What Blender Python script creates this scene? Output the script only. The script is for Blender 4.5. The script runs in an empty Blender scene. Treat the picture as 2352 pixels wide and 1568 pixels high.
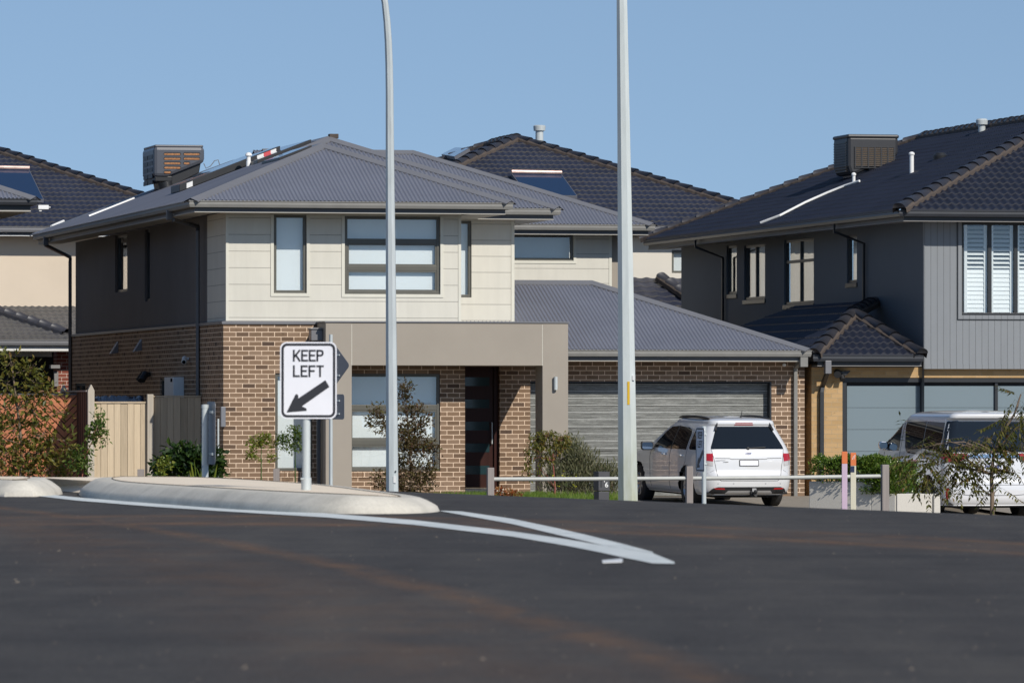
import bpy, bmesh, math, random
from mathutils import Vector, Matrix
random.seed(11)
SC = bpy.context.scene
COL = SC.collection
R = math.radians
PI = math.pi

# ------------------------------------------------------------------ camera model (200 mm lens, eye at the origin, looking along +Y)
FPX = 200.0 / 36.0 * 2352.0
CX, CY = 1176.0, 930.0
TH = R(12.41)                       # the street of houses is turned this much to the camera
CT, ST = math.cos(TH), math.sin(TH)


def sm(a, b, x):
    t = min(1.0, max(0.0, (x - a) / (b - a)))
    return t * t * (3 - 2 * t)


def at(px, py, Y):
    return Vector(((px - CX) / FPX * Y, Y, (CY - py) / FPX * Y))


def on_level(px, py, z):
    Y = -z * FPX / (py - CY)
    return ((px - CX) / FPX * Y, Y)


class Frame:
    """a house's own axes: u along the street, v to the back, z up from its ground"""

    def __init__(s, x, y, z, th=TH):
        s.o = Vector((x, y, z)); s.th = th
        s.c, s.s = math.cos(th), math.sin(th)

    def ray(s, px, py):
        dx, dz = (px - CX) / FPX, (CY - py) / FPX
        # local = t*(du,dv,dz) - (ou,ov,oz)
        du, dv = s.c * dx + s.s, -s.s * dx + s.c
        ou, ov = s.c * s.o.x + s.s * s.o.y, -s.s * s.o.x + s.c * s.o.y
        return du, dv, dz, ou, ov

    def front(s, px, py, v):
        du, dv, dz, ou, ov = s.ray(px, py)
        t = (v + ov) / dv
        return t * du - ou, t * dz - s.o.z

    def side(s, px, py, u):
        du, dv, dz, ou, ov = s.ray(px, py)
        t = (u + ou) / du
        return t * dv - ov, t * dz - s.o.z

    def lslope(s, px, py, ug, zg, p):       # the roof plane z = zg + p*(u-ug)
        du, dv, dz, ou, ov = s.ray(px, py)
        t = (zg + p * (-ou - ug) + s.o.z) / (dz - p * du)
        return t * du - ou, t * dv - ov, t * dz - s.o.z

    def fslope(s, px, py, vg, zg, p):
        du, dv, dz, ou, ov = s.ray(px, py)
        t = (zg + p * (-ov - vg) + s.o.z) / (dz - p * dv)
        return t * du - ou, t * dv - ov, t * dz - s.o.z

    def w(s, u, v, z=0.0):
        return Vector((s.o.x + s.c * u - s.s * v, s.o.y + s.s * u + s.c * v, s.o.z + z))


# ------------------------------------------------------------------ objects
def empty(name, loc, rz=0.0):
    o = bpy.data.objects.new(name, None)
    COL.objects.link(o)
    o.location = loc; o.rotation_euler = (0, 0, rz)
    o.empty_display_size = 0.3
    return o


def tag(o, label=None, cat=None, group=None, kind=None):
    if label: o['label'] = label
    if cat: o['category'] = cat
    if group: o['group'] = group
    if kind: o['kind'] = kind
    return o


def copy_tree(o, parent=None):
    c = o.copy(); COL.objects.link(c)
    if parent is not None: c.parent = parent
    for ch in o.children: copy_tree(ch, c)
    return c


class MB:
    def __init__(s):
        s.v = []; s.f = []; s.sm = []; s.uv = []

    def add(s, pts, smooth=False, uv=None):
        n = len(s.v)
        s.v += [tuple(p) for p in pts]
        s.f.append(tuple(range(n, n + len(pts))))
        s.sm.append(smooth); s.uv.append(uv)

    def mesh(s, verts, faces, smooth=False):
        n = len(s.v)
        s.v += [tuple(p) for p in verts]
        for f in faces:
            s.f.append(tuple(i + n for i in f)); s.sm.append(smooth); s.uv.append(None)
        return s

    def box(s, x0, x1, y0, y1, z0, z1, M=None):
        if x0 > x1: x0, x1 = x1, x0
        if y0 > y1: y0, y1 = y1, y0
        if z0 > z1: z0, z1 = z1, z0
        vs = [(x0, y0, z0), (x1, y0, z0), (x1, y1, z0), (x0, y1, z0), (x0, y0, z1), (x1, y0, z1), (x1, y1, z1), (x0, y1, z1)]
        if M is not None: vs = [tuple(M @ Vector(p)) for p in vs]
        return s.mesh(vs, [(0, 3, 2, 1), (4, 5, 6, 7), (0, 1, 5, 4), (1, 2, 6, 5), (2, 3, 7, 6), (3, 0, 4, 7)])

    def tube(s, path, rad, n=8, cap=True, smooth=True, phase=0.0):
        P = [Vector(p) for p in path]
        if not hasattr(rad, '__len__'): rad = [rad] * len(P)
        rings = []
        ref = None
        for i, p in enumerate(P):
            d = (P[min(i + 1, len(P) - 1)] - P[max(i - 1, 0)])
            if d.length < 1e-9: d = Vector((0, 0, 1))
            d.normalize()
            if ref is None:
                ref = Vector((1, 0, 0)) if abs(d.x) < 0.9 else Vector((0, 1, 0))
            a = (ref - d * ref.dot(d)).normalized(); b = d.cross(a)
            ref = a
            rings.append([p + (a * math.cos(phase + 2 * PI * k / n) + b * math.sin(phase + 2 * PI * k / n)) * rad[i] for k in range(n)])
        vs = [q for r in rings for q in r]; fs = []
        for i in range(len(P) - 1):
            for k in range(n):
                k2 = (k + 1) % n
                fs.append((i * n + k, i * n + k2, (i + 1) * n + k2, (i + 1) * n + k))
        s.mesh(vs, fs, smooth)
        if cap:
            s.mesh(rings[0], [tuple(reversed(range(n)))]); s.mesh(rings[-1], [tuple(range(n))])
        return s

    def lathe(s, prof, n=20, M=None, smooth=True):
        """prof: (r, h) about the local Z axis"""
        vs = []
        for r, h in prof:
            for k in range(n):
                vs.append((r * math.cos(2 * PI * k / n), r * math.sin(2 * PI * k / n), h))
        if M is not None: vs = [tuple(M @ Vector(p)) for p in vs]
        fs = []
        for i in range(len(prof) - 1):
            for k in range(n):
                k2 = (k + 1) % n
                fs.append((i * n + k, i * n + k2, (i + 1) * n + k2, (i + 1) * n + k))
        return s.mesh(vs, fs, smooth)

    def prism(s, poly, fn0, fn1):
        """poly: 2-D points; fn0/fn1 place them on the two ends"""
        n = len(poly)
        a = [fn0(p) for p in poly]; b = [fn1(p) for p in poly]
        s.mesh(a + b, [tuple(range(n - 1, -1, -1)), tuple(range(n, 2 * n))] + [(i, (i + 1) % n, n + (i + 1) % n, n + i) for i in range(n)])
        return s

    def build(s, name, mat, parent=None, bevel=0.0, fix=True):
        me = bpy.data.meshes.new(name)
        me.from_pydata(s.v, [], s.f)
        me.update()
        if fix and len(s.f) < 4000:
            bm = bmesh.new(); bm.from_mesh(me)
            bmesh.ops.remove_doubles(bm, verts=bm.verts, dist=1e-5)
            bmesh.ops.recalc_face_normals(bm, faces=bm.faces)
            smooth_any = any(s.sm)
            if smooth_any:
                for f in bm.faces: f.smooth = True
                for e in bm.edges:
                    if len(e.link_faces) == 2 and e.calc_face_angle(0) > R(40): e.smooth = False
            bm.to_mesh(me); bm.free()
        else:
            me.polygons.foreach_set('use_smooth', s.sm)
        # metre-scaled box projection
        uvl = me.uv_layers.new(name='UVMap')
        vco = me.vertices
        data = uvl.data
        for p in me.polygons:
            nx, ny, nz = abs(p.normal.x), abs(p.normal.y), abs(p.normal.z)
            for li in p.loop_indices:
                c = vco[me.loops[li].vertex_index].co
                if nz >= nx and nz >= ny: data[li].uv = (c.x, c.y)
                elif ny >= nx: data[li].uv = (c.x, c.z)
                else: data[li].uv = (c.y, c.z)
        if mat is not None: me.materials.append(mat)
        o = bpy.data.objects.new(name, me)
        COL.objects.link(o)
        if parent is not None: o.parent = parent
        if bevel > 0:
            m = o.modifiers.new('bevel', 'BEVEL'); m.width = bevel; m.segments = 2; m.limit_method = 'ANGLE'; m.angle_limit = R(40)
        return o


# ------------------------------------------------------------------ materials
class NT:
    def __init__(s, name):
        s.m = bpy.data.materials.new(name); s.m.use_nodes = True
        s.t = s.m.node_tree; s.n = s.t.nodes; s.l = s.t.links
        s.b = s.n['Principled BSDF']; s.out = s.n['Material Output']

    def new(s, t, **kw):
        n = s.n.new(t)
        for k, v in kw.items():
            if k.startswith('i_'): n.inputs[k[2:].replace('_', ' ')].default_value = v
            else: setattr(n, k, v)
        return n

    def link(s, a, b): s.l.new(a, b)

    def math(s, op, a, b=None, clamp=False):
        n = s.n.new('ShaderNodeMath'); n.operation = op; n.use_clamp = clamp
        for i, x in enumerate((a, b)):
            if x is None: continue
            if isinstance(x, (int, float)): n.inputs[i].default_value = x
            else: s.l.new(x, n.inputs[i])
        return n.outputs[0]

    def ramp(s, fac, stops, interp='LINEAR'):
        n = s.n.new('ShaderNodeValToRGB'); n.color_ramp.interpolation = interp
        e = n.color_ramp.elements
        while len(e) < len(stops): e.new(0.5)
        for i, (p, c) in enumerate(stops):
            e[i].position = p; e[i].color = (c[0], c[1], c[2], 1) if hasattr(c, '__len__') else (c, c, c, 1)
        s.l.new(fac, n.inputs[0])
        return n.outputs[0]

    def noise(s, vec, scale, detail=4, rough=0.55, dist=0.0):
        n = s.n.new('ShaderNodeTexNoise'); n.inputs['Scale'].default_value = scale
        n.inputs['Detail'].default_value = detail; n.inputs['Roughness'].default_value = rough; n.inputs['Distortion'].default_value = dist
        if vec is not None: s.l.new(vec, n.inputs['Vector'])
        return n.outputs['Fac']

    def coord(s, which='Object', scale=None, rot=None, loc=None):
        n = s.n.new('ShaderNodeTexCoord'); o = n.outputs[which]
        if scale or rot or loc:
            m = s.n.new('ShaderNodeMapping')
            if scale: m.inputs['Scale'].default_value = scale
            if rot: m.inputs['Rotation'].default_value = rot
            if loc: m.inputs['Location'].default_value = loc
            s.l.new(o, m.inputs['Vector']); o = m.outputs[0]
        return o

    def mix(s, fac, a, b, mode='MIX'):
        n = s.n.new('ShaderNodeMix'); n.data_type = 'RGBA'; n.blend_type = mode
        for sock, x in ((n.inputs[0], fac), (n.inputs[6], a), (n.inputs[7], b)):
            if isinstance(x, (int, float)): sock.default_value = x
            elif isinstance(x, tuple): sock.default_value = (x[0], x[1], x[2], 1)
            else: s.l.new(x, sock)
        return n.outputs[2]

    def bump(s, h, strength=0.3, dist=0.01):
        n = s.n.new('ShaderNodeBump'); n.inputs['Strength'].default_value = strength; n.inputs['Distance'].default_value = dist
        s.l.new(h, n.inputs['Height']); s.l.new(n.outputs[0], s.b.inputs['Normal'])

    def col(s, c):
        if isinstance(c, tuple): s.b.inputs['Base Color'].default_value = (c[0], c[1], c[2], 1)
        else: s.l.new(c, s.b.inputs['Base Color'])

    def set(s, rough=None, metal=None, spec=None, coat=None, coatr=None):
        if rough is not None:
            if isinstance(rough, (int, float)): s.b.inputs['Roughness'].default_value = rough
            else: s.l.new(rough, s.b.inputs['Roughness'])
        if metal is not None: s.b.inputs['Metallic'].default_value = metal
        if spec is not None: s.b.inputs['Specular IOR Level'].default_value = spec
        if coat is not None: s.b.inputs['Coat Weight'].default_value = coat
        if coatr is not None: s.b.inputs['Coat Roughness'].default_value = coatr
        return s.m


def simple(name, c, rough=0.55, metal=0.0, var=0.12, scale=3.0, bump=0.0, bscale=60.0, spec=0.5, coat=None, stretch=(1, 1, 1)):
    t = NT(name)
    v = t.coord('Object', scale=stretch)
    n = t.noise(v, scale, 6, 0.6)
    lo = tuple(x * (1 - var) for x in c); hi = tuple(min(1, x * (1 + var)) for x in c)
    t.col(t.ramp(n, [(0.25, lo), (0.75, hi)]))
    t.set(rough, metal, spec, coat, 0.05 if coat else None)
    if bump > 0: t.bump(t.noise(v, bscale, 3), bump, 0.004)
    return t.m


def brick_mat(name, stops, mortar, msize=0.011, rough=0.8, speck=0.18):
    t = NT(name)
    uv = t.coord('UV')
    b = t.new('ShaderNodeTexBrick'); b.offset = 0.5
    b.inputs['Color1'].default_value = (0, 0, 0, 1); b.inputs['Color2'].default_value = (1, 1, 1, 1); b.inputs['Mortar'].default_value = (0.5, 0.5, 0.5, 1)
    b.inputs['Scale'].default_value = 1.0; b.inputs['Mortar Size'].default_value = msize * 0.5; b.inputs['Mortar Smooth'].default_value = 0.15
    b.inputs['Brick Width'].default_value = 0.24; b.inputs['Row Height'].default_value = 0.086
    # a slightly wavy bed joint, as laid by hand
    nz = t.new('ShaderNodeTexNoise'); nz.inputs['Scale'].default_value = 6.0; nz.inputs['Detail'].default_value = 3
    t.link(uv, nz.inputs['Vector'])
    off = t.new('ShaderNodeVectorMath', operation='MULTIPLY_ADD')
    t.link(nz.outputs['Color'], off.inputs[0]); off.inputs[1].default_value = (0.008, 0.008, 0); off.inputs[2].default_value = (0, 0, 0)
    ad = t.new('ShaderNodeVectorMath', operation='ADD'); t.link(uv, ad.inputs[0]); t.link(off.outputs[0], ad.inputs[1])
    t.link(ad.outputs[0], b.inputs['Vector'])
    base = t.ramp(b.outputs['Color'], stops)
    blot = t.noise(t.coord('UV', scale=(7, 9, 1)), 1.0, 5, 0.7)
    base = t.mix(t.math('MULTIPLY', t.ramp(blot, [(0.60, 0.0), (0.68, 1.0)]), 0.55), base, tuple(x * 0.45 for x in stops[0][1]))
    fine = t.noise(uv, 90, 4, 0.7)
    base = t.mix(speck, base, t.ramp(fine, [(0.3, tuple(x * 0.55 for x in stops[1][1])), (0.7, tuple(min(1, x * 1.4) for x in stops[1][1]))]))
    mor = t.ramp(t.noise(uv, 14, 4), [(0.3, tuple(x * 0.8 for x in mortar)), (0.7, mortar)])
    t.col(t.mix(b.outputs['Fac'], base, mor))
    h = t.math('SUBTRACT', 1.0, b.outputs['Fac'])
    h = t.math('ADD', h, t.math('MULTIPLY', fine, 0.3))
    t.bump(h, 0.5, 0.006)
    return t.set(rough, spec=0.25)


M = {}
M['brick'] = brick_mat('brown_brick', [(0.0, (0.075, 0.05, 0.038)), (0.10, (0.165, 0.105, 0.066)), (0.25, (0.205, 0.134, 0.084)), (0.65, (0.245, 0.160, 0.102)), (1.0, (0.295, 0.205, 0.14))], (0.90, 0.69, 0.51), 0.0125)
M['red_brick'] = brick_mat('red_brick', [(0.0, (0.14, 0.035, 0.025)), (0.5, (0.2, 0.055, 0.035)), (1.0, (0.24, 0.07, 0.045))], (0.75, 0.62, 0.52))
M['tan_brick'] = brick_mat('tan_brick', [(0.0, (0.42, 0.27, 0.125)), (0.5, (0.47, 0.305, 0.145)), (1.0, (0.52, 0.34, 0.17))], (0.46, 0.34, 0.20), speck=0.15)


def board_mat(name, c, pitch, axis='y', gap=0.008, rough=0.55, dark=0.55, off=0.0):
    t = NT(name)
    uv = t.coord('UV')
    sp = t.new('ShaderNodeSeparateXYZ'); t.link(uv, sp.inputs[0])
    q = t.math('FRACT', t.math('DIVIDE', t.math('ADD', sp.outputs[0 if axis == 'x' else 1], 50.0 * pitch + off), pitch))
    g = t.math('LESS_THAN', q, gap / pitch)
    n = t.noise(t.coord('Object', scale=(1, 1, 1)), 1.3, 5, 0.6)
    st = t.noise(t.coord('Object', scale=(3, 3, 0.25)), 2.0, 5, 0.65)
    n = t.math('ADD', t.math('MULTIPLY', n, 0.5), t.math('MULTIPLY', st, 0.5))
    base = t.ramp(n, [(0.3, tuple(x * 0.90 for x in c)), (0.7, tuple(min(1, x * 1.04) for x in c))])
    t.col(t.mix(g, base, tuple(x * dark for x in c)))
    t.bump(t.math('SUBTRACT', 1.0, g), 0.7, 0.006)
    return t.set(rough, spec=0.3)


M['cream_board'] = board_mat('cream_weatherboard', (0.655, 0.63, 0.55), 0.305, 'y', 0.010, dark=0.5)
M['grey_board'] = board_mat('grey_vertical_board', (0.235, 0.25, 0.265), 0.128, 'x', 0.007, dark=0.4)
M['cream_trim'] = simple('cream_trim', (0.66, 0.64, 0.55), 0.5, var=0.05)
M['charcoal_render'] = simple('charcoal_render', (0.135, 0.122, 0.118), 0.75, var=0.10, scale=0.8, bump=0.2, bscale=90)
M['taupe_render'] = simple('taupe_render', (0.335, 0.295, 0.245), 0.75, var=0.06, scale=0.9, bump=0.25, bscale=120)
M['cream_render'] = simple('cream_render', (0.66, 0.56, 0.44), 0.75, var=0.06, scale=0.6, bump=0.2, bscale=100)
M['pale_render'] = simple('pale_render', (0.66, 0.62, 0.54), 0.75, var=0.05, scale=0.6, bump=0.2, bscale=100)
M['steel_roof'] = simple('grey_roof_steel', (0.172, 0.178, 0.21), 0.27, var=0.10, scale=0.9, spec=0.5)
M['steel_trim'] = simple('grey_trim_steel', (0.175, 0.175, 0.185), 0.38, var=0.06, scale=2, spec=0.5)
M['gutter'] = simple('grey_gutter', (0.215, 0.21, 0.195), 0.5, var=0.10, scale=4, spec=0.3)
M['fascia'] = simple('dark_fascia', (0.085, 0.085, 0.09), 0.4, var=0.08, scale=2)
M['soffit'] = simple('pale_soffit', (0.42, 0.40, 0.36), 0.7, var=0.05)
M['soffit_dark'] = simple('grey_soffit', (0.22, 0.21, 0.20), 0.7, var=0.05)
M['frame'] = simple('bronze_window_frame', (0.105, 0.102, 0.085), 0.4, var=0.08)
M['frame_black'] = simple('black_window_frame', (0.022, 0.024, 0.027), 0.4, var=0.08)
M['black_gutter'] = simple('black_gutter', (0.03, 0.033, 0.04), 0.4, var=0.12, spec=0.4)
M['blind'] = simple('white_blind', (0.80, 0.81, 0.80), 0.8, var=0.03, scale=0.7)
M['curtain'] = simple('grey_curtain', (0.42, 0.39, 0.35), 0.85, var=0.25, scale=2.0, stretch=(5, 5, 0.05))
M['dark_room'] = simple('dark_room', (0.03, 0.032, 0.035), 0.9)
M['white_paint'] = simple('white_paint', (0.78, 0.78, 0.76), 0.4, var=0.04)
M['white_plastic'] = simple('white_plastic', (0.82, 0.82, 0.80), 0.35, var=0.03)
M['black_plastic'] = simple('black_plastic', (0.018, 0.019, 0.021), 0.45)
M['galv'] = simple('galvanised_steel', (0.52, 0.56, 0.56), 0.5, metal=0.1, var=0.16, scale=2.2, stretch=(6, 6, 0.8), spec=0.5)
M['galv_pale'] = simple('weathered_galvanised_steel', (0.46, 0.47, 0.44), 0.55, metal=0.1, var=0.18, scale=2.0, stretch=(5, 5, 0.7))
M['alu_back'] = simple('dull_aluminium', (0.20, 0.205, 0.225), 0.5, metal=0.3, var=0.1, scale=2)
def pole_mat():
    t = NT('stained_galvanised_pole')
    v = t.coord('Object', scale=(5, 5, 0.7)); n = t.noise(v, 2.0, 6, 0.7)
    c = t.ramp(n, [(0.3, (0.50, 0.545, 0.54)), (0.7, (0.62, 0.66, 0.645))])
    sp = t.new('ShaderNodeSeparateXYZ'); t.link(t.coord('Object'), sp.inputs[0])
    low = t.math('SUBTRACT', 1.0, t.math('DIVIDE', sp.outputs[2], 2.2), True)
    f = t.math('MULTIPLY', low, t.ramp(t.noise(t.coord('Object', scale=(6, 6, 1.2)), 3.0, 5), [(0.25, 0.45), (0.7, 1.0)]))
    t.col(t.mix(t.math('MULTIPLY', f, 0.9), c, (0.36, 0.37, 0.20)))
    return t.set(0.7, metal=0.0, spec=0.15)
M['galv_pole'] = pole_mat()
M['pipe'] = simple('grey_downpipe', (0.115, 0.115, 0.122), 0.4, var=0.06)
M['rail'] = simple('galvanised_rail', (0.58, 0.58, 0.53), 0.5, metal=0.15, var=0.12, scale=5)


def glass_mat(name, tint=(0.955, 0.975, 0.98), refl=1.6, wav=0.25):
    t = NT(name)
    t.n.remove(t.b)
    g = t.new('ShaderNodeBsdfGlossy'); g.inputs['Roughness'].default_value = 0.015; g.inputs['Color'].default_value = (1, 1, 1, 1)
    tr = t.new('ShaderNodeBsdfTransparent'); tr.inputs['Color'].default_value = (*tint, 1)
    lw = t.new('ShaderNodeLayerWeight'); lw.inputs['Blend'].default_value = 0.5
    fr_ = t.math('ADD', 0.06, t.math('MULTIPLY', t.math('POWER', lw.outputs['Facing'], 4.0), 0.9))
    bp = t.new('ShaderNodeBump'); bp.inputs['Strength'].default_value = wav; bp.inputs['Distance'].default_value = 0.01
    t.link(t.noise(t.coord('Object'), 1.6, 2), bp.inputs['Height'])
    t.link(bp.outputs[0], g.inputs['Normal'])
    mx = t.new('ShaderNodeMixShader')
    t.link(fr_, mx.inputs[0]); t.link(tr.outputs[0], mx.inputs[1]); t.link(g.outputs[0], mx.inputs[2])
    t.link(mx.outputs[0], t.out.inputs['Surface'])
    return t.m


M['glass'] = glass_mat('window_glass')


def gloss_dark(name, c, rough=0.04, spec=0.6, wav=0.0):
    t = NT(name); t.col(c)
    if wav > 0: t.bump(t.noise(t.coord('Object'), 1.2, 2), wav, 0.01)
    return t.set(rough, spec=spec)


M['tint_glass'] = gloss_dark('tinted_glass', (0.010, 0.013, 0.017), 0.03, 0.55, 0.06)
M['door_glass'] = gloss_dark('teal_door_glass', (0.02, 0.045, 0.052), 0.12, 0.5)
M['solar'] = gloss_dark('solar_glass', (0.012, 0.03, 0.075), 0.08, 0.8, 0.05)


def garage_wood():
    t = NT('weathered_wood_grain_door')
    v = t.coord('Object', scale=(0.9, 1, 16))
    n = t.noise(v, 2.6, 8, 0.75, 0.6)
    f = t.noise(t.coord('Object', scale=(7, 1, 90)), 3.0, 5, 0.8)
    k = t.math('ADD', t.math('MULTIPLY', n, 0.6), t.math('MULTIPLY', f, 0.4))
    c = t.ramp(k, [(0.32, (0.06, 0.062, 0.057)), (0.47, (0.135, 0.138, 0.128)), (0.56, (0.235, 0.24, 0.225)), (0.66, (0.48, 0.48, 0.46))])
    uv = t.coord('UV'); sp = t.new('ShaderNodeSeparateXYZ'); t.link(uv, sp.inputs[0])
    q = t.math('FRACT', t.math('DIVIDE', t.math('ADD', sp.outputs[1], 10.0), 0.135))
    g = t.math('LESS_THAN', q, 0.06)
    t.col(t.mix(g, c, (0.55, 0.56, 0.54)))
    g2 = t.math('LESS_THAN', t.math('ABSOLUTE', t.math('SUBTRACT', q, 0.10)), 0.04)
    t.bump(t.math('SUBTRACT', t.math('MULTIPLY', k, 0.4), g2), 0.5, 0.008)
    return t.set(0.5, spec=0.35)


M['garage_wood'] = garage_wood()


def tile_mat(name, c, lichen, amt=0.35):
    t = NT(name)
    n = t.noise(t.coord('Object'), 1.1, 5, 0.65)
    f = t.noise(t.coord('Object'), 22, 4, 0.7)
    base = t.ramp(n, [(0.3, tuple(x * 0.8 for x in c)), (0.7, tuple(x * 1.25 for x in c))])
    at_ = t.new('ShaderNodeAttribute', attribute_name='edge')
    e = t.math('MULTIPLY', at_.outputs['Fac'], t.ramp(f, [(0.35, 0.15), (0.6, 1.0)]))
    t.col(t.mix(t.math('MULTIPLY', e, amt), base, lichen))
    t.bump(f, 0.12, 0.004)
    return t.set(0.5, spec=0.3)


M['tile_navy'] = tile_mat('dark_glazed_tile', (0.026, 0.030, 0.050), (0.12, 0.105, 0.07), 0.6)
M['tile_black'] = tile_mat('black_glazed_tile', (0.016, 0.019, 0.032), (0.055, 0.052, 0.05), 0.4)
M['tile_grey'] = tile_mat('grey_tile', (0.085, 0.083, 0.085), (0.17, 0.16, 0.13), 0.5)
M['mortar'] = simple('brown_pointing', (0.078, 0.060, 0.049), 0.85, var=0.2, scale=6)
M['cap_dark'] = simple('dark_cap_tile', (0.040, 0.040, 0.048), 0.45, var=0.25, scale=5)


def timber(name, c, grain=(14, 14, 0.7), var=0.3, rough=0.75):
    t = NT(name)
    n = t.noise(t.coord('Object', scale=grain), 2.2, 7, 0.7, 0.4)
    b = t.noise(t.coord('Object', scale=(9, 9, 0.15)), 1.0, 2)
    gi = t.new('ShaderNodeNewGeometry')
    k = t.math('ADD', t.math('MULTIPLY', n, 0.55), t.math('ADD', t.math('MULTIPLY', b, 0.2), t.math('MULTIPLY', gi.outputs['Random Per Island'], 0.28)))
    t.col(t.ramp(k, [(0.25, tuple(x * (1 - var) for x in c)), (0.75, tuple(min(1, x * (1 + var)) for x in c))]))
    t.bump(n, 0.35, 0.004)
    return t.set(rough, spec=0.2)


M['paling'] = timber('weathered_paling', (0.50, 0.405, 0.285), var=0.34)
M['post_grey'] = timber('grey_timber', (0.30, 0.265, 0.245), (20, 20, 0.8), 0.3)
M['post_pale'] = timber('pale_timber_post', (0.46, 0.41, 0.34))
M['merbau'] = timber('orange_stained_timber', (0.46, 0.175, 0.088), (3, 3, 3), 0.22, 0.55)
M['brown_paling'] = timber('brown_stained_paling', (0.13, 0.07, 0.05))
M['door_wood'] = timber('dark_red_timber', (0.038, 0.015, 0.012), (10, 10, 0.6), 0.3, 0.35)


def leaf_mat(name, stops, trans=0.35, rough=0.45):
    t = NT(name)
    g = t.new('ShaderNodeNewGeometry')
    c = t.ramp(g.outputs['Random Per Island'], stops)
    t.col(c); t.set(rough, spec=0.35)
    tl = t.new('ShaderNodeBsdfTranslucent')
    c2 = t.mix(1.0, c, (1.6, 1.5, 0.6), 'MULTIPLY')
    t.link(c2, tl.inputs['Color'])
    mx = t.new('ShaderNodeMixShader'); mx.inputs[0].default_value = trans
    t.link(t.b.outputs[0], mx.inputs[1]); t.link(tl.outputs[0], mx.inputs[2]); t.link(mx.outputs[0], t.out.inputs['Surface'])
    return t.m


M['leaf_olive'] = leaf_mat('olive_autumn_leaf', [(0, (0.060, 0.075, 0.014)), (0.5, (0.145, 0.145, 0.026)), (0.85, (0.21, 0.17, 0.035)), (1, (0.21, 0.10, 0.045))])
M['leaf_green'] = leaf_mat('mid_green_leaf', [(0, (0.045, 0.09, 0.016)), (0.6, (0.09, 0.145, 0.025)), (1, (0.16, 0.19, 0.045))])
M['leaf_dark'] = leaf_mat('dark_green_leaf', [(0, (0.012, 0.03, 0.008)), (0.7, (0.03, 0.065, 0.014)), (1, (0.07, 0.12, 0.02))])
M['leaf_lime'] = leaf_mat('lime_leaf', [(0, (0.10, 0.16, 0.02)), (0.6, (0.19, 0.22, 0.03)), (1, (0.27, 0.24, 0.05))])
M['leaf_plum'] = leaf_mat('plum_brown_leaf', [(0, (0.055, 0.035, 0.02)), (0.4, (0.10, 0.07, 0.03)), (0.75, (0.13, 0.12, 0.035)), (1, (0.15, 0.07, 0.05))])
M['leaf_hedge'] = leaf_mat('glossy_hedge_leaf', [(0, (0.028, 0.06, 0.008)), (0.5, (0.075, 0.14, 0.018)), (0.88, (0.16, 0.23, 0.035)), (1, (0.24, 0.28, 0.09))], 0.25, 0.28)
M['leaf_pist'] = leaf_mat('dark_drooping_leaf', [(0, (0.045, 0.055, 0.012)), (0.6, (0.10, 0.105, 0.022)), (0.92, (0.16, 0.145, 0.035)), (1, (0.16, 0.07, 0.03))])
M['leaf_rosemary'] = leaf_mat('grey_green_needle', [(0, (0.065, 0.075, 0.035)), (0.6, (0.14, 0.145, 0.072)), (1, (0.22, 0.20, 0.12))], 0.2, 0.6)
M['grass'] = leaf_mat('green_grass', [(0, (0.07, 0.13, 0.016)), (0.6, (0.14, 0.23, 0.03)), (1, (0.22, 0.24, 0.06))], 0.4)
M['leaf_orange'] = leaf_mat('orange_succulent', [(0, (0.22, 0.07, 0.03)), (0.5, (0.35, 0.10, 0.03)), (1, (0.30, 0.18, 0.06))])
M['petal_yellow'] = leaf_mat('yellow_petal', [(0, (0.55, 0.55, 0.03)), (1, (0.7, 0.65, 0.06))])
M['bark'] = timber('grey_brown_bark', (0.20, 0.15, 0.11), (8, 8, 2), 0.35, 0.85)
M['bark_red'] = timber('reddish_bark', (0.26, 0.09, 0.07), (8, 8, 2), 0.3, 0.7)
M['stem_green'] = timber('green_stem', (0.05, 0.09, 0.02), (8, 8, 2), 0.3, 0.6)


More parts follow.
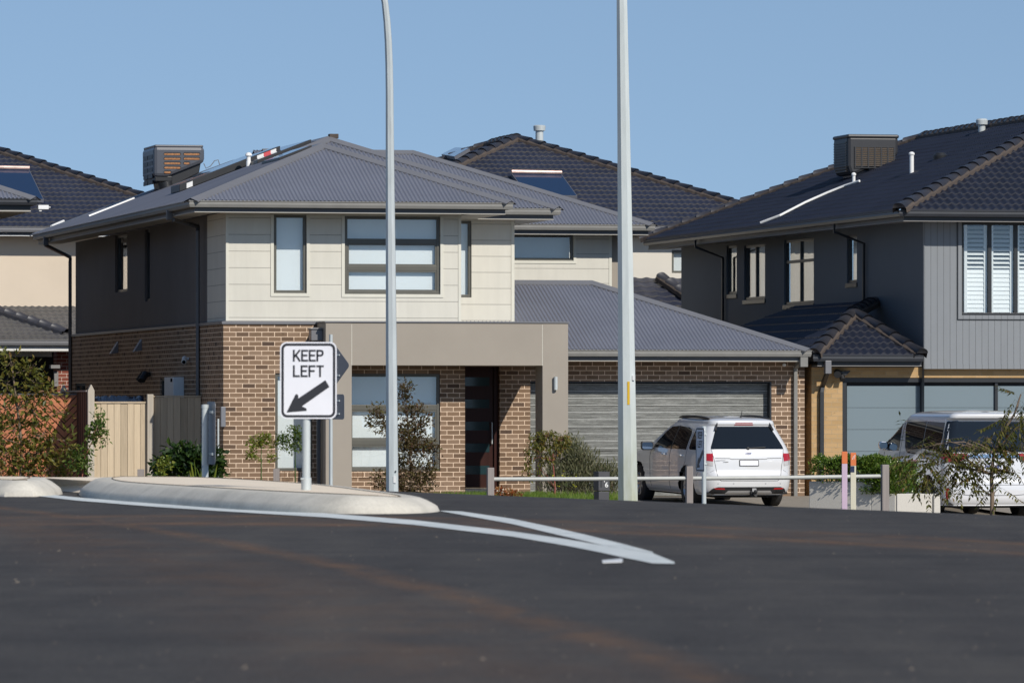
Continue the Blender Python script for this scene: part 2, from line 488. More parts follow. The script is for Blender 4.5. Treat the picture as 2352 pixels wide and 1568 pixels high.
def asphalt():
    t = NT('asphalt')
    v = t.coord('Object')
    sp = t.new('ShaderNodeSeparateXYZ'); t.link(v, sp.inputs[0])
    X, Y = sp.outputs[0], sp.outputs[1]
    big = t.noise(t.coord('Object', scale=(0.9, 0.16, 1)), 1.0, 5, 0.6, 0.5)
    mid = t.noise(t.coord('Object', scale=(2.2, 0.45, 1), rot=(0, 0, 0.5)), 1.1, 6, 0.7, 0.3)
    fine = t.noise(v, 70, 4, 0.75)
    pol = t.noise(t.coord('Object', scale=(0.22, 1.5, 1), rot=(0, 0, -0.35)), 1.0, 6, 0.6, 0.4)
    grit = t.noise(v, 14, 8, 0.8)
    k = t.math('ADD', t.math('ADD', t.math('MULTIPLY', big, 0.32), t.math('MULTIPLY', mid, 0.24)), t.math('ADD', t.math('MULTIPLY', pol, 0.24), t.math('MULTIPLY', grit, 0.20)))
    c = t.ramp(k, [(0.39, (0.026, 0.0235, 0.0225)), (0.49, (0.064, 0.0585, 0.0545)), (0.58, (0.108, 0.097, 0.084))])
    c = t.mix(0.55, c, t.ramp(fine, [(0.32, (0.010, 0.010, 0.011)), (0.52, (0.058, 0.056, 0.056)), (0.72, (0.17, 0.162, 0.15))]))
    wob = t.math('MULTIPLY', t.math('SUBTRACT', t.noise(t.coord('Object', scale=(1, 0.5, 1)), 1.2, 4), 0.5), 0.5)
    br = t.noise(t.coord('Object', scale=(1.6, 0.5, 1)), 1.7, 9, 0.82, 0.6)

    def band(d, w, amt, lo=0.40, hi=0.62):
        s = t.math('SUBTRACT', 1.0, t.math('DIVIDE', t.math('ABSOLUTE', d), w), True)
        return t.math('MULTIPLY', t.math('MULTIPLY', s, t.ramp(br, [(lo, 0.0), (hi, 1.0)])), amt)
    # the clay-coloured tyre track that curves across the near road
    yy = t.math('SUBTRACT', Y, 17.0)
    xa = t.math('ADD', 0.617, t.math('ADD', t.math('MULTIPLY', yy, -0.0932), t.math('MULTIPLY', t.math('MULTIPLY', yy, yy), -0.00243)))
    d1 = t.math('ADD', t.math('SUBTRACT', X, xa), t.math('MULTIPLY', wob, 0.25))
    m1 = t.math('MAXIMUM', band(d1, 0.20, 0.62, 0.36, 0.68), band(t.math('ADD', d1, 0.75), 0.9, 0.30, 0.36, 0.7))
    # clay tracks along the crossing road
    ya = t.math('ADD', 38.33, t.math('ADD', t.math('MULTIPLY', X, -1.374), t.math('MULTIPLY', t.math('MULTIPLY', X, X), -0.3025)))
    d2 = t.math('ADD', t.math('SUBTRACT', Y, ya), t.math('MULTIPLY', wob, 1.0))
    m2 = band(d2, 0.9, 0.62, 0.34, 0.64)
    d3 = t.math('SUBTRACT', d2, 2.7)
    m3 = band(d3, 0.9, 0.55, 0.36, 0.66)
    m4 = band(t.math('SUBTRACT', d2, 1.2), 3.0, 0.32, 0.35, 0.7)
    mm = t.math('MAXIMUM', t.math('MAXIMUM', m1, m2), t.math('MAXIMUM', m3, m4))
    c = t.mix(mm, c, (0.225, 0.118, 0.056))
    # pale worn flecks
    vo = t.new('ShaderNodeTexVoronoi'); vo.inputs['Scale'].default_value = 2.6; vo.inputs['Randomness'].default_value = 1.0
    t.link(v, vo.inputs['Vector'])
    fl = t.math('MULTIPLY', t.math('LESS_THAN', vo.outputs['Distance'], 0.055), t.ramp(mid, [(0.48, 0.0), (0.58, 1.0)]))
    c = t.mix(t.math('MULTIPLY', fl, 0.6), c, (0.24, 0.19, 0.15))
    t.col(c)
    t.bump(fine, 0.6, 0.006)
    return t.set(0.85, spec=0.15)


M['asphalt'] = asphalt()


def concrete(name, c, var=0.2, stain=(0.3, 0.3, 0.28)):
    t = NT(name)
    v = t.coord('Object')
    n = t.noise(v, 1.7, 7, 0.7, 0.4); f = t.noise(v, 45, 4, 0.7)
    b = t.ramp(n, [(0.3, tuple(x * (1 - var) for x in c)), (0.6, c), (0.8, tuple(min(1, x * (1 + var * 0.5)) for x in c))])
    b = t.mix(t.math('MULTIPLY', t.ramp(t.noise(v, 4, 6, 0.7), [(0.55, 0.0), (0.7, 1.0)]), 0.35), b, stain)
    b = t.mix(0.2, b, t.ramp(f, [(0.3, tuple(x * 0.55 for x in c)), (0.7, tuple(min(1, x * 1.3) for x in c))]))
    t.col(b); t.bump(f, 0.35, 0.004)
    return t.set(0.8, spec=0.25)


M['island_top'] = concrete('island_concrete', (0.90, 0.755, 0.59), 0.08, (0.55, 0.45, 0.36))
M['kerb'] = concrete('kerb_concrete', (0.66, 0.62, 0.535), 0.30, (0.33, 0.325, 0.29))
M['driveway'] = concrete('exposed_aggregate', (0.30, 0.265, 0.22), 0.15, (0.2, 0.18, 0.15))
M['soil'] = concrete('dry_soil', (0.20, 0.16, 0.11), 0.3, (0.10, 0.10, 0.05))
M['planter'] = concrete('painted_planter_wall', (0.60, 0.57, 0.51), 0.06, (0.5, 0.47, 0.42))


def worn_paint():
    t = NT('worn_road_paint')
    v = t.coord('Object')
    n = t.noise(v, 12, 6, 0.75)
    c = t.ramp(t.noise(v, 2.0, 5, 0.7), [(0.3, (0.52, 0.56, 0.56)), (0.7, (0.72, 0.75, 0.73))])
    t.col(t.mix(t.ramp(n, [(0.58, 0.0), (0.70, 0.7)]), c, (0.10, 0.10, 0.10)))
    t.bump(t.noise(v, 70, 3), 0.3, 0.004)
    return t.set(0.7, spec=0.25)


M['road_paint'] = worn_paint()
M['sign_white'] = simple('sign_white', (0.80, 0.80, 0.84), 0.4, var=0.03, scale=4)
M['sign_black'] = simple('sign_black', (0.028, 0.028, 0.034), 0.45, var=0.1)
# ------------------------------------------------------------------ roofs
def raw_mesh(name, vs, fs, mat, parent, smooth=False, edge=None):
    me = bpy.data.meshes.new(name); me.from_pydata(vs, [], fs); me.update()
    if smooth: me.polygons.foreach_set('use_smooth', [True] * len(fs))
    me.materials.append(mat)
    if edge is not None:
        a = me.attributes.new('edge', 'FLOAT', 'POINT'); a.data.foreach_set('value', edge)
    o = bpy.data.objects.new(name, me); COL.objects.link(o)
    if parent is not None: o.parent = parent
    return o


def interp(prof, s, k):
    for i in range(len(prof) - 1):
        a, b = prof[i], prof[i + 1]
        if a[0] - 1e-9 <= s <= b[0] + 1e-9:
            t = 0 if b[0] == a[0] else (s - a[0]) / (b[0] - a[0])
            return a[k] + (b[k] - a[k]) * t
    return 0.0


def corr_face(acc, o, e, i, zg, p, prof, pitch=0.076, amp=0.0125):
    """corrugated slope: eave origin o, eave direction e, inward direction i (plan), pitch p, prof = (s, lo, hi)"""
    vs, fs = acc
    s0, s1 = prof[0][0], prof[-1][0]
    ds = pitch / 6
    n = int((s1 - s0) / ds)
    prev = None
    for k in range(n + 1):
        s = min(s0 + k * ds, s1)
        lo, hi = interp(prof, s, 1), interp(prof, s, 2)
        w = amp * math.cos(2 * PI * s / pitch)
        if hi - lo < 0.004: prev = None; continue
        a = len(vs)
        for d in (lo, hi):
            vs.append((o[0] + e[0] * s + i[0] * d, o[1] + e[1] * s + i[1] * d, zg + p * d + w + 0.01))
        if prev is not None: fs.append((prev, a, a + 1, prev + 1))
        prev = a


def tile_face(acc, o, e, i, zg, p, prof, g=0.30, tw=0.30, roll=0.026, lift=0.021, seed=1):
    vs, fs, ed = acc
    rnd = random.Random(seed)
    s0, s1 = prof[0][0], prof[-1][0]
    ds = tw / 7
    n = int((s1 - s0) / ds)
    hmax = max(q[2] for q in prof)
    rows = int(hmax / g) + 1

    def wave(s):
        x = (s / tw) % 1.0
        # a broad pan and a raised roll at the side of every tile
        return roll * (0.5 + 0.5 * math.cos(2 * PI * x)) ** 1.3
    for r in range(rows):
        lo_r, hi_r = r * g, (r + 1) * g
        prev = None
        jit = [rnd.uniform(-0.004, 0.004) for _ in range(int((s1 - s0) / tw) + 3)]
        for k in range(n + 1):
            s = min(s0 + k * ds, s1)
            lo, hi = max(interp(prof, s, 1), lo_r), min(interp(prof, s, 2), hi_r)
            if hi - lo < 0.01: prev = None; continue
            j = jit[int((s - s0) / tw)]
            w = wave(s)
            a = len(vs)

            def P(d, h): vs.append((o[0] + e[0] * s + i[0] * d, o[1] + e[1] * s + i[1] * d, zg + p * d + h))
            tl = (lo - lo_r) / g; th_ = (hi - lo_r) / g
            P(lo, w * 0.3 - 0.012)                                  # under the front lip
            P(lo, w + lift * (1 - tl) + j); P(lo, w + lift * (1 - tl) + j); P(lo + (hi - lo) * 0.10, w + lift * (1 - tl * 0.9 - 0.10) + j)
            P(hi, w + lift * (1 - th_) * 1.0)
            ed.extend((0.6, 0.9, 0.7, 0.0, 0.0))
            if prev is not None:
                for q in (0, 2, 3): fs.append((prev + q, a + q, a + q + 1, prev + q + 1))
            prev = a


def metal_cap(mb, A, B, faces, w=0.16, h=0.03):
    """folded ridge flashing from A to B; faces: list of plan inward directions + pitch of the slopes it covers"""
    A, B = Vector(A), Vector(B)
    hd = (B - A).normalized()
    up = Vector((0, 0, 1))
    tops = []
    for (ix, iy, p, sx, sy) in faces:
        n = Vector((-ix * p, -iy * p, 1)).normalized()
        wv = n.cross(hd).normalized()
        if wv.x * sx + wv.y * sy < 0: wv = -wv
        tops.append((wv, n))
    crest = [A + up * (h + 0.018), B + up * (h + 0.018)]
    for wv, n in tops:
        lo = [A + wv * w + n * h, B + wv * w + n * h]
        lo2 = [A + wv * (w + 0.003) + n * 0.008, B + wv * (w + 0.003) + n * 0.008]
        mb.add([crest[0], lo[0], lo[1], crest[1]]); mb.add([lo[0], lo2[0], lo2[1], lo[1]])


def tile_caps(parent, A, B, mats=('cap_dark', 'mortar'), ln=0.38, r=0.125, seed=3):
    """a row of half-round ridge tiles bedded in pointing"""
    A, B = Vector(A), Vector(B)
    d = B - A; L = d.length; d.normalize()
    sd = Vector((d.y, -d.x, 0)).normalized(); up = sd.cross(d).normalized()
    if up.z < 0: up = -up
    rnd = random.Random(seed)
    c = MB(); b = MB()
    n = max(1, int(L / ln))
    seg = L / n
    for k in range(n):
        p0 = A + d * (k * seg - 0.02); p1 = A + d * ((k + 1) * seg + 0.03)
        r0, r1 = r * 1.10, r * 0.93
        h0, h1 = 0.035 + rnd.uniform(-.006, .006), 0.012
        ring = []
        for (p, rr, h) in ((p0, r0, h0), (p1, r1, h1)):
            ring.append([p + up * h + (sd * math.cos(a) * rr + up * math.sin(a) * rr * 0.72) for a in [PI * q / 8 for q in range(9)]])
        vs = ring[0] + ring[1]
        c.mesh(vs, [(q, q + 1, 9 + q + 1, 9 + q) for q in range(8)] + [tuple(range(9))], True)
    for s in (-1, 1):
        prev = None
        m = max(2, int(L / 0.07))
        vs = []; fs = []
        for k in range(m + 1):
            p = A + d * (L * k / m)
            wob = rnd.uniform(-0.008, 0.008)
            vs += [p + sd * s * (r * 0.9) + up * 0.05, p + sd * s * (r * 1.22 + wob) + up * 0.012, p + sd * s * (r * 1.25 + wob) - up * 0.075]
            if k: a = 3 * (k - 1); fs += [(a, a + 3, a + 4, a + 1), (a + 1, a + 4, a + 5, a + 2)]
        b.mesh(vs, fs)
    o = c.build('ridge_cap', M[mats[0]], parent, fix=False)
    b.build('pointing', M[mats[1]], parent, fix=False)
    return o


# ------------------------------------------------------------------ walls, windows, gutters
def fmap(v0): return lambda a, d, z: (a, v0 + d, z)          # wall facing the street, d goes inwards
def smap(u0): return lambda a, d, z: (u0 + d, a, z)          # left-hand side wall, a runs to the back


def wall(mb, mp, a0, a1, z0, z1, holes=(), reveal=0.10):
    xs = sorted(set([a0, a1] + [h[0] for h in holes] + [h[1] for h in holes]))
    zs = sorted(set([z0, z1] + [h[2] for h in holes] + [h[3] for h in holes]))
    xs = [x for x in xs if a0 <= x <= a1]; zs = [z for z in zs if z0 <= z <= z1]
    for i in range(len(xs) - 1):
        for j in range(len(zs) - 1):
            cx, cz = (xs[i] + xs[i + 1]) / 2, (zs[j] + zs[j + 1]) / 2
            if any(h[0] < cx < h[1] and h[2] < cz < h[3] for h in holes): continue
            mb.add([mp(xs[i], 0, zs[j]), mp(xs[i + 1], 0, zs[j]), mp(xs[i + 1], 0, zs[j + 1]), mp(xs[i], 0, zs[j + 1])])
    for h in holes:
        x0, x1, b0, b1 = h[:4]
        for (p, q) in (((x0, b0), (x1, b0)), ((x1, b0), (x1, b1)), ((x1, b1), (x0, b1)), ((x0, b1), (x0, b0))):
            mb.add([mp(p[0], 0, p[1]), mp(q[0], 0, q[1]), mp(q[0], reveal, q[1]), mp(p[0], reveal, p[1])])
    return mb


def bar(mb, mp, a0, a1, d0, d1, z0, z1):
    p, q = mp(a0, d0, z0), mp(a1, d1, z1)
    mb.box(p[0], q[0], p[1], q[1], p[2], q[2])


def window(parent, mp, a0, a1, z0, z1, cols=1, rows=(), dep=0.05, fw=0.055, fmat='frame', back='blind', bdep=0.085, name='window', mull=0.06, sash=True, lip=0.0):
    """frame with mullions; children: glass panes and what hangs behind them. rows = heights (0..1) of transoms; returns the frame"""
    f = MB()
    d0, d1 = dep - 0.02, dep + 0.05
    bar(f, mp, a0 - lip, a1 + lip, d0, d1, z1 - fw, z1 + lip); bar(f, mp, a0 - lip, a1 + lip, d0, d1, z0 - lip, z0 + fw)
    bar(f, mp, a0 - lip, a0 + fw, d0 + .002, d1, z0 + fw, z1 - fw); bar(f, mp, a1 - fw, a1 + lip, d0 + .002, d1, z0 + fw, z1 - fw)
    zz = [z0 + fw] + [z0 + (z1 - z0) * r for r in rows] + [z1 - fw]
    aa = [a0 + fw + (a1 - a0 - 2 * fw) * k / cols for k in range(cols + 1)]
    for k in range(1, cols): bar(f, mp, aa[k] - mull / 2, aa[k] + mull / 2, d0 + .004, d1, z0 + fw, z1 - fw)
    for r in zz[1:-1]: bar(f, mp, a0 + fw, a1 - fw, d0 + .006, d1, r - mull / 2, r + mull / 2)
    fr = f.build(name, M[fmat], parent, bevel=0.004)
    for i in range(cols):
        for j in range(len(zz) - 1):
            x0 = aa[i] + (mull / 2 if i else 0); x1 = aa[i + 1] - (mull / 2 if i < cols - 1 else 0)
            b0 = zz[j] + (mull / 2 if j else 0); b1 = zz[j + 1] - (mull / 2 if j < len(zz) - 2 else 0)
            if sash and (len(zz) > 2) and j < len(zz) - 2:
                s = MB(); w = 0.03
                bar(s, mp, x0, x1, d0 + .012, d1 - .01, b1 - w, b1); bar(s, mp, x0, x1, d0 + .012, d1 - .01, b0, b0 + w)
                bar(s, mp, x0, x0 + w, d0 + .014, d1 - .01, b0 + w, b1 - w); bar(s, mp, x1 - w, x1, d0 + .014, d1 - .01, b0 + w, b1 - w)
                s.build('sash', M[fmat], fr)
            g = MB(); bar(g, mp, x0, x1, dep + 0.018, dep + 0.024, b0, b1)
            g.build('pane', M['glass'], fr)
    if back:
        b = MB(); bar(b, mp, a0 + 0.01, a1 - 0.01, dep + bdep, dep + bdep + 0.01, z0 + 0.01, z1 - 0.01)
        b.build({'blind': 'blind', 'curtain': 'curtain'}.get(back, 'interior'), M[back], fr)
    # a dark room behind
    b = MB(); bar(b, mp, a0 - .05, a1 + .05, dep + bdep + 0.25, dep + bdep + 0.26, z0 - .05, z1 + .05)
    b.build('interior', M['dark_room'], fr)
    return fr


def sweep(mb, path, prof, closed=False):
    """mitred sweep of prof = (outward, z) along a plan path; outward = right of the walking direction"""
    P = [Vector((p[0], p[1])) for p in path]; n = len(P)
    rings = []
    for i in range(n):
        def dirn(a, b): return (P[b % n] - P[a % n]).normalized()
        if closed or 0 < i < n - 1: d0, d1 = dirn(i - 1, i), dirn(i, i + 1)
        elif i == 0: d0 = d1 = dirn(0, 1)
        else: d0 = d1 = dirn(n - 2, n - 1)
        n0, n1 = Vector((d0.y, -d0.x)), Vector((d1.y, -d1.x))
        m = (n0 + n1); m = m / (m.dot(n0) if abs(m.dot(n0)) > 1e-6 else 1)
        rings.append([(P[i].x + m.x * o, P[i].y + m.y * o, z) for o, z in prof])
    k = len(prof); vs = [q for r in rings for q in r]; fs = []
    for i in range(n if closed else n - 1):
        j = (i + 1) % n
        for q in range(k): fs.append((i * k + q, i * k + (q + 1) % k, j * k + (q + 1) % k, j * k + q))
    if not closed: fs += [tuple(range(k)), tuple(reversed(range((n - 1) * k, n * k)))]
    mb.mesh(vs, fs)
    return mb


def gutter_run(parent, path, zg, mats=('gutter', 'fascia', 'soffit'), ov=0.55, gh=0.115, fh=0.19, closed=False, soffit=True):
    """path = outer edge of the roof (walk with the outside on the right)"""
    g = MB()
    sweep(g, path, [(-0.115, zg - gh), (-0.01, zg - gh), (0.004, zg - gh * 0.55), (0.0, zg - 0.02), (0.012, zg - 0.012), (0.012, zg + 0.004), (-0.006, zg + 0.006), (-0.012, zg - 0.012), (-0.016, zg - 0.05), (-0.115, zg - 0.06)], closed)
    go = g.build('gutter', M[mats[0]], parent)
    f = MB()
    sweep(f, path, [(-0.150, zg - fh), (-0.118, zg - fh), (-0.118, zg - 0.03), (-0.150, zg - 0.03)], closed)
    f.build('fascia', M[mats[1]], parent)
    if soffit:
        s = MB()
        sweep(s, path, [(-ov - 0.02, zg - fh + 0.004), (-0.112, zg - fh + 0.004 - 0.022), (-0.112, zg - fh + 0.004), (-ov - 0.02, zg - fh + 0.022)], closed)
        s.build('soffit', M[mats[2]], parent)
    return go


def downpipe(parent, path, mat, w=0.10, d=0.06, name='downpipe', rnd=False):
    b = MB()
    b.tube(path, w / 2, 10 if rnd else 4, True, rnd, PI / 4)
    return b.build(name, mat, parent, bevel=0 if rnd else 0.008)
# ------------------------------------------------------------------ the brown brick and cream house in the middle
GZ = -1.75
FA = Frame((513 - CX) / FPX * 104.5, 104.5, GZ)
HA = tag(empty('two_storey_house', FA.o, TH), 'two storey brown brick and cream board house with grey steel roof', 'house')
PT = 0.388
ZG = 3.72 - GZ                       # gutter height of the upper roofs
OV = 0.62
U0, U1F, U1M, U1R = -0.75, 5.28, 6.81, 10.9       # left eave, right eaves of the three roof blocks
V0F, V0M, V0R, V1 = -0.75, 1.98, 11.1, 20.75
_, zb1 = FA.front(650, 738, -0.03); zb1 = round(zb1, 3)           # the ledge between the storeys

acc = ([], [])
hf = (U1F - U0) / 2; hm = (U1M - U0) / 2
um, umm = (U0 + U1F) / 2, (U0 + U1M) / 2
pit = PT
corr_face(acc, (U0, V0F), (1, 0), (0, 1), ZG, pit, [(0, 0, 0), (hf, 0, hf), (2 * hf, 0, 0)])
# right slope of the front block up to its valley with the main block
dv = V0M - V0F
corr_face(acc, (U1F, V0F), (0, 1), (-1, 0), ZG, pit, [(0, 0, 0), (dv, 0, dv), (hf, hf - dv, hf), (hf + dv, hf, hf)])
corr_face(acc, (U0, V0M), (1, 0), (0, 1), ZG, pit, [(0, 0, 0), (hm, 0, hm), (2 * hm, 0, 0)])
LM = V1 - V0M
corr_face(acc, (U1M, V0M), (0, 1), (-1, 0), ZG, pit, [(0, 0, 0), (hm, 0, hm), (LM - hm, 0, hm), (LM, 0, 0)])
# the one long left slope
LT = V1 - V0F
corr_face(acc, (U0, V1), (0, -1), (1, 0), ZG, pit, [(0, 0, 0), (hm, 0, hm), (LM - hm, 0, hm), (LT - (hf + dv), 0, hf), (LT - hf, 0, hf), (LT, 0, 0)])
corr_face(acc, (U1M, V1), (-1, 0), (0, -1), ZG, pit, [(0, 0, 0), (hm, 0, hm), (2 * hm, 0, 0)])
# rear wing to the right
dr = 4.24
corr_face(acc, (3.2, V0R), (1, 0), (0, 1), ZG, pit, [(0, 0, dr), (U1R - 3.2 - dr, 0, dr), (U1R - 3.2, 0, 0)])
corr_face(acc, (U1R, V0R), (0, 1), (-1, 0), ZG, pit, [(0, 0, 0), (dr, 0, dr), (2 * dr, 0, 0)])
corr_face(acc, (U1R, V0R + 2 * dr), (-1, 0), (0, -1), ZG, pit, [(0, 0, 0), (dr, 0, dr), (U1R - 3.2, 0, dr)])
roofA = raw_mesh('roof', acc[0], acc[1], M['steel_roof'], HA, True)
caps = MB()
ap1 = (um, V0F + hf, ZG + pit * hf); ap2 = (umm, V0M + hm, ZG + pit * hm)
FR, LF, RT, BK = (0, 1, pit), (1, 0, pit), (-1, 0, pit), (0, -1, pit)
metal_cap(caps, (U0 + .02, V0F + .02, ZG), ap1, [FR + (1, -1), LF + (-1, 1)])
metal_cap(caps, (U1F - .02, V0F + .02, ZG), ap1, [FR + (-1, -1), RT + (1, 1)])
metal_cap(caps, ap1, (um, V0M + hf, ap1[2]), [LF + (-1, 0), RT + (1, 0)])
metal_cap(caps, (um, V0M + hf, ap1[2]), ap2, [FR + (1, -1), LF + (-1, 1)])
metal_cap(caps, (U1M - .02, V0M + .02, ZG), ap2, [FR + (-1, -1), RT + (1, 1)])
metal_cap(caps, ap2, (umm, V1 - hm, ap2[2]), [LF + (-1, 0), RT + (1, 0)])
metal_cap(caps, (U0 + .02, V1 - .02, ZG), (umm, V1 - hm, ap2[2]), [LF + (-1, -1), BK + (1, 1)])
apr = (U1R - dr, V0R + dr, ZG + pit * dr)
metal_cap(caps, (U1R - .02, V0R + .02, ZG), apr, [FR + (-1, -1), RT + (1, 1)])
metal_cap(caps, (3.4, V0R + dr, apr[2]), apr, [FR + (0, -1), BK + (0, 1)])
caps.build('ridge_flashing', M['steel_trim'], roofA)
# small brown vent brick on the ridge end
mb = MB(); mb.box(ap2[0] + .02, ap2[0] + .2, ap2[1] - .05, ap2[1] + .12, ap2[2], ap2[2] + .09); mb.build('ridge_end_cap', M['mortar'], roofA, bevel=.01)

# gutters of the upper roof
gutter_run(HA, [(U0, V1), (U0, V0F), (U1F, V0F), (U1F, V0M), (U1M, V0M), (U1M, V0R - .2)], ZG, ov=OV)
gutter_run(HA, [(U1M - .5, V0R), (U1R, V0R), (U1R, V0R + 2 * dr)], ZG, ov=OV)

WU = 0.07                                                 # upper wall is set back a little from the brickwork
uR1 = U1F - OV - 0.1
V_S2 = V0M + OV + 0.1                                     # second upper front wall
uR2, _ = FA.front(1180, 700, V_S2)
V_R = V0R + OV + 0.1
# ---- upper front wall, first section
def fr_rect(x0, y0, x1, y1, v):
    a0, zt = FA.front(x0, y0, v); a1, _ = FA.front(x1, y0, v); _, zb = FA.front(x0, y1, v)
    return a0, a1, zb, zt
topz = ZG - 0.17
w1 = fr_rect(629, 493, 704, 673, WU)
w2 = fr_rect(792, 496, 1011, 675, WU)
uR1, _ = FA.front(1058, 600, WU)
mb = MB()
wall(mb, fmap(WU), WU, uR1, zb1, topz, [w1, w2])
mb.add([(uR1, WU, zb1), (uR1, V_S2, zb1), (uR1, V_S2, topz), (uR1, WU, topz)])
# cream return on the left side, as far as the corner trim
vret, _ = FA.side(476, 600, WU)
wall(mb, smap(WU), WU, vret, zb1, topz)
w3 = fr_rect(1050, 507, 1083, 683, V_S2)
wall(mb, fmap(V_S2), uR1 - .3, uR2, zb1 - .3, topz, [(w3[0] + 0.0, w3[1], w3[2], w3[3])])
mb.add([(uR2, V_S2, zb1 - .3), (uR2, V_R, zb1 - .3), (uR2, V_R, topz), (uR2, V_S2, topz)])
w4 = fr_rect(1150, 538, 1317, 598, V_R)
uR3, _ = FA.front(1404, 600, V_R)
wall(mb, fmap(V_R), uR2 - .5, uR3, 2.0, topz, [w4])
mb.build('cream_wall', M['cream_board'], HA)
# corner and edge trims
def trim(parent, name, *bx):
    tr = MB()
    for q in bx: tr.box(*q)
    return tr.build(name, M['cream_trim'], parent)
trim(HA, 'corner_trim', (WU - .012, WU + .038, WU - .012, WU + .038, zb1, topz))
trim(HA, 'corner_trim', (uR1 - .045, uR1 + .008, WU - .012, WU + .06, zb1, topz))
trim(HA, 'corner_trim', (uR3 - .05, uR3 + .01, V_R - .012, V_R + .04, 2.0, topz))
trim(HA, 'corner_trim', (uR2 - .05, uR2 + .012, V_S2 - .012, V_S2 + .04, zb1 - .3, topz))
mb = MB(); mb.box(uR3 + .012, uR3 + .25, V_R + .10, V_R + .3, 2.0, topz); mb.build('taupe_wall', M['taupe_render'], HA)
def surround(fr, w, v):
    x0, x1, zz0, zz1 = w
    trim(fr, 'window_trim', *[(p0, p1, v - .014, v + .05, q0, q1) for (p0, p1, q0, q1) in ((x0 - .06, x0 - .003, zz0 - .06, zz1), (x1 + .003, x1 + .06, zz0 - .06, zz1), (x0 - .003, x1 + .003, zz0 - .06, zz0 - .003))])
surround(window(HA, fmap(WU), *w1, fmat='frame', back='blind'), w1, WU)
surround(window(HA, fmap(WU), *w2, rows=(0.335, 0.68), fmat='frame', back='blind', mull=0.09), w2, WU)
window(HA, fmap(V_S2), *w3, fmat='frame', back='blind')
surround(window(HA, fmap(V_R), *w4, fmat='frame', back='blind', bdep=.3), w4, V_R)
# ---- dark rendered left side of the upper floor
vB, _ = FA.side(150, 650, WU)
VB = V1 - OV - .1
sw1 = (FA.side(290, 600, WU)[0], FA.side(262, 600, WU)[0], FA.side(270, 671, WU)[1], FA.side(270, 540, WU)[1])
sw2 = (FA.side(342, 600, WU)[0], FA.side(330, 600, WU)[0], FA.side(335, 692, WU)[1], FA.side(335, 527, WU)[1])
mb = MB()
wall(mb, smap(WU + .02), vret, VB, zb1, topz, [sw1, sw2], 0.12)
mb.add([(WU + .02, VB, zb1), (uR3, VB, zb1), (uR3, VB, topz), (WU + .02, VB, topz)])
mb.build('charcoal_wall', M['charcoal_render'], HA)
window(HA, smap(WU + .02), *sw1, fmat='frame_black', back='dark_room', dep=.07)
window(HA, smap(WU + .02), *sw2, fmat='frame_black', back='dark_room', dep=.07)
# ---- ledge flashing
mb = MB()
sweep(mb, [(0, VB), (0, 0), (FA.front(745, 738, 0)[0], 0)], [(-.10, zb1 - .055), (.025, zb1 - .055), (.03, zb1 - .05), (.03, zb1 - .004), (-.10, zb1 + .02)])
mb.build('ledge_flashing', M['steel_trim'], HA)
# ---- brick ground floor
zbt = zb1 - .055
px_ = lambda x, v=0: FA.front(x, 900, v)[0]
PD = 0.88
pL0, pL1 = px_(748, -PD), px_(808, -PD)
pR0, pR1 = px_(1246, -PD), px_(1305, -PD)
lw = (px_(632), px_(748) - .25, FA.front(640, 1081, 0)[1], FA.front(640, 857, 0)[1])
pw = (px_(800), px_(1011), FA.front(900, 1082, 0)[1], FA.front(900, 858, 0)[1])
VG = 1.30 + .72                                # garage and entry wall (its gutter stands at 1.30)
VGG = 1.30
uW = px_(1068)
dr_ = (uW + .26, px_(1148, VG), -.15, FA.front(1100, 838, 0)[1] + .12)
uP = px_(1218, VG)
mb = MB()
wall(mb, fmap(0), 0, uW, -.15, zbt, [lw, pw], 0.11)
mb.add([(uW, 0, -.15), (uW, VG, -.15), (uW, VG, zbt), (uW, 0, zbt)])
swl = (FA.side(424, 900, 0)[0], FA.side(455, 900, 0)[0])
kw = (FA.side(395, 880, 0)[0], FA.side(368, 880, 0)[0], FA.side(380, 925, 0)[1], FA.side(380, 868, 0)[1])
kw2 = (FA.side(196, 890, 0)[0], FA.side(172, 890, 0)[0], FA.side(185, 915, 0)[1], FA.side(185, 880, 0)[1])
wall(mb, smap(0), 0, VB, -.15, zbt, [kw, kw2], 0.11)
mb.add([(0, VB, -.15), (uR2, VB, -.15), (uR2, VB, zbt), (0, VB, zbt)])
uG1 = FA.front(1848, 900, VG)[0]
gd = (uP, px_(1772, VG), -.2, FA.front(1500, 876, VG)[1])
zgg = 1.035 - GZ
wall(mb, fmap(VG), uW, uG1, -.2, zgg - .17, [gd, dr_], 0.22)
mb.add([(uG1, VG, -.2), (uG1, VG + 6.5, -.2), (uG1, VG + 6.5, zgg - .17), (uG1, VG, zgg - .17)])
mb.build('brick_wall', M['brick'], HA)
def brick_sill(fr, x0, x1, z0):
    mb = MB(); n = int((x1 - x0) / .086)
    for k in range(n):
        a = x0 + (x1 - x0) * k / n
        mb.box(a + .005, a + (x1 - x0) / n - .005, -.012, .1, z0 - .12, z0 - .004)
    mb.build('brick_sill', M['brick'], fr, bevel=.003)
brick_sill(window(HA, fmap(0), *lw, fmat='frame', back='blind'), lw[0], lw[1], lw[2])
brick_sill(window(HA, fmap(0), *pw, rows=(.30, .655), fmat='frame', back='blind', mull=.10), pw[0], pw[1], pw[2])
window(HA, smap(0), *kw, fmat='frame_black', back='dark_room')
window(HA, smap(0), *kw2, fmat='frame_black', back='dark_room')
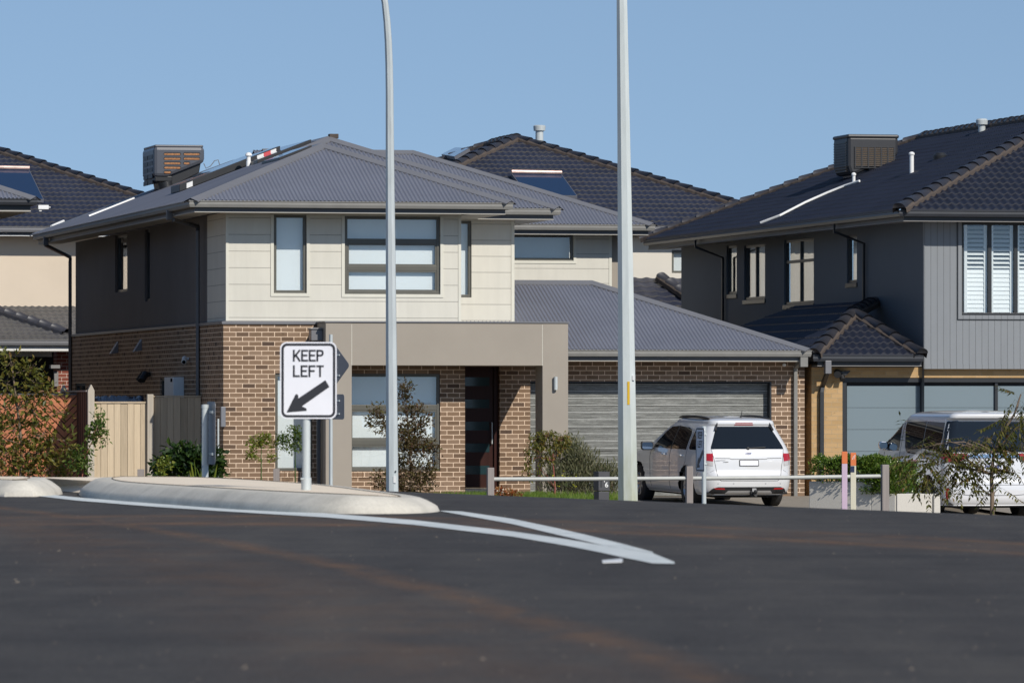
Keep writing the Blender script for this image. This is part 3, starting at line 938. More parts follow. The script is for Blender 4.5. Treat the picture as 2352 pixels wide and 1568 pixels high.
# ---- front door, deep in its opening
dz0 = FA.front(1100, 1122, VG)[1]
mb = MB(); bar(mb, fmap(VG), dr_[0], dr_[1], -.35, .5, dz0 - .25, dz0); mb.build('door_step', M['kerb'], HA)
dW = (dr_[1] - dr_[0])
dl = FA.front(1134, 900, VG + .15)[0]
mb = MB(); bar(mb, fmap(VG), dr_[0] - .02, dl, .15, .20, dz0 + .02, dr_[3])
door = mb.build('front_door', M['door_wood'], HA)
for (ya, yb) in ((866, 886), (917, 937), (968, 988), (1018, 1038), (1069, 1089)):
    z1, z0 = FA.front(1090, ya, VG)[1], FA.front(1090, yb, VG)[1]
    g = MB(); bar(g, fmap(VG), dr_[0] + .0, FA.front(1124, 900, VG + .15)[0], .144, .156, z0, z1); g.build('glass_panel', M['door_glass'], door)
h = MB(); h.tube([(dl - .045, VG + .14, dz0 + .85), (dl - .045, VG + .09, dz0 + .85), (dl - .045, VG + .09, dz0 + 1.25), (dl - .045, VG + .14, dz0 + 1.25)], .012, 8); h.build('handle', M['galv'], door)
mb = MB(); bar(mb, fmap(VG), dl, dl + .10, .10, .215, dz0, dr_[3]); bar(mb, fmap(VG), dl + .10, dr_[1], .18, .216, dz0, dr_[3]); mb.build('door_frame', M['door_wood'], HA)
# ---- garage roof
uGR = 11.55; dg = 3.47
acc = ([], [])
ug0 = uR2 - .02
corr_face(acc, (ug0 - 1.2, VGG), (1, 0), (0, 1), zgg, pit, [(0, 0, dg), (uGR - dg - ug0 + 1.2, 0, dg), (uGR - ug0 + 1.2, 0, 0)])
corr_face(acc, (uGR, VGG), (0, 1), (-1, 0), zgg, pit, [(0, 0, 0), (dg, 0, dg), (2 * dg, 0, 0)])
corr_face(acc, (uGR, VGG + 2 * dg), (-1, 0), (0, -1), zgg, pit, [(0, 0, 0), (dg, 0, dg), (uGR - ug0, 0, dg)])
gr = raw_mesh('garage_roof', acc[0], acc[1], M['steel_roof'], HA, True)
caps = MB()
apg = (uGR - dg, VGG + dg, zgg + pit * dg)
metal_cap(caps, (uGR - .02, VGG + .02, zgg), apg, [FR + (-1, -1), RT + (1, 1)])
metal_cap(caps, (ug0, VGG + dg, apg[2]), apg, [FR + (0, -1), BK + (0, 1)])
metal_cap(caps, (uGR - .02, VGG + 2 * dg - .02, zgg), apg, [RT + (1, -1), BK + (-1, 1)])
caps.build('ridge_flashing', M['steel_trim'], gr)
gutter_run(HA, [(pR1 - .25, VGG), (uGR, VGG), (uGR, VGG + 6.5)], zgg, ov=OV)
# ---- garage door: four panels of weathered wood-grain steel
zt = gd[3]; hN = 5
ph = (zt - .05) / hN
mb = MB()
for k in range(hN):
    bar(mb, fmap(VG), gd[0] + .02, gd[1] - .02, .20, .25, .02 + k * ph, .02 + (k + 1) * ph - .008)
gdo = mb.build('garage_door', M['garage_wood'], HA, bevel=.006)
mb = MB(); bar(mb, fmap(VG), gd[1] - .03, gd[1] + .0, .0, .21, 0, zt); bar(mb, fmap(VG), gd[0], gd[1] - .03, .02, .2, zt - .02, zt); mb.build('garage_door_frame', M['frame_black'], HA)
mb = MB(); bar(mb, fmap(VG), gd[0] - .2, gd[1] + .2, .6, .62, -.2, zt + .2); mb.build('garage_lining', M['dark_room'], HA)
# ---- rendered portico
pz1 = FA.front(900, 741, -PD)[1]; pzb = FA.front(900, 839, -PD)[1]
mb = MB()
def slab(x0, x1, z0, z1, v0=-PD, v1=0.0): mb.box(x0, x1, v0, v1, z0, z1)
slab(pL0, pL1, -.3, pz1, -PD, -.004)
slab(pR0, pR1, -.3, pz1, -PD, -PD + .60)
uE = uP + .02
slab(pL1 - .001, uE, pzb, pz1 - .0015, -PD + .0015, -.004)
slab(uE + .001, pR0 + .001, pzb + .001, pz1 - .002, -PD + .002, -PD + .598)
slab(uW + .004, uE, pzb + .002, pz1 - .0025, -.0035, VG - .004)
port = mb.build('portico', M['taupe_render'], HA, bevel=.006)
mb = MB()
for x in (pL1, pR0): mb.box(x - .004, x + .004, -PD - .001, -PD + .03, pzb, pz1 - .03)
mb.build('render_joint', M['cream_trim'], port)
mb = MB(); mb.box(pL0 - .02, pR1 + .02, -PD - .02, -PD + .62, pz1 + .002, pz1 + .028); mb.box(pL0 - .02, uE + .02, -PD + .621, -.002, pz1 + .002, pz1 + .027); mb.build('portico_capping', M['steel_trim'], port)
# rain head on the portico's left face, with its downpipe
rx = pL0
mb = MB(); mb.box(rx - .22, rx - .004, -.62, -.36, FA.front(735, 782, -.5)[1], FA.front(735, 757, -.5)[1]); mb.box(rx - .24, rx - .004, -.64, -.34, FA.front(735, 757, -.5)[1] + .002, FA.front(735, 753, -.5)[1])
rh = mb.build('rain_head', M['steel_trim'], HA, bevel=.008)
downpipe(rh, [(rx - .06, -.5, FA.front(735, 783, -.5)[1]), (rx - .06, -.5, -.1)], M['fascia'])
# stainless wall light on the right column
a, z1 = FA.front(1275, 865, -PD); _, z0 = FA.front(1275, 895, -PD)
mb = MB(); mb.tube([(a, -PD - .05, z0), (a, -PD - .05, z1)], .036, 14); mb.box(a - .03, a + .03, -PD - .03, -PD, z0 + .05, z1 - .05)
mb.build('wall_light', M['galv'], port)
# ---- downpipes on the left wall and the garage corner
vd, zt_ = FA.side(391, 540, WU)
vdp = FA.side(459, 700, 0)[0]
zs = ZG - .19
vsp = FA.side(397, 490, U0 + .1)[0]
downpipe(HA, [(U0 + .03, vsp, ZG - .1), (U0 + .03, vsp, ZG - .22), (U0 + .10, vsp - .05, ZG - .27), (-.02, vdp + .1, ZG - .36), (-.04, vdp, ZG - .44), (-.04, vdp, -.1)], M['pipe'], .085)
vgp = FA.side(112, 548, U0 + .1)[0]; vbp = VB - .07
downpipe(HA, [(U0 + .03, vgp, ZG - .1), (U0 + .03, vgp, ZG - .27), (-.02, vbp + .1, ZG - .50), (-.04, vbp, ZG - .6), (-.04, vbp, -.1)], M['pipe'], .085)
mb = MB()
for v in (vsp, vgp):
    mb = MB(); mb.box(U0 - .02, U0 + .09, v - .07, v + .07, ZG - .27, ZG - .09); mb.build('rain_head', M['pipe'], HA, bevel=.01)
ud = FA.front(1825, 900, VG)[0]
downpipe(HA, [(ud, VGG + .12, zgg - .2), (ud, VG - .25, zgg - .25), (ud, VG - .06, zgg - .34), (ud, VG - .06, -.1)], M['gutter'], .105)
mb = MB(); mb.box(ud - .075, ud + .075, VGG + .02, VGG + .14, zgg - .31, zgg - .10); mb.build('rain_head', M['gutter'], HA, bevel=.008)
# ---- fittings on the shaded left wall
v, z = FA.side(402, 888, 0); v2, z2 = FA.side(423, 903, 0)
mb = MB(); mb.box(-.21, -.002, v2, v, FA.side(410, 930, 0)[1], FA.side(410, 866, 0)[1]); mbx = mb.build('meter_box', M['white_paint'], HA, bevel=.008)
mb = MB(); mb.box(-.216, -.205, v2 + .12, v2 + .32, FA.side(410, 877, 0)[1], FA.side(410, 869, 0)[1]); mb.build('meter_window', M['tint_glass'], mbx)
for (x, y) in ((270, 799), (324, 794)):
    v, z = FA.side(x, y, 0)
    mb = MB(); mb.mesh([(-.002, v - .12, z + .13), (-.002, v + .12, z + .13), (-.002, v + .12, z - .1), (-.002, v - .12, z - .1), (-.16, v - .12, z - .12), (-.16, v + .12, z - .12)], [(0, 1, 2, 3), (0, 3, 4), (1, 5, 2), (0, 4, 5, 1), (2, 5, 4, 3)])
    mb.build('wall_vent', M['steel_trim'], HA)
v, z = FA.side(434, 825, 0)
mb = MB(); mb.tube([(-.01, v, z), (-.10, v, z + .03)], .03, 10); mb.tube([(-.08, v + .02, z + .02), (-.13, v - .2, z - .05)], .048, 12)
cam_ = mb.build('security_camera', M['white_plastic'], HA)
mb = MB(); mb.tube([(-.13, v - .2, z - .05), (-.135, v - .225, z - .057)], .035, 12); mb.build('camera_lens', M['tint_glass'], cam_)
v, z = FA.side(345, 860, 0)
mb = MB(); mb.tube([(-.01, v, z), (-.13, v, z + .02)], .05, 10); mb.tube([(-.1, v + .12, z + .03), (-.2, v + .2, z - .12)], .07, 10); mb.tube([(-.1, v - .12, z + .03), (-.2, v - .2, z - .12)], .07, 10)
mb.build('floodlight', M['black_plastic'], HA)
# fine security camera dot on the garage brickwork
a, z = FA.front(1801, 838, VG); mb = MB(); mb.lathe([(.0, .05), (.03, .045), (.035, .0)], 12, Matrix.Translation((a, VG, z)) @ Matrix.Rotation(R(90), 4, 'X')); mb.build('dome_camera', M['white_plastic'], HA)
# gas pipes by the corner
vg = FA.front(490, 1090, -.1)
mb = MB(); mb.box(-.30, -.02, .12, .22, .0, .02); mb.tube([(-.16, -.03, -.1), (-.16, -.03, .25), (-.1, -.03, .32), (-.1, -.03, 1.5)], .018, 8); mb.tube([(-.24, -.03, -.1), (-.24, -.03, .28), (-.16, -.03, .28)], .018, 8)
mb.build('gas_pipe', M['galv'], HA)
mb = MB(); mb.box(-.06, .03, -.09, -.004, 1.35, 1.72); mb.build('gas_regulator', M['alu_back'], HA, bevel=.01)
# ---- roof fittings
ua, va, _ = FA.lslope(402, 446, U0, ZG, pit); ub, vb, _ = FA.lslope(655, 352, U0, ZG, pit)
vP = (va + vb) / 2
v = vP - .35; u = FA.front(571, 370, v)[0]; z = ZG + pit * (u - U0)
mb = MB(); mb.lathe([(.05, -.1), (.05, .10), (.042, .12), (.042, .22)], 12, Matrix.Translation((u, v, z)))
mb.lathe([(.07, .22), (.066, .25), (.04, .28), (0, .29)], 12, Matrix.Translation((u, v, z))); mb.build('vent_pipe', M['white_plastic'], HA)
mb = MB()
pts = [FA.lslope(x, y, U0, ZG, pit) for (x, y) in ((204, 500), (250, 482), (308, 459))]
mb.tube([(a, b, c + .03) for a, b, c in pts], .026, 8)
pts = [FA.lslope(x, y, U0, ZG, pit) for (x, y) in ((118, 523), (146, 511))]
mb.tube([(a, b, c + .03) for a, b, c in pts], .03, 8)
mb.build('white_conduit', M['white_plastic'], HA)
mb = MB()
p0 = FA.lslope(468, 390, U0, ZG, pit); p1 = FA.lslope(498, 377, U0, ZG, pit)
mb.tube([(p0[0], p0[1], p0[2] + .14), (p0[0] + .05, p0[1], p0[2] + .03), (p0[0] + .15, p0[1], p0[2] + .08), (p0[0] + .24, p0[1], p0[2] + .2), (p0[0] + .32, p0[1], p0[2] + .22), (p0[0] + .36, p0[1], p0[2] + .1)], .010, 6)
mb.build('roof_cable', M['alu_back'], HA)
# ------------------------------------------------------------------ evaporative cooler and solar panels on the brown house
def rounded_prism(mb, poly, v0, v1, r=.05):
    """poly in (u,z), extruded from v0 to v1"""
    mb.prism(poly, lambda p: (p[0], v0, p[1]), lambda p: (p[0], v1, p[1]))


uC, vC, zC = FA.lslope(378, 434, U0, ZG, pit)
def cu(x, y, v=None): return FA.front(x, y, vC if v is None else v)
ecA = tag(empty('evaporative_cooler', FA.w(uC, vC, zC), TH), 'grey evaporative cooler with orange pads behind slotted louvres on the steel roof', 'cooler')
a0, zt = cu(353, 336); a1, _ = cu(470, 336); _, zb = cu(353, 406); _, zr = cu(470, 373); am, _ = cu(386, 411)
a0 -= uC; a1 -= uC; am -= uC; zt -= zC; zb -= zC; zr -= zC
dC = 1.6
body = MB(); rounded_prism(body, [(a0, zb), (am, zb), (a1, zr), (a1, zt), (a0, zt)], 0, dC)
M['cooler_grey'] = simple('grey_cooler_plastic', (0.085, 0.09, 0.105), 0.35, var=.06)
M['pad'] = simple('orange_cooler_pad', (0.36, 0.17, 0.075), .9, var=.5, scale=40)
cb = body.build('casing', M['cooler_grey'], ecA, bevel=.075)
lid = MB(); lid.box(a0 + .02, a1 - .02, .02, dC - .02, zt - .02, zt + .035); lid.build('lid', M['cooler_grey'], ecA, bevel=.05)
def slot(x0, x1, y, hh=9):
    u0, z1 = cu(x0, y - hh / 2); u1, z0 = cu(x1, y + hh / 2)
    u0 -= uC; u1 -= uC; z0 -= zC; z1 -= zC
    r = (z1 - z0) / 2; n = 6
    pl = [(u0 + r + r * math.cos(t), (z0 + z1) / 2 + r * math.sin(t)) for t in [PI / 2 + PI * k / n for k in range(n + 1)]] + [(u1 - r + r * math.cos(t), (z0 + z1) / 2 + r * math.sin(t)) for t in [-PI / 2 + PI * k / n for k in range(n + 1)]]
    return pl
sl = MB(); pd = MB()
for (x0, x1, y) in ((376, 416, 354.5), (376, 416, 365), (376, 416, 375.5), (376, 416, 385.5), (376, 394, 396), (421, 460, 354.5), (421, 460, 365), (421, 437, 375.5)):
    y = y - 1
    pl = slot(x0, x1, y, 7.5)
    sl.prism(pl, lambda p: (p[0], -.008, p[1]), lambda p: (p[0], .006, p[1]))
    pl = slot(x0 + 1, x1 - 2, y + 1.1, 4.6)
    pd.prism(pl, lambda p: (p[0], -.012, p[1]), lambda p: (p[0], -.004, p[1]))
so = sl.build('louvre_recess', M['black_plastic'], ecA)
pd.build('cooling_pad', M['pad'], so)
sd = MB()
for k in range(5):
    zk = zt - .17 - k * .135
    for q in (0, 1): sd.box(a0 - .008, a0 + .01, .16 + q * .66, .74 + q * .66, zk - .09, zk)
sd.build('side_louvre', M['black_plastic'], ecA)
bs = MB(); bs.prism([(am - .12, zb + .05), (am - .05, zb - .28), (a1 - .10, zr - .22), (a1 - .06, zr + .02)], lambda p: (p[0], .1, p[1]), lambda p: (p[0], dC - .1, p[1]))
bs.box(a0 + .03, am + .1, .05, dC - .05, zb - .10, zb + .02); bs.build('dropper_box', M['black_plastic'], ecA, bevel=.02)
cd = MB(); q = cu(407, 425)
cd.tube([(am - .05, .15, zb - .1), (am + .02, .15, zb - .4)], .16, 12); cd.build('duct', M['black_plastic'], ecA)

# long collector panels lying on the left slope
def panel_on_slope(u0, u1, v0, v1, h0, h1, label, mat='solar', base=(0, 0)):
    um_, vm_ = (u0 + u1) / 2, (v0 + v1) / 2
    zf = lambda u: ZG + pit * (u - U0)
    e = tag(empty('solar_panel', FA.w(um_, vm_, zf(um_)), TH), label, 'solar panel', 'solar panels on the grey steel roof')
    f = MB()
    def P(u, v, h): return (u - um_, v - vm_, zf(u) - zf(um_) + h)
    vs = [P(u0, v0, h0), P(u1, v0, h0), P(u1, v1, h0), P(u0, v1, h0), P(u0, v0, h1), P(u1, v0, h1), P(u1, v1, h1), P(u0, v1, h1)]
    f.mesh(vs, [(0, 3, 2, 1), (4, 5, 6, 7), (0, 1, 5, 4), (1, 2, 6, 5), (2, 3, 7, 6), (3, 0, 4, 7)])
    f.build('frame', M['black_plastic'], e, bevel=.008)
    g = MB(); i = .035
    vs = [P(u0 + i, v0 + i, h1 - .004), P(u1 - i, v0 + i, h1 - .004), P(u1 - i, v1 - i, h1 - .004), P(u0 + i, v1 - i, h1 - .004), P(u0 + i, v0 + i, h1 + .004), P(u1 - i, v0 + i, h1 + .004), P(u1 - i, v1 - i, h1 + .004), P(u0 + i, v1 - i, h1 + .004)]
    g.mesh(vs, [(4, 5, 6, 7), (0, 1, 5, 4), (1, 2, 6, 5), (2, 3, 7, 6), (3, 0, 4, 7)])
    g.build('glass', M[mat], e)
    return e, P
eP, P = panel_on_slope(ua, ub, vP, vP + 1.1, .03, .17, 'long dark solar collector with a red and white label, beside the grey cooler')
# the label on the collector's edge
lb = MB()
def edge_quad(mb, t0, t1, h0, h1, P=P, v=vP):
    u0, u1 = ua + (ub - ua) * t0, ua + (ub - ua) * t1
    vs = [P(u0, v - .006, h0), P(u1, v - .006, h0), P(u1, v - .006, h1), P(u0, v - .006, h1), P(u0, v + .004, h0), P(u1, v + .004, h0), P(u1, v + .004, h1), P(u0, v + .004, h1)]
    mb.mesh(vs, [(0, 1, 2, 3), (4, 7, 6, 5), (0, 4, 5, 1), (1, 5, 6, 2), (2, 6, 7, 3), (3, 7, 4, 0)])
edge_quad(lb, .77, .96, .05, .15); edge_quad(lb, .07, .13, .04, .14)
lo = lb.build('white_label', M['white_paint'], eP)
lb = MB(); edge_quad(lb, .835, .905, .048, .152, v=vP - .003); M['red_label'] = simple('red_label', (.62, .07, .08), .5, var=.05); lb.build('red_label', M['red_label'], lo)
panel_on_slope(umm - 1.25, umm - .18, 6.6, 14.5, .02, .09, 'long blue solar panel lying along the ridge of the steel roof')
panel_on_slope(um - .75, um - .12, 2.7, 4.6, .02, .07, 'short blue solar panel beside the front hip of the steel roof')

# ------------------------------------------------------------------ generic tiled hip roof for the other houses
def hip_tiles(parent, u0, u1, v0, v1, zg, p, mat, sides='FLR', seed=1, g=.30, tw=.30, mats=('cap_dark', 'mortar'), caps=True, roll=.026):
    acc = ([], [], [])
    wu, wv = u1 - u0, v1 - v0
    d = min(wu, wv) / 2
    def pr(L): return [(0, 0, 0), (d, 0, d), (L - d, 0, d), (L, 0, 0)] if L > 2 * d + 1e-6 else [(0, 0, 0), (L / 2, 0, d), (L, 0, 0)]
    if 'F' in sides: tile_face(acc, (u0, v0), (1, 0), (0, 1), zg, p, pr(wu), g, tw, roll, seed=seed)
    if 'R' in sides: tile_face(acc, (u1, v0), (0, 1), (-1, 0), zg, p, pr(wv), g, tw, roll, seed=seed + 1)
    if 'L' in sides: tile_face(acc, (u0, v1), (0, -1), (1, 0), zg, p, pr(wv), g, tw, roll, seed=seed + 2)
    if 'B' in sides: tile_face(acc, (u1, v1), (-1, 0), (0, -1), zg, p, pr(wu), g, tw, roll, seed=seed + 3)
    ro = raw_mesh('roof', acc[0], acc[1], M[mat], parent, True, acc[2])
    if caps:
        z1 = zg + p * d
        if wv >= wu: a, b = (u0 + d, v0 + d, z1), (u0 + d, v1 - d, z1)
        else: a, b = (u0 + d, v0 + d, z1), (u1 - d, v0 + d, z1)
        up = Vector((0, 0, .02))
        P = {'FL': ((u0, v0, zg), a), 'FR': ((u1, v0, zg), a if wv >= wu else b), 'BL': ((u0, v1, zg), b if wv >= wu else a), 'BR': ((u1, v1, zg), b)}
        for k, (s, t) in P.items():
            if k[0] in sides or k[1] in sides: tile_caps(ro, Vector(s) + up, Vector(t) + up, mats)
        if (Vector(b) - Vector(a)).length > .3: tile_caps(ro, Vector(a) + up, Vector(b) + up, mats)
    return ro


# ------------------------------------------------------------------ dark grey house on the right
YB = 109.4
FB = Frame((2123 - CX) / FPX * YB, YB, GZ)
HB = tag(empty('two_storey_house', FB.o, TH), 'two storey charcoal house with black tiles above a tan brick garage', 'house')
ovB = .62
B0 = -ovB - .08
vB0 = -ovB - .08
zgB = FB.front(2080, 483, vB0)[1]
pB = .422
vB1, _ = FB.side(1478, 555, B0)
uB1 = 9.4
roofB = hip_tiles(HB, B0, uB1, vB0, vB1, zgB, pB, 'tile_black', 'FL', 5, .265, .16, roll=.036)
gutter_run(HB, [(B0, vB1), (B0, vB0), (uB1, vB0)], zgB, ('black_gutter', 'frame_black', 'soffit_dark'), ov=ovB)
topB = zgB - .17
zbB = FB.front(2300, 846, 0)[1]
wb = (FB.front(2209, 600, 0)[0], FB.front(2352, 600, 0)[0] + .95, FB.front(2300, 724, 0)[1], FB.front(2300, 511, 0)[1])
mb = MB(); wall(mb, fmap(0), 0, uB1 - .7, zbB, topB, [wb], .09)
mb.add([(0, 0, zbB), (uB1 - .7, 0, zbB), (uB1 - .7, 1.4, zbB), (0, 1.4, zbB)])
mb.build('front_cladding', M['grey_board'], HB)
tr = MB()
tr.box(-.012, .012, -.014, .05, zbB - .01, topB)
tr.box(.012, uB1 - .7, -.016, .03, zbB - .01, zbB + .085)
tr.box(wb[0] - .075, wb[0] - .003, -.018, .03, wb[2] - .075, wb[3]); tr.box(wb[0] - .003, wb[1] + .075, -.018, .03, wb[2] - .075, wb[2] - .003)
tr.build('cladding_trim', M['grey_board'], HB)
ln = MB(); ln.box(wb[0] - .09, wb[0] - .078, -.02, .02, wb[2] - .09, wb[3]); ln.box(wb[0] - .078, wb[1] + .09, -.02, .02, wb[2] - .09, wb[2] - .078); ln.build('trim_edge', M['frame_black'], HB)
wfr = window(HB, fmap(0), *wb, cols=4, fmat='frame_black', back=None, fw=.05, mull=.075)
# plantation shutters behind the glass
aa = [wb[0] + .05 + (wb[1] - wb[0] - .1) * k / 4 for k in range(5)]
for i in range(4):
    x0, x1 = aa[i] + .035, aa[i + 1] - .035
    s = MB()
    s.box(x0, x0 + .0, .12, .15, wb[2] + .05, wb[3] - .05)
    for xx in (x0, x1 - .06): s.box(xx, xx + .06, .115, .145, wb[2] + .05, wb[3] - .05)
    n = 20; H = wb[3] - wb[2] - .12
    for k in range(n):
        zc = wb[2] + .06 + H * (k + .5) / n
        tl = .9 if k >= 10 else .18
        dy, dz = math.sin(tl) * H / n * .55, math.cos(tl) * H / n * .53
        s.mesh([(x0 + .06, .135 - dy, zc - dz), (x1 - .06, .135 - dy, zc - dz), (x1 - .06, .135 + dy, zc + dz), (x0 + .06, .135 + dy, zc + dz),
                (x0 + .06, .143 - dy, zc - dz), (x1 - .06, .143 - dy, zc - dz), (x1 - .06, .143 + dy, zc + dz), (x0 + .06, .143 + dy, zc + dz)],
               [(0, 1, 2, 3), (4, 7, 6, 5), (0, 4, 5, 1), (2, 6, 7, 3), (0, 3, 7, 4), (1, 5, 6, 2)])
    s.build('shutter', M['white_paint'], wfr)
# shaded left side
wins = []
for (xa, xb, yt, yb) in ((1669, 1692, 562, 676), (1709, 1757, 559, 689), (1801, 1869, 545, 700), (1945, 1968, 538, 650)):
    va_, vb_ = FB.side(xb, 600, 0)[0], FB.side(xa, 600, 0)[0]
    wins.append((va_, vb_, FB.side(xa, yb, 0)[1], FB.side(xb, yt, 0)[1] + .0))
VB1 = vB1 - ovB - .1
mb = MB(); wall(mb, smap(0), 0, VB1, -.2, topB, [(w[0], w[1], w[2], min(w[3], topB - .04)) for w in wins], .10)
mb.build('side_wall', M['charcoal_b'] if 'charcoal_b' in M else M.setdefault('charcoal_b', simple('slate_render', (.125, .14, .155), .8, var=.06, scale=.6)), HB)
for i, w in enumerate(wins):
    w = (w[0], w[1], w[2], min(w[3], topB - .04))
    window(HB, smap(0), *w, cols=2 if i in (1, 2) else 1, rows=(.66,) if i == 2 else (), fmat='frame_black', back=('dark_room', 'blind', 'curtain', 'blind')[i], dep=.05, sash=False)
    mb = MB(); bar(mb, smap(0), w[0] - .05, w[1] + .05, -.025, .02, w[2] - .09, w[2] - .01); mb.build('window_sill', M['frame_black'], HB)
# downpipes on that side
for (xg, yg, xw, yw, xb2, yb2) in ((1597, 560, 1660, 585, 1660, 735), (1916, 520, 1984, 545, 1984, 700)):
    vg_, zg_ = FB.side(xg, yg, B0 + .04); vw, zw = FB.side(xw, yw, -.06); _, z3 = FB.side(xb2, yb2, -.06)
    downpipe(HB, [(B0 + .04, vg_, zgB - .1), (B0 + .04, vg_, zgB - .27), (-.06, vw, zgB - .50), (-.06, vw, z3 - 1.0)], M['frame_black'], .075)
# lower roof: a strip along the left side with a small hip in front
vLg = FB.front(2000, 816, 0)[0] and -.35
uL0, zL = FB.front(1868, 816, vLg)
uL1, _ = FB.front(2116, 816, vLg)
zL = FB.front(2000, 816, vLg)[1]
ua_, va2, za2 = FB.fslope(1960, 720, vLg, zL, pB)
pl = (za2 - zL) / (ua_ - uL0)
acc = ([], [], [])
wF = uL1 - uL0; hF = va2 - vLg
tile_face(acc, (uL0, vLg), (1, 0), (0, 1), zL, pB, [(0, 0, 0), (ua_ - uL0, 0, hF), (wF, 0, 0)], .265, .155, .036, seed=12)
dW_ = ua_ - uL0
tile_face(acc, (uL0, vLg + 12.), (0, -1), (1, 0), zL, pl, [(0, 0, 0.35), (4.5, 0, dW_ + .35), (12. - hF - .7, 0, dW_ + .35), (12. - hF, 0, dW_), (12., 0, 0)], .265, .155, .03, seed=13)
pr_ = (za2 - zL) / (uL1 - ua_)
tile_face(acc, (uL1, vLg), (0, 1), (-1, 0), zL, pr_, [(0, 0, 0), (hF, 0, uL1 - ua_), (hF + 1.2, 0, uL1 - ua_)], .265, .155, .03, seed=14)
lr = raw_mesh('garage_roof', acc[0], acc[1], M['tile_black'], HB, True, acc[2])
up = Vector((0, 0, .02))
apx = Vector((ua_, va2, za2))
tile_caps(lr, Vector((uL0, vLg, zL)) + up, apx + up)
tile_caps(lr, Vector((uL1, vLg, zL)) + up, apx + up)
vq, zq_ = FB.side(2013, 695, 0)
tile_caps(lr, apx + up, Vector((-.03, vq, zq_ + .02)))
gutter_run(HB, [(uL0, vLg + 12), (uL0, vLg), (uL1 + .04, vLg)], zL, ('black_gutter', 'frame_black', 'soffit_dark'), ov=.42)
# tan brick garage
vT = vLg + .5
uT0 = FB.front(1864, 950, vT)[0]
gB = (FB.front(1935, 900, vT)[0], FB.front(1935, 900, vT)[0] + 4.9, -.2, FB.front(2050, 867, vT)[1])
mb = MB(); wall(mb, fmap(vT), uT0, uB1 - .7, -.2, zbB + .02, [gB], .2)
mb.add([(uT0, vT, -.2), (uT0, vT + 11, -.2), (uT0, vT + 11, zL - .17), (uT0, vT, zL - .17)])
mb.build('brick_wall', M['tan_brick'], HB)
mb = MB()
bar(mb, fmap(vT), gB[0], gB[1], .02, .12, gB[3] - .09, gB[3]); bar(mb, fmap(vT), gB[0], gB[0] + .09, .022, .12, -.1, gB[3] - .09)
pw_ = [FB.front(x, 950, vT + .1)[0] for x in (1942, 2116, 2287)]; pw_ += [pw_[2] + (pw_[2] - pw_[1])]
for x in pw_[1:3]: bar(mb, fmap(vT), x - .03, x + .03, .05, .12, -.1, gB[3] - .09)
gdB = mb.build('garage_door', M['frame_black'], HB, bevel=.004)
M['frosted'] = NT('frosted_panel').m
t = NT('frosted_door_panel'); t.col((.185, .232, .255)); M['frosted'] = t.set(.10, spec=.55)
for k in range(3):
    x0, x1 = pw_[k] + .03, pw_[k + 1] - .03
    zz = gB[3] - .16
    p = MB()
    for q in range(5):
        zq = zz - (zz - .02) * (q + 1) / 5
        bar(p, fmap(vT), x0, x1, .10 + (.0), .115, zq + .006, zz - (zz - .02) * q / 5)
    p.build('glass_panel', M['frosted'], gdB)
mb = MB(); bar(mb, fmap(vT), gB[0], gB[1], .13, .14, -.2, gB[3]); mb.build('door_backing', M['dark_room'], gdB)
ud = FB.front(1885, 900, vT)[0]; ug = FB.front(1903, 830, vLg)[0]
downpipe(HB, [(ug, vLg + .1, zL - .1), (ug, vLg + .1, zL - .34), (ud + .02, vT - .06, zL - .58), (ud, vT - .06, zL - .7), (ud, vT - .06, -.1)], M['frame_black'], .115)
mb = MB(); mb.box(ug - .06, ug + .06, vLg + .0, vLg + .13, zL - .35, zL - .1); mb.build('rain_head', M['steel_trim'], HB, bevel=.008)
a, z = FB.front(1922, 858, vT)
mb = MB(); mb.tube([(a, vT - .01, z + .04), (a, vT - .12, z + .03)], .05, 12); mb.tube([(a - .02, vT - .1, z + .02), (a - .06, vT - .26, z - .02)], .07, 12); mb.tube([(a + .06, vT - .1, z + .02), (a + .06, vT - .2, z - .12)], .055, 12)
mb.prism([(a + .0, z + .03), (a + .2, z + .06), (a + .22, z + .05), (a + .12, z - .04)], lambda p: (p[0], vT - .2, p[1]), lambda p: (p[0], vT - .03, p[1]))
mb.build('floodlight', M['black_plastic'], HB)
# fittings on the tiled roof
for (x, y, h, r, mm, capw) in ((2094, 401, .40, .045, 'white_plastic', 1.35), (1961, 425, .20, .035, 'white_plastic', 1.4)):
    u, v, z = FB.lslope(x, y, B0, zgB, pB)
    mb = MB(); X = Matrix.Translation((u, v, z))
    mb.lathe([(r, -.1), (r, h), (r * capw, h), (r * capw * 1.05, h + .03), (r * .7, h + .06), (0, h + .065)], 14, X); mb.build('vent_pipe', M[mm], HB)
uR_ = (B0 + uB1) / 2
u, v, z = FB.lslope(2255, 305, B0, zgB, pB)
mb = MB(); X = Matrix.Translation((u, v, z)); mb.lathe([(.075, -.2), (.075, .16), (.12, .17), (.125, .26), (.10, .29), (0, .295)], 16, X); mb.build('flue', M['galv'], HB)
pts = [FB.lslope(x, y, B0, zgB, pB) for (x, y) in ((1747, 521), (1790, 505), (1850, 474), (1900, 452), (1940, 436), (1974, 425))]
mb = MB(); mb.tube([(a, b, c + .085) for a, b, c in pts], .026, 8); mb.build('white_conduit', M['white_plastic'], HB)
u, v, z = FB.lslope(2160, 367, B0, zgB, pB); mb = MB(); mb.lathe([(.14, -.02), (.15, .08), (.10, .14), (0, .15)], 14, Matrix.Translation((u, v, z))); mb.build('roof_vent', M['black_plastic'], HB)

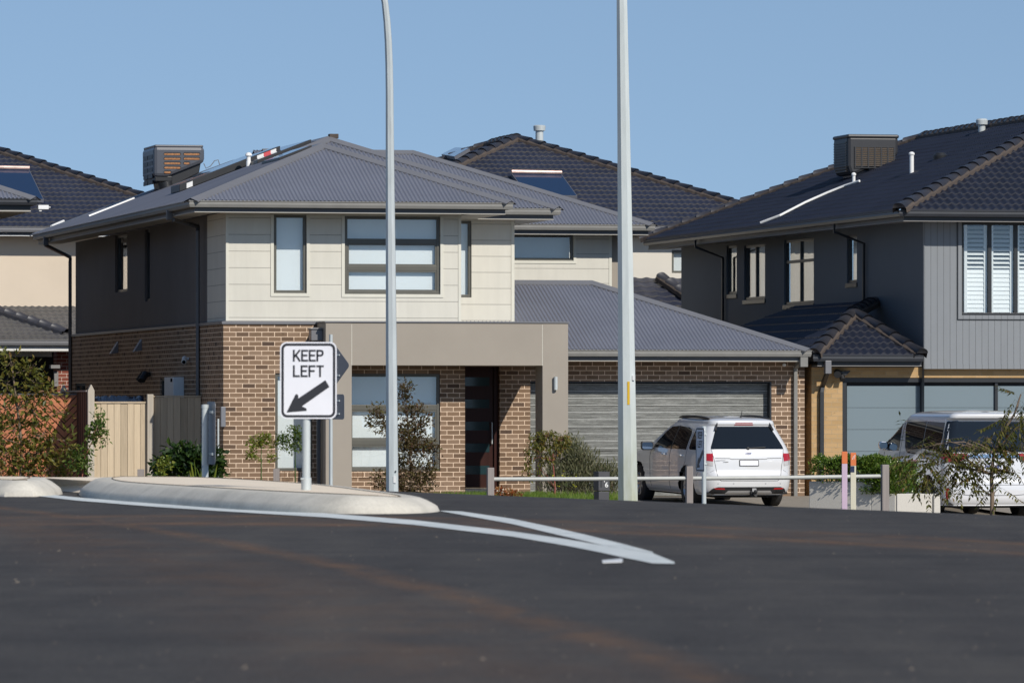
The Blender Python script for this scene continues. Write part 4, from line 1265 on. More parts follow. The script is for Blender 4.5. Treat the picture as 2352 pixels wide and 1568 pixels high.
# its evaporative cooler
uC, vC, zC = FB.lslope(1966, 410, B0, zgB, pB)
ecB = tag(empty('evaporative_cooler', FB.w(uC, vC, zC), TH), 'black evaporative cooler with tan pads behind fine louvres on the tiled roof', 'cooler')
def cub(x, y): a, z = FB.front(x, y, vC); return a - uC, z - zC
a0, zt = cub(1947, 312); a1, _ = cub(2064, 312); _, zb = cub(1950, 401); _, zr = cub(2064, 356); am, _ = cub(1966, 401)
dC = 1.15
M['cooler_black'] = simple('black_cooler_plastic', (0.030, 0.031, 0.035), 0.45, var=.08)
M['pad_tan'] = simple('tan_cooler_pad', (0.20, 0.14, 0.085), .9, var=.3, scale=30)
mb = MB(); mb.prism([(a0, zt - .64), (a0 + .06, zb), (am, zb), (a1, zr), (a1, zt), (a0, zt)], lambda p: (p[0], 0, p[1]), lambda p: (p[0], dC, p[1]))
mb.build('casing', M['cooler_black'], ecB, bevel=.07)
mb = MB(); mb.box(a0 - .015, a1 + .015, -.02, dC + .02, zt - .05, zt + .035); mb.build('lid', M['cooler_black'], ecB, bevel=.04)
p0, p1, z1, z0 = cub(1964, 300)[0], cub(2054, 300)[0], cub(0, 318)[1], cub(0, 367)[1]
mb = MB(); mb.box(p0, p1, -.006, .01, z0 + .05, z1); mb.build('cooling_pad', M['pad_tan'], ecB)
mb = MB()
n = 11
for k in range(n + 1): zk = z0 + (z1 - z0) * k / n; mb.box(p0 - .02, p1 + .02, -.022, .0, zk - .009, zk + .009)
for k in range(7): xk = p0 + (p1 - p0) * k / 6; mb.box(xk - .012, xk + .012, -.024, .0, z0, z1)
for k in range(12): zk = zt - .14 - k * .055; mb.box(a0 - .02, a0, .1, dC - .1, zk - .012, zk + .012)
mb.build('louvre', M['cooler_black'], ecB)
mb = MB(); mb.prism([(am + .0, zb + .05), (am + .05, zb - .22), (am + .62, zb - .02), (am + .62, zb + .2)], lambda p: (p[0], .15, p[1]), lambda p: (p[0], dC - .1, p[1])); mb.build('dropper_box', M['cooler_grey'], ecB, bevel=.02)
mb = MB(); mb.tube([(am + .42, .1, zb + .2), (am + .42, .08, zb + .02), (am + .55, .08, zb - .08), (am + .62, .1, zb - .1)], .012, 6); mb.build('cable', M['cream_trim'], ecB)

# ------------------------------------------------------------------ tiled house behind, centre
YD = 132.0
zD = 407 / FPX * YD - (GZ + .25)
FD = Frame((1868 - CX) / FPX * YD, YD, GZ + .25)
HD = tag(empty('tiled_house', FD.o, TH), 'cream house with a dark tiled hip roof and steel flue behind the brown house', 'house')
pD, dD = .39, 5.78
rD = hip_tiles(HD, -2 * dD - .0, 0, 0, 2 * dD + 3.0, zD, pD, 'tile_navy', 'FLR', 31, .285, .15, roll=.022)
gutter_run(HD, [(-2 * dD, 2 * dD + 3), (-2 * dD, 0), (0, 0), (0, 2 * dD + 3)], zD, ('steel_trim', 'fascia', 'white_paint'), ov=.5)
wd1 = (FD.front(1543, 600, .6)[0], FD.front(1543, 600, .6)[0] + .62, FD.front(1550, 627, .6)[1], FD.front(1550, 574, .6)[1])
wd2 = (FD.front(1406, 600, .6)[0] - .6, FD.front(1419, 600, .6)[0], FD.front(1410, 622, .6)[1], FD.front(1410, 550, .6)[1])
mb = MB(); wall(mb, fmap(.6), -2 * dD + .6, -.6, -.3, zD - .17, [wd1, wd2])
mb.add([(-2 * dD + .6, .6, -.3), (-2 * dD + .6, 13, -.3), (-2 * dD + .6, 13, zD - .17), (-2 * dD + .6, .6, zD - .17)])
mb.build('wall', M['pale_render'], HD)
window(HD, fmap(.6), *wd1, fmat='frame'); window(HD, fmap(.6), *wd2, rows=(.35, .55, .75), fmat='frame', back='dark_room', sash=False)
u, v, z = FD.fslope(1239, 334, 0, zD, pD)
mb = MB(); mb.lathe([(.095, -.4), (.095, .34), (.14, .35), (.15, .46), (.12, .48), (0, .485)], 16, Matrix.Translation((u, v, z))); mb.build('flue', M['galv'], rD)
# low tiled roof in front of it
mbp = None
lo_ = ([], [], [])
uq, zq = FD.front(1440, 700, -1.2); u2q, _ = FD.front(1700, 700, -1.2); zq = FD.front(1500, 705, -1.2)[1]
tile_face(lo_, (uq, -1.2), (1, 0), (0, 1), zq, pD, [(0, 0, 0), (.4, 0, 1.78), (u2q - uq, 0, 1.78)], .3, .3, seed=41)
rl = raw_mesh('porch_roof', lo_[0], lo_[1], M['tile_navy'], HD, True, lo_[2])
tile_caps(rl, FD_l := Vector((FD.front(1513, 690, .55)[0], .3, zq + 1.5 * pD + .12)), Vector((FD.front(1590, 690, -1.2)[0], -.9, zq + .25)))
# solar panels on its roof
def slope_panel(F, poly_px, vg, zg, p, label, cat='solar panel', left=False, ug=0, rim=True, name='solar_panel', group=None):
    pts = [Vector(F.lslope(x, y, ug, zg, p) if left else F.fslope(x, y, vg, zg, p)) for (x, y) in poly_px]
    c = sum(pts, Vector()) / len(pts)
    e = tag(empty(name, F.w(*c), F.th), label, cat, group)
    n = (pts[1] - pts[0]).cross(pts[2] - pts[0]).normalized()
    if n.z < 0: n = -n
    q = [p_ - c for p_ in pts]
    b = MB(); b.prism(list(range(len(q))), lambda i: q[i] + n * .05, lambda i: q[i] + n * .13); b.build('frame', M['alu_back'], e)
    g = MB(); s = [p_ * .975 for p_ in q]; g.prism(list(range(len(q))), lambda i: s[i] + n * .125, lambda i: s[i] + n * .137); g.build('glass', M['solar'], e)
    if rim:
        m = MB(); m.tube([q[0] + n * .15 + Vector((0, 0, .03)), q[1] + n * .15 + Vector((0, 0, .03))], .045, 8); m.build('header_pipe', M['copper'], e)
    return e
M['copper'] = simple('pinkish_header', (.60, .42, .36), .35, metal=.3, var=.35, scale=5)
slope_panel(FD, [(1174, 411), (1289, 413), (1325, 462), (1210, 460)], 0, zD, pD, 'blue solar collector with a pink header pipe on the tiled roof behind the brown house', group='solar collectors on the tiled roofs')
slope_panel(FD, [(1018, 366), (1050, 350), (1082, 352), (1048, 372)], 0, zD, pD, 'small blue solar panel at the left end of the tiled roof behind', left=True, ug=-2 * dD, rim=False, group='solar collectors on the tiled roofs')

# ------------------------------------------------------------------ tiled house behind, left
YC = 135.0
FC = Frame((553 - CX) / FPX * YC, YC, GZ + .25)
HC = tag(empty('tiled_house', FC.o, TH), 'cream rendered house with dark tiled upper and lower roofs at the left edge', 'house')
zCg = 405 / FPX * YC - (GZ + .25)
hip_tiles(HC, -13, 0, 0, 14, zCg, pD, 'tile_navy', 'FR', 51, .285, .15, roll=.022)
gutter_run(HC, [(-13, 0), (0, 0), (0, 14)], zCg, ('steel_trim', 'fascia', 'white_paint'), ov=.6)
zw0 = FC.front(50, 712, .7)[1]
mb = MB(); wall(mb, fmap(.7), -12.3, -.7, zw0 - .5, zCg - .17); mb.build('wall', M['cream_render'], HC)
acc = ([], [], [])
vl = -1.9
zl = FC.front(50, 781, vl)[1]
plw = (zw0 - zl + .05) / 2.55
tile_face(acc, (-13.2, vl), (1, 0), (0, 1), zl, plw, [(0, 0, 2.6), (13.2, 0, 2.6)], .285, .16, .022, seed=61)
rl = raw_mesh('lower_roof', acc[0], acc[1], M['tile_grey'], HC, True, acc[2])
a_, z_ = FC.front(-8, 714, vl + 2.2); b_, zb_ = FC.front(152, 762, vl + .5)
tile_caps(rl, Vector((a_, vl + 2.2, zl + plw * 2.2 + .05)), Vector((b_, vl + .45, zl + plw * .45 + .05)), ('cap_dark', 'cap_dark'))
gutter_run(HC, [(-13.2, vl), (0, vl)], zl, ('steel_trim', 'white_paint', 'soffit'), ov=.5, fh=.24)
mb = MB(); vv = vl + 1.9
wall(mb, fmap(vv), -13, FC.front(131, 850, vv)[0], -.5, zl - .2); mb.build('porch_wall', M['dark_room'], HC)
mb = MB(); x0 = FC.front(131, 850, vl + .7)[0]; mb.box(x0, x0 + 1.2, vl + .7, vl + 1.3, -.5, zl - .22); mb.build('brick_pier', M['red_brick'], HC)
mb = MB(); x0 = FC.front(-30, 850, vl + .6)[0]; x1 = FC.front(118, 850, vl + .6)[0]; mb.box(x0, x1, vl + .5, vl + .6, FC.front(50, 819, vl + .5)[1], FC.front(50, 808, vl + .5)[1]); mb.build('blind_box', M['soffit'], HC)
mb = MB(); x0 = FC.front(113, 850, vl + .6)[0]; x1 = FC.front(134, 850, vl + .6)[0]; z1 = FC.front(120, 838, vl + .6)[1]
mb.box(x0, x1, vl + .3, vl + .6, z1 - .08, z1); mb.box(x0 + .1, x1 - .02, vl + .45, vl + .6, z1 - .5, z1 - .15); mb.build('meter_box', M['soffit_dark'], HC)
slope_panel(FC, [(-40, 400), (67, 402), (100, 470), (-10, 468)], 0, zCg, pD, 'blue solar collector with a pink header pipe at the left edge of the photo', group='solar collectors on the tiled roofs')

# ------------------------------------------------------------------ corner of the next house, far left
YE = 108.0
FE = Frame((86 - CX) / FPX * YE, YE, GZ)
HE = tag(empty('neighbour_house', FE.o, TH), 'corner of a grey steel roof with dark gutter at the left edge of the photo', 'house')
zE = FE.front(86, 457, 0)[1]
acc = ([], [])
corr_face(acc, (-7, 0), (1, 0), (0, 1), zE, pit, [(0, 0, 0), (3.5, 0, 3.5), (7, 0, 0)])
corr_face(acc, (0, 0), (0, 1), (-1, 0), zE, pit, [(0, 0, 0), (3.5, 0, 3.5), (20, 0, 3.5)])
rE = raw_mesh('roof', acc[0], acc[1], M['steel_roof'], HE, True)
caps = MB(); metal_cap(caps, (-.02, .02, zE), (-3.5, 3.5, zE + pit * 3.5), [FR + (-1, -1), RT + (1, 1)]); caps.build('ridge_flashing', M['steel_trim'], rE)
gutter_run(HE, [(-7, 0), (0, 0), (0, 20)], zE, ('black_gutter', 'frame_black', 'soffit'), ov=1.15, fh=.22)
mb = MB(); wall(mb, fmap(1.15), -6, -1.15, -.2, zE - .2); mb.add([(-1.15, 1.15, -.2), (-1.15, 19, -.2), (-1.15, 19, zE - .2), (-1.15, 1.15, zE - .2)]); mb.build('wall', M['taupe_render'], HE)  # side wall extended far back, out of view, to block low sky light
mb = MB(); x0, z1 = FE.front(88, 471, -.05); x1, z0 = FE.front(112, 481, -.05)
mb.box(x0, x1, -.05, .12, z0, z1); mb.box(x0 + .02, x0 + .07, -.02, .06, z0 - .04, z0); mb.tube([(x1, 0, (z0 + z1) / 2), (x1 + .04, 0, (z0 + z1) / 2)], .012, 6); mb.build('cable_box', M['white_plastic'], HE, bevel=.006)
# ------------------------------------------------------------------ ground and road
ROADZ = -0.83


def gz(x, y):
    q = (2.45 * x + y - 50) / 2.646
    z = ROADZ - 1.12 * sm(0, 15, q) * 1.0
    w = sm(97, 107.0, y - .22 * x)
    far = sm(13, 22, q)
    z = z * (1 - w) + GZ * w
    bed = sm(91, 94.5, y) * (1 - sm(102.5, 104.5, y - .22 * x)) * sm(-12, -10, x) * (1 - sm(2.1, 2.5, x))
    return z + bed * max(0, -1.69 - z)


def lin(a, b, s):
    n = max(1, int(round((b - a) / s)))
    return [a + (b - a) * k / n for k in range(n + 1)]


def sheet(name, xs, ys, fn, mat, inside=None):
    vs = [(x, y, fn(x, y)) for y in ys for x in xs]
    nx = len(xs); fs = []
    for j in range(len(ys) - 1):
        for i in range(nx - 1):
            if inside and not inside((xs[i] + xs[i + 1]) / 2, (ys[j] + ys[j + 1]) / 2): continue
            a = j * nx + i
            fs.append((a, a + 1, a + nx + 1, a + nx))
    me = bpy.data.meshes.new(name); me.from_pydata(vs, [], fs); me.update()
    me.polygons.foreach_set('use_smooth', [True] * len(fs))
    me.materials.append(mat)
    o = bpy.data.objects.new(name, me); COL.objects.link(o); o['kind'] = 'structure'
    return o


xs = [-700, -400, -200, -100, -60, -40] + lin(-30, 30, .5) + [40, 60, 100, 200, 400, 700]
ys = [-300, -150, -80, -40, -20] + lin(-10, 130, .5) + [150, 200, 300, 500, 900]
sheet('ground', xs, ys, lambda x, y: gz(x, y) - .05, M['soil'])
xr = lin(-30, 30, .5)
sheet('road', xr, lin(-10, 88, .5), lambda x, y: gz(x, y), M['asphalt'])


def ribbon(name, pts, mat, z=None, lift=.005):
    """flat marking: list of (left, right) world xy pairs"""
    vs = []; fs = []
    for a, b in pts:
        for (x, y) in (a, b): vs.append((x, y, gz(x, y) + lift))
    for i in range(len(pts) - 1): fs.append((2 * i, 2 * i + 1, 2 * i + 3, 2 * i + 2))
    me = bpy.data.meshes.new(name); me.from_pydata(vs, [], fs); me.update(); me.materials.append(mat)
    bm = bmesh.new(); bm.from_mesh(me); bmesh.ops.recalc_face_normals(bm, faces=bm.faces)
    for f in bm.faces:
        if f.normal.z < 0: f.normal_flip()
    bm.to_mesh(me); bm.free()
    o = bpy.data.objects.new(name, me); COL.objects.link(o); o['kind'] = 'structure'
    return o


def mark(name, rows):
    pts = []
    for i in range(len(rows) - 1):
        (x, t, b), (x2, t2, b2) = rows[i], rows[i + 1]
        for k in range(6):
            f = k / 6
            xx = x + (x2 - x) * f
            pts.append((on_level(xx, t + (t2 - t) * f, ROADZ), on_level(xx, b + (b2 - b) * f, ROADZ)))
    x, t, b = rows[-1]
    pts.append((on_level(x, t, ROADZ), on_level(x, b, ROADZ)))
    return ribbon(name, pts, M['road_paint'])


mark('road_marking', [(-60, 1118, 1124), (20, 1126, 1132), (175, 1142.5, 1150), (350, 1156, 1164), (500, 1165, 1174), (750, 1179.5, 1189), (950, 1195, 1206), (1176, 1221, 1233), (1300, 1239, 1254), (1376, 1252, 1269), (1440, 1262, 1283), (1500, 1272, 1295), (1549, 1291.5, 1296)])
mark('road_marking', [(1012, 1173.5, 1174.5), (1060, 1175, 1183), (1176, 1192, 1204), (1276, 1213, 1228), (1350, 1230, 1245), (1400, 1242.5, 1256.5), (1440, 1252.5, 1261.5), (1500, 1269, 1271.5)])

# ------------------------------------------------------------------ traffic island
def island(outline_top, nose_h, name, label):
    """outline_top: front edge then back edge, world (x, y, ztop); skirt runs down to the road"""
    n = len(outline_top)
    c = Vector((sum(p[0] for p in outline_top) / n, sum(p[1] for p in outline_top) / n, 0))
    P = [Vector(p) for p in outline_top]
    root = MB()
    # outward normals in plan
    outw = []
    for i in range(n):
        a, b = P[i - 1], P[(i + 1) % n]
        d = (b - a); d.z = 0; d.normalize()
        outw.append(Vector((d.y, -d.x, 0)))
    area = sum(P[i].x * P[(i + 1) % n].y - P[(i + 1) % n].x * P[i].y for i in range(n))
    if area < 0: outw = [-o for o in outw]
    prof = [(0.0, 0.0), (.03, -.008), (.08, -.035), (.135, -.075), (.16, -.098), (.178, -.15), (.18, -.30)]
    inner = [P[i] - outw[i] * .13 for i in range(n)]
    rings = [[inner[i] + Vector((0, 0, .002)) for i in range(n)]] + [[P[i] + outw[i] * o + Vector((0, 0, h * (P[i].z - ROADZ) / .15)) for i in range(n)] for o, h in prof]
    vs = [tuple(q) for r in rings for q in r]; fs = []
    for k in range(len(rings) - 1):
        for i in range(n):
            j = (i + 1) % n
            fs.append((k * n + i, k * n + j, (k + 1) * n + j, (k + 1) * n + i))
    kb = MB(); kb.mesh(vs, fs, True)
    k_ = kb.build('kerb', M['kerb'])
    tp = MB(); g = [P[i] - outw[i] * .138 for i in range(n)]
    tp.mesh([tuple(q + Vector((0, 0, .004))) for q in g], [tuple(range(n))])
    t_ = tp.build(name, M['island_top'])
    jm = MB(); jm.tube([tuple(q + Vector((0, 0, .003))) for q in inner] + [tuple(inner[0] + Vector((0, 0, .003)))], .006, 5, False); jm.build('joint', M['soil'], t_)
    k_['kind'] = 'structure'; t_['kind'] = 'structure'
    return t_


def smooth_loop(pts, m=5):
    n = len(pts); out = []
    for i in range(n):
        p0, p1, p2, p3 = [Vector(pts[(i + k) % n]) for k in (-1, 0, 1, 2)]
        for k in range(m):
            t = k / m
            out.append(.5 * ((2 * p1) + (-p0 + p2) * t + (2 * p0 - 5 * p1 + 4 * p2 - p3) * t * t + (-p0 + 3 * p1 - 3 * p2 + p3) * t ** 3))
    return out


def lv(px, py, z): x, y = on_level(px, py, z); return (x, y, z)
main_top = [lv(262, 1107.5, -.685), lv(420, 1118, -.685), lv(600, 1128.5, -.685), lv(760, 1136, -.69), lv(880, 1139.5, -.70), lv(935, 1141.5, -.712), lv(958, 1141, -.72), lv(940, 1136.5, -.715), lv(880, 1128.5, -.70), lv(760, 1113.5, -.69), lv(625, 1103.5, -.68), lv(480, 1096.5, -.68), lv(330, 1095, -.68), lv(255, 1095, -.68), lv(225, 1099, -.683)]
island(smooth_loop(main_top), 0, 'traffic_island', '')
left_top = [lv(78, 1101.5, -.685), lv(40, 1103, -.685), lv(-60, 1100, -.685), lv(-160, 1096, -.685), lv(-160, 1090, -.67), lv(-60, 1093.5, -.68), lv(40, 1094.5, -.68), lv(88, 1095, -.68), lv(100, 1098, -.683)]
island(smooth_loop(left_top), 0, 'traffic_island', '')
# the paved crossing between the two islands
mb = MB()
q = [lv(60, 1122, -.826), lv(245, 1135, -.826), lv(262, 1107, -.72), lv(262, 1095.4, -.70), lv(70, 1095.4, -.70)]
mb.add(q); o = mb.build('footpath', M['island_top']); o['kind'] = 'structure'
q2 = [Vector(p) for p in q]

# ------------------------------------------------------------------ driveways
def drive(name, F, u0, u1, v0, v1):
    us, vs_ = lin(u0, u1, .5), lin(v0, v1, .5)
    V = [tuple(F.w(u, v)) for v in vs_ for u in us]
    V = [(x, y, gz(x, y) + .012) for x, y, z in V]
    nx = len(us); f = [(j * nx + i, j * nx + i + 1, (j + 1) * nx + i + 1, (j + 1) * nx + i) for j in range(len(vs_) - 1) for i in range(nx - 1)]
    o = raw_mesh(name, V, f, M['driveway'], None, True); o['kind'] = 'structure'
drive('driveway', FA, uP + .9, 12.3, -16.5, 2.25)
drive('driveway', FB, -.9, 8.5, -14.5, .0)

# ------------------------------------------------------------------ signs
def text_mesh(s, size, depth, loc, mat, parent, name='lettering', track=1.0, weight=0.0, rot=(R(90), 0, 0), sx=1.0):
    cu_ = bpy.data.curves.new(name, 'FONT'); cu_.body = s; cu_.size = size; cu_.extrude = depth; cu_.align_x = 'CENTER'; cu_.align_y = 'CENTER'; cu_.space_character = track; cu_.offset = weight
    tmp = bpy.data.objects.new('tmp', cu_); COL.objects.link(tmp)
    me = bpy.data.meshes.new_from_object(tmp.evaluated_get(bpy.context.evaluated_depsgraph_get()))
    bpy.data.objects.remove(tmp); me.name = name
    me.materials.clear(); me.materials.append(mat)
    o = bpy.data.objects.new(name, me); COL.objects.link(o); o.parent = parent; o.location = loc; o.rotation_euler = rot; o.scale = (sx, 1, 1)
    return o


# lettering of the traffic signs as strokes, in a box 1 high
GLYPH = {'K': [[(0, 0), (0, 1)], [(.56, 1), (.03, .36)], [(.20, .56), (.58, 0)]], 'E': [[(.52, 0), (0, 0), (0, 1), (.52, 1)], [(0, .52), (.44, .52)]],
         'P': [[(0, 0), (0, 1), (.36, 1), (.5, .94), (.56, .77), (.5, .58), (.36, .51), (0, .51)]], 'L': [[(0, 1), (0, 0), (.5, 0)]], 'F': [[(0, 0), (0, 1), (.52, 1)], [(0, .52), (.44, .52)]],
         'T': [[(.28, 0), (.28, 1)], [(0, 1), (.56, 1)]]}


def stroke(mb, pts, w, y0, y1):
    P = [Vector((p[0], p[1])) for p in pts]
    L = []; Rr = []
    for i in range(len(P)):
        d0 = (P[i] - P[i - 1]).normalized() if i else (P[1] - P[0]).normalized()
        d1 = (P[i + 1] - P[i]).normalized() if i < len(P) - 1 else d0
        n0, n1 = Vector((-d0.y, d0.x)), Vector((-d1.y, d1.x))
        m = n0 + n1; m = m / max(.35, m.dot(n0))
        e = d0 * (w / 2) if i == len(P) - 1 else (-d1 * (w / 2) if i == 0 else Vector((0, 0)))
        L.append(P[i] + m * w / 2 + e); Rr.append(P[i] - m * w / 2 + e)
    for i in range(len(P) - 1):
        poly = [L[i], L[i + 1], Rr[i + 1], Rr[i]]
        mb.prism(poly, lambda p: (p.x, y0, p.y), lambda p: (p.x, y1, p.y))


def word(mb, s, cx, z, h, w, gap, y0, y1):
    ws = [max(p[0] for st in GLYPH[c] for p in st) * h for c in s]
    tot = sum(ws) + gap * (len(s) - 1)
    x = cx - tot / 2
    for c, wd in zip(s, ws):
        for st in GLYPH[c]: stroke(mb, [(x + p[0] * h, z + p[1] * h) for p in st], w, y0, y1)
        x += wd + gap


def rrect(x0, x1, z0, z1, r, n=7):
    pts = []
    for (cx, cz, a0) in ((x1 - r, z1 - r, 0), (x0 + r, z1 - r, 90), (x0 + r, z0 + r, 180), (x1 - r, z0 + r, 270)):
        for k in range(n + 1):
            a = R(a0 + 90 * k / n); pts.append((cx + r * math.cos(a), cz + r * math.sin(a)))
    return pts


def keep_left(root, W, H, zb, yf, dented=True):
    """sign face in the root's x-z plane looking along -y; yf = y of its face"""
    pl = MB(); pl.prism(rrect(-W / 2, W / 2, zb, zb + H, W * .115), lambda p: (p[0], yf, p[1]), lambda p: (p[0], yf + .004, p[1]))
    face = pl.build('sign_face', M['sign_white'], root)
    b = MB(); i0, i1 = W * .024, W * .066
    o1 = rrect(-W / 2 + i0, W / 2 - i0, zb + i0, zb + H - i0, W * .10); o2 = rrect(-W / 2 + i1, W / 2 - i1, zb + i1, zb + H - i1, W * .065)
    n = len(o1)
    vs = [(p[0], yf - .0022, p[1]) for p in o1] + [(p[0], yf - .0022, p[1]) for p in o2]
    vs += [(p[0], yf, p[1]) for p in o1] + [(p[0], yf, p[1]) for p in o2]
    b.mesh(vs, [(k, (k + 1) % n, n + (k + 1) % n, n + k) for k in range(n)] + [(k, (k + 1) % n, 2 * n + (k + 1) % n, 2 * n + k) for k in range(n)] + [(n + k, n + (k + 1) % n, 3 * n + (k + 1) % n, 3 * n + k) for k in range(n)])
    b.build('border', M['sign_black'], face)
    t_ = MB(); h = W * .175
    word(t_, 'KEEP', 0, zb + H * .758, h, W * .032, W * .044, yf - .0025, yf - .0005)
    word(t_, 'LEFT', 0, zb + H * .555, h, W * .032, W * .048, yf - .0025, yf - .0005)
    t_.build('lettering', M['sign_black'], face)
    a = MB()
    def q(x, z): return (-W / 2 + W * x, zb + H * (1 - z))
    # pixel measured outline of the arrow on the 131 x 176 face
    ar = [(.115, .917), (.265, .695), (.275, .682), (.305, .680), (.322, .70), (.322, .735), (.80, .497), (.872, .585), (.385, .838), (.455, .862), (.475, .885), (.46, .897)]
    a.prism([q(*p) for p in ar], lambda p: (p[0], yf - .0026, p[1]), lambda p: (p[0], yf - .0006, p[1]))
    a.build('arrow', M['sign_black'], face)
    return face


# 1) the big KEEP LEFT sign on the island
YS = 47.0
base = at(703, 1122, YS); base.z = -.688
k = YS / FPX
sg = tag(empty('road_sign', base, R(-1)), 'white KEEP LEFT sign facing the camera on a steel post on the island', 'road sign')
zb_ = (1122 - 962) * k; Hh = 176 * k; Ww = 130 * k
pole = MB(); pole.tube([(0, .03, .01), (0, .03, zb_ + Hh - .03)], 19 * k / 2, 20); pole.build('post', M['galv'], sg)
sl_ = MB(); sl_.lathe([(.042, -.05), (.042, .085), (.036, .09), (.034, .09)], 20, Matrix.Translation((0, .03, 0))); sl_.tube([(-.045, .0, .08), (.02, .0, .075)], .008, 6); sl_.build('ground_sleeve', M['galv'], sg)
off = (708.5 - 703) * k
fc = keep_left(sg, Ww, Hh, zb_, -.012)
for ch in (fc,): ch.location.x = off
cl = MB()
for z in (zb_ + .12, zb_ + Hh - .14): cl.box(-.045, .045, -.006, .06, z, z + .025)
cl.build('clamp', M['galv'], sg)

# 2) second KEEP LEFT sign seen almost edge on, by the white car
Y2 = 77.0; b2 = at(1617, 1165, Y2); k2 = Y2 / FPX
zg2 = gz(b2.x, b2.y)
s2 = tag(empty('road_sign', (b2.x, b2.y, zg2), R(-77)), 'narrow KEEP LEFT sign turned edge on, on a white steel post before the white SUV', 'road sign')
top2 = at(1617, 980, Y2).z - zg2
p2 = MB(); p2.tube([(0, 0, -.1), (0, 0, top2)], .031, 16); p2.lathe([(.034, top2 - .06), (.034, top2 + .01), (0, top2 + .012)], 16); p2.build('post', M['galv'], s2)
keep_left(s2, .45, 102 * k2, at(0, 1083, Y2).z - zg2, -.055)
b_ = MB()
for z in (top2 - .1, top2 - .5): b_.box(-.04, .04, -.05, .03, z - .012, z + .012)
b_.build('clamp', M['galv'], s2)

# 3) sign seen from the back, left end of the island
Y3 = 54.3; b3 = at(471, 1097, Y3); k3 = Y3 / FPX
s3 = tag(empty('road_sign', (b3.x, b3.y, -.70), R(103)), 'sign turned edge on, bare metal back, on a steel post by the paling fence', 'road sign')
t3 = at(0, 930, Y3).z + .70
p3 = MB(); p3.tube([(0, 0, -.1), (0, 0, t3)], .032, 18); p3.lathe([(.035, t3 - .03), (.035, t3 + .005), (.0, t3 + .008)], 18); p3.build('post', M['galv'], s3)
pl = MB(); z0 = at(0, 1066, Y3).z + .70; z1 = at(0, 922, Y3).z + .70
pl.prism(rrect(-.225, .225, z0, z1, .05), lambda p: (p[0], -.062, p[1]), lambda p: (p[0], -.058, p[1]))
pl.build('sign_panel', M['alu_back'], s3)
c3 = MB()
for z in (z0 + .1, z1 - .1): c3.box(-.18, .18, -.058, -.036, z - .012, z + .012)
c3.build('bracket', M['galv'], s3)

# 4) diamond sign and plate seen from behind
Y4 = 85.0; b4 = at(760, 1115, Y4); k4 = Y4 / FPX; g4 = gz(b4.x, b4.y)
s4 = tag(empty('road_sign', (b4.x, b4.y, g4), R(180 - 42)), 'diamond sign seen from behind, half hidden by the big KEEP LEFT sign', 'road sign')
z_ = lambda y: at(0, y, Y4).z - g4
p4 = MB(); p4.tube([(0, 0, -.1), (0, 0, z_(768))], .027, 14); p4.build('post', M['galv'], s4)
dm = MB(); zc = z_(839); h = .335
poly = []
for (cx, cz, a0) in ((h - .05, 0, -45), (0, h - .05, 45), (-h + .05, 0, 135), (0, -h + .05, 225)):
    for q_ in range(5): a = R(a0 + 90 * q_ / 4); poly.append((cx + .05 * math.cos(a), zc + cz + .05 * math.sin(a)))
dm.prism(poly, lambda p: (p[0], -.040, p[1]), lambda p: (p[0], -.036, p[1])); dm.build('diamond_panel', M['alu_back'], s4)
pt = MB(); pt.prism(rrect(-.24, .24, z_(963), z_(905), .04), lambda p: (p[0], -.040, p[1]), lambda p: (p[0], -.036, p[1])); pt.build('advisory_plate', M['alu_back'], s4)
br_ = MB()
for y in (815, 862, 920, 950): br_.box(-.15, .15, -.036, -.02, z_(y) - .01, z_(y) + .01)
br_.build('bracket', M['galv'], s4)

# ------------------------------------------------------------------ light poles
def octa(mb, path, rad, n=8, phase=0): mb.tube(path, rad, n, True, False, phase)
Y5 = 72.0; b5 = at(901.5, 1134, Y5); g5 = gz(b5.x, b5.y); k5 = Y5 / FPX
lp = tag(empty('street_lamp', (b5.x, b5.y, g5)), 'slim galvanised street lamp whose top curves to the left', 'street lamp')
def rel5(x, y): p = at(x, y, Y5); return (p.x - b5.x, 0, p.z - g5)
path = [(0, 0, 0), rel5(901, 1134), rel5(898.8, 800), rel5(896.6, 500), rel5(895.2, 300), rel5(894.8, 215), rel5(893.8, 150), rel5(891.8, 95), rel5(888.8, 50), rel5(884.5, 10), rel5(878, -30), rel5(866, -80), rel5(846, -135), rel5(815, -185), rel5(770, -222), rel5(700, -250)]
rad = [15.2, 14.2, 12.6, 10.6, 9.3, 8.9, 8.6, 8.3, 8.0, 7.6, 7.2, 6.6, 6.2, 5.8, 5.5, 5.2]
mb = MB(); octa(mb, path, [r * k5 * 1.04 for r in rad], 8, R(17)); mb.build('pole', M['galv'], lp)
mb = MB(); hd = rel5(690, -252); mb.box(hd[0] - .65, hd[0] + .05, -.14, .14, hd[2] - .07, hd[2] + .05); mb.build('lamp_head', M['alu_back'], lp, bevel=.04)
mb = MB(); q5 = rel5(907, 1102); mb.box(-.018 + q5[0], .016 + q5[0], -15.2 * k5 * 1.02, -12.6 * k5, q5[2] - .035, q5[2] + .05); mb.build('sticker', M['white_paint'], lp)
mb = MB(); q5 = rel5(909, 1082); mb.tube([(q5[0], -15.0 * k5, q5[2]), (q5[0], -12 * k5, q5[2])], .011, 8); mb.build('bolt_hole', M['black_plastic'], lp)

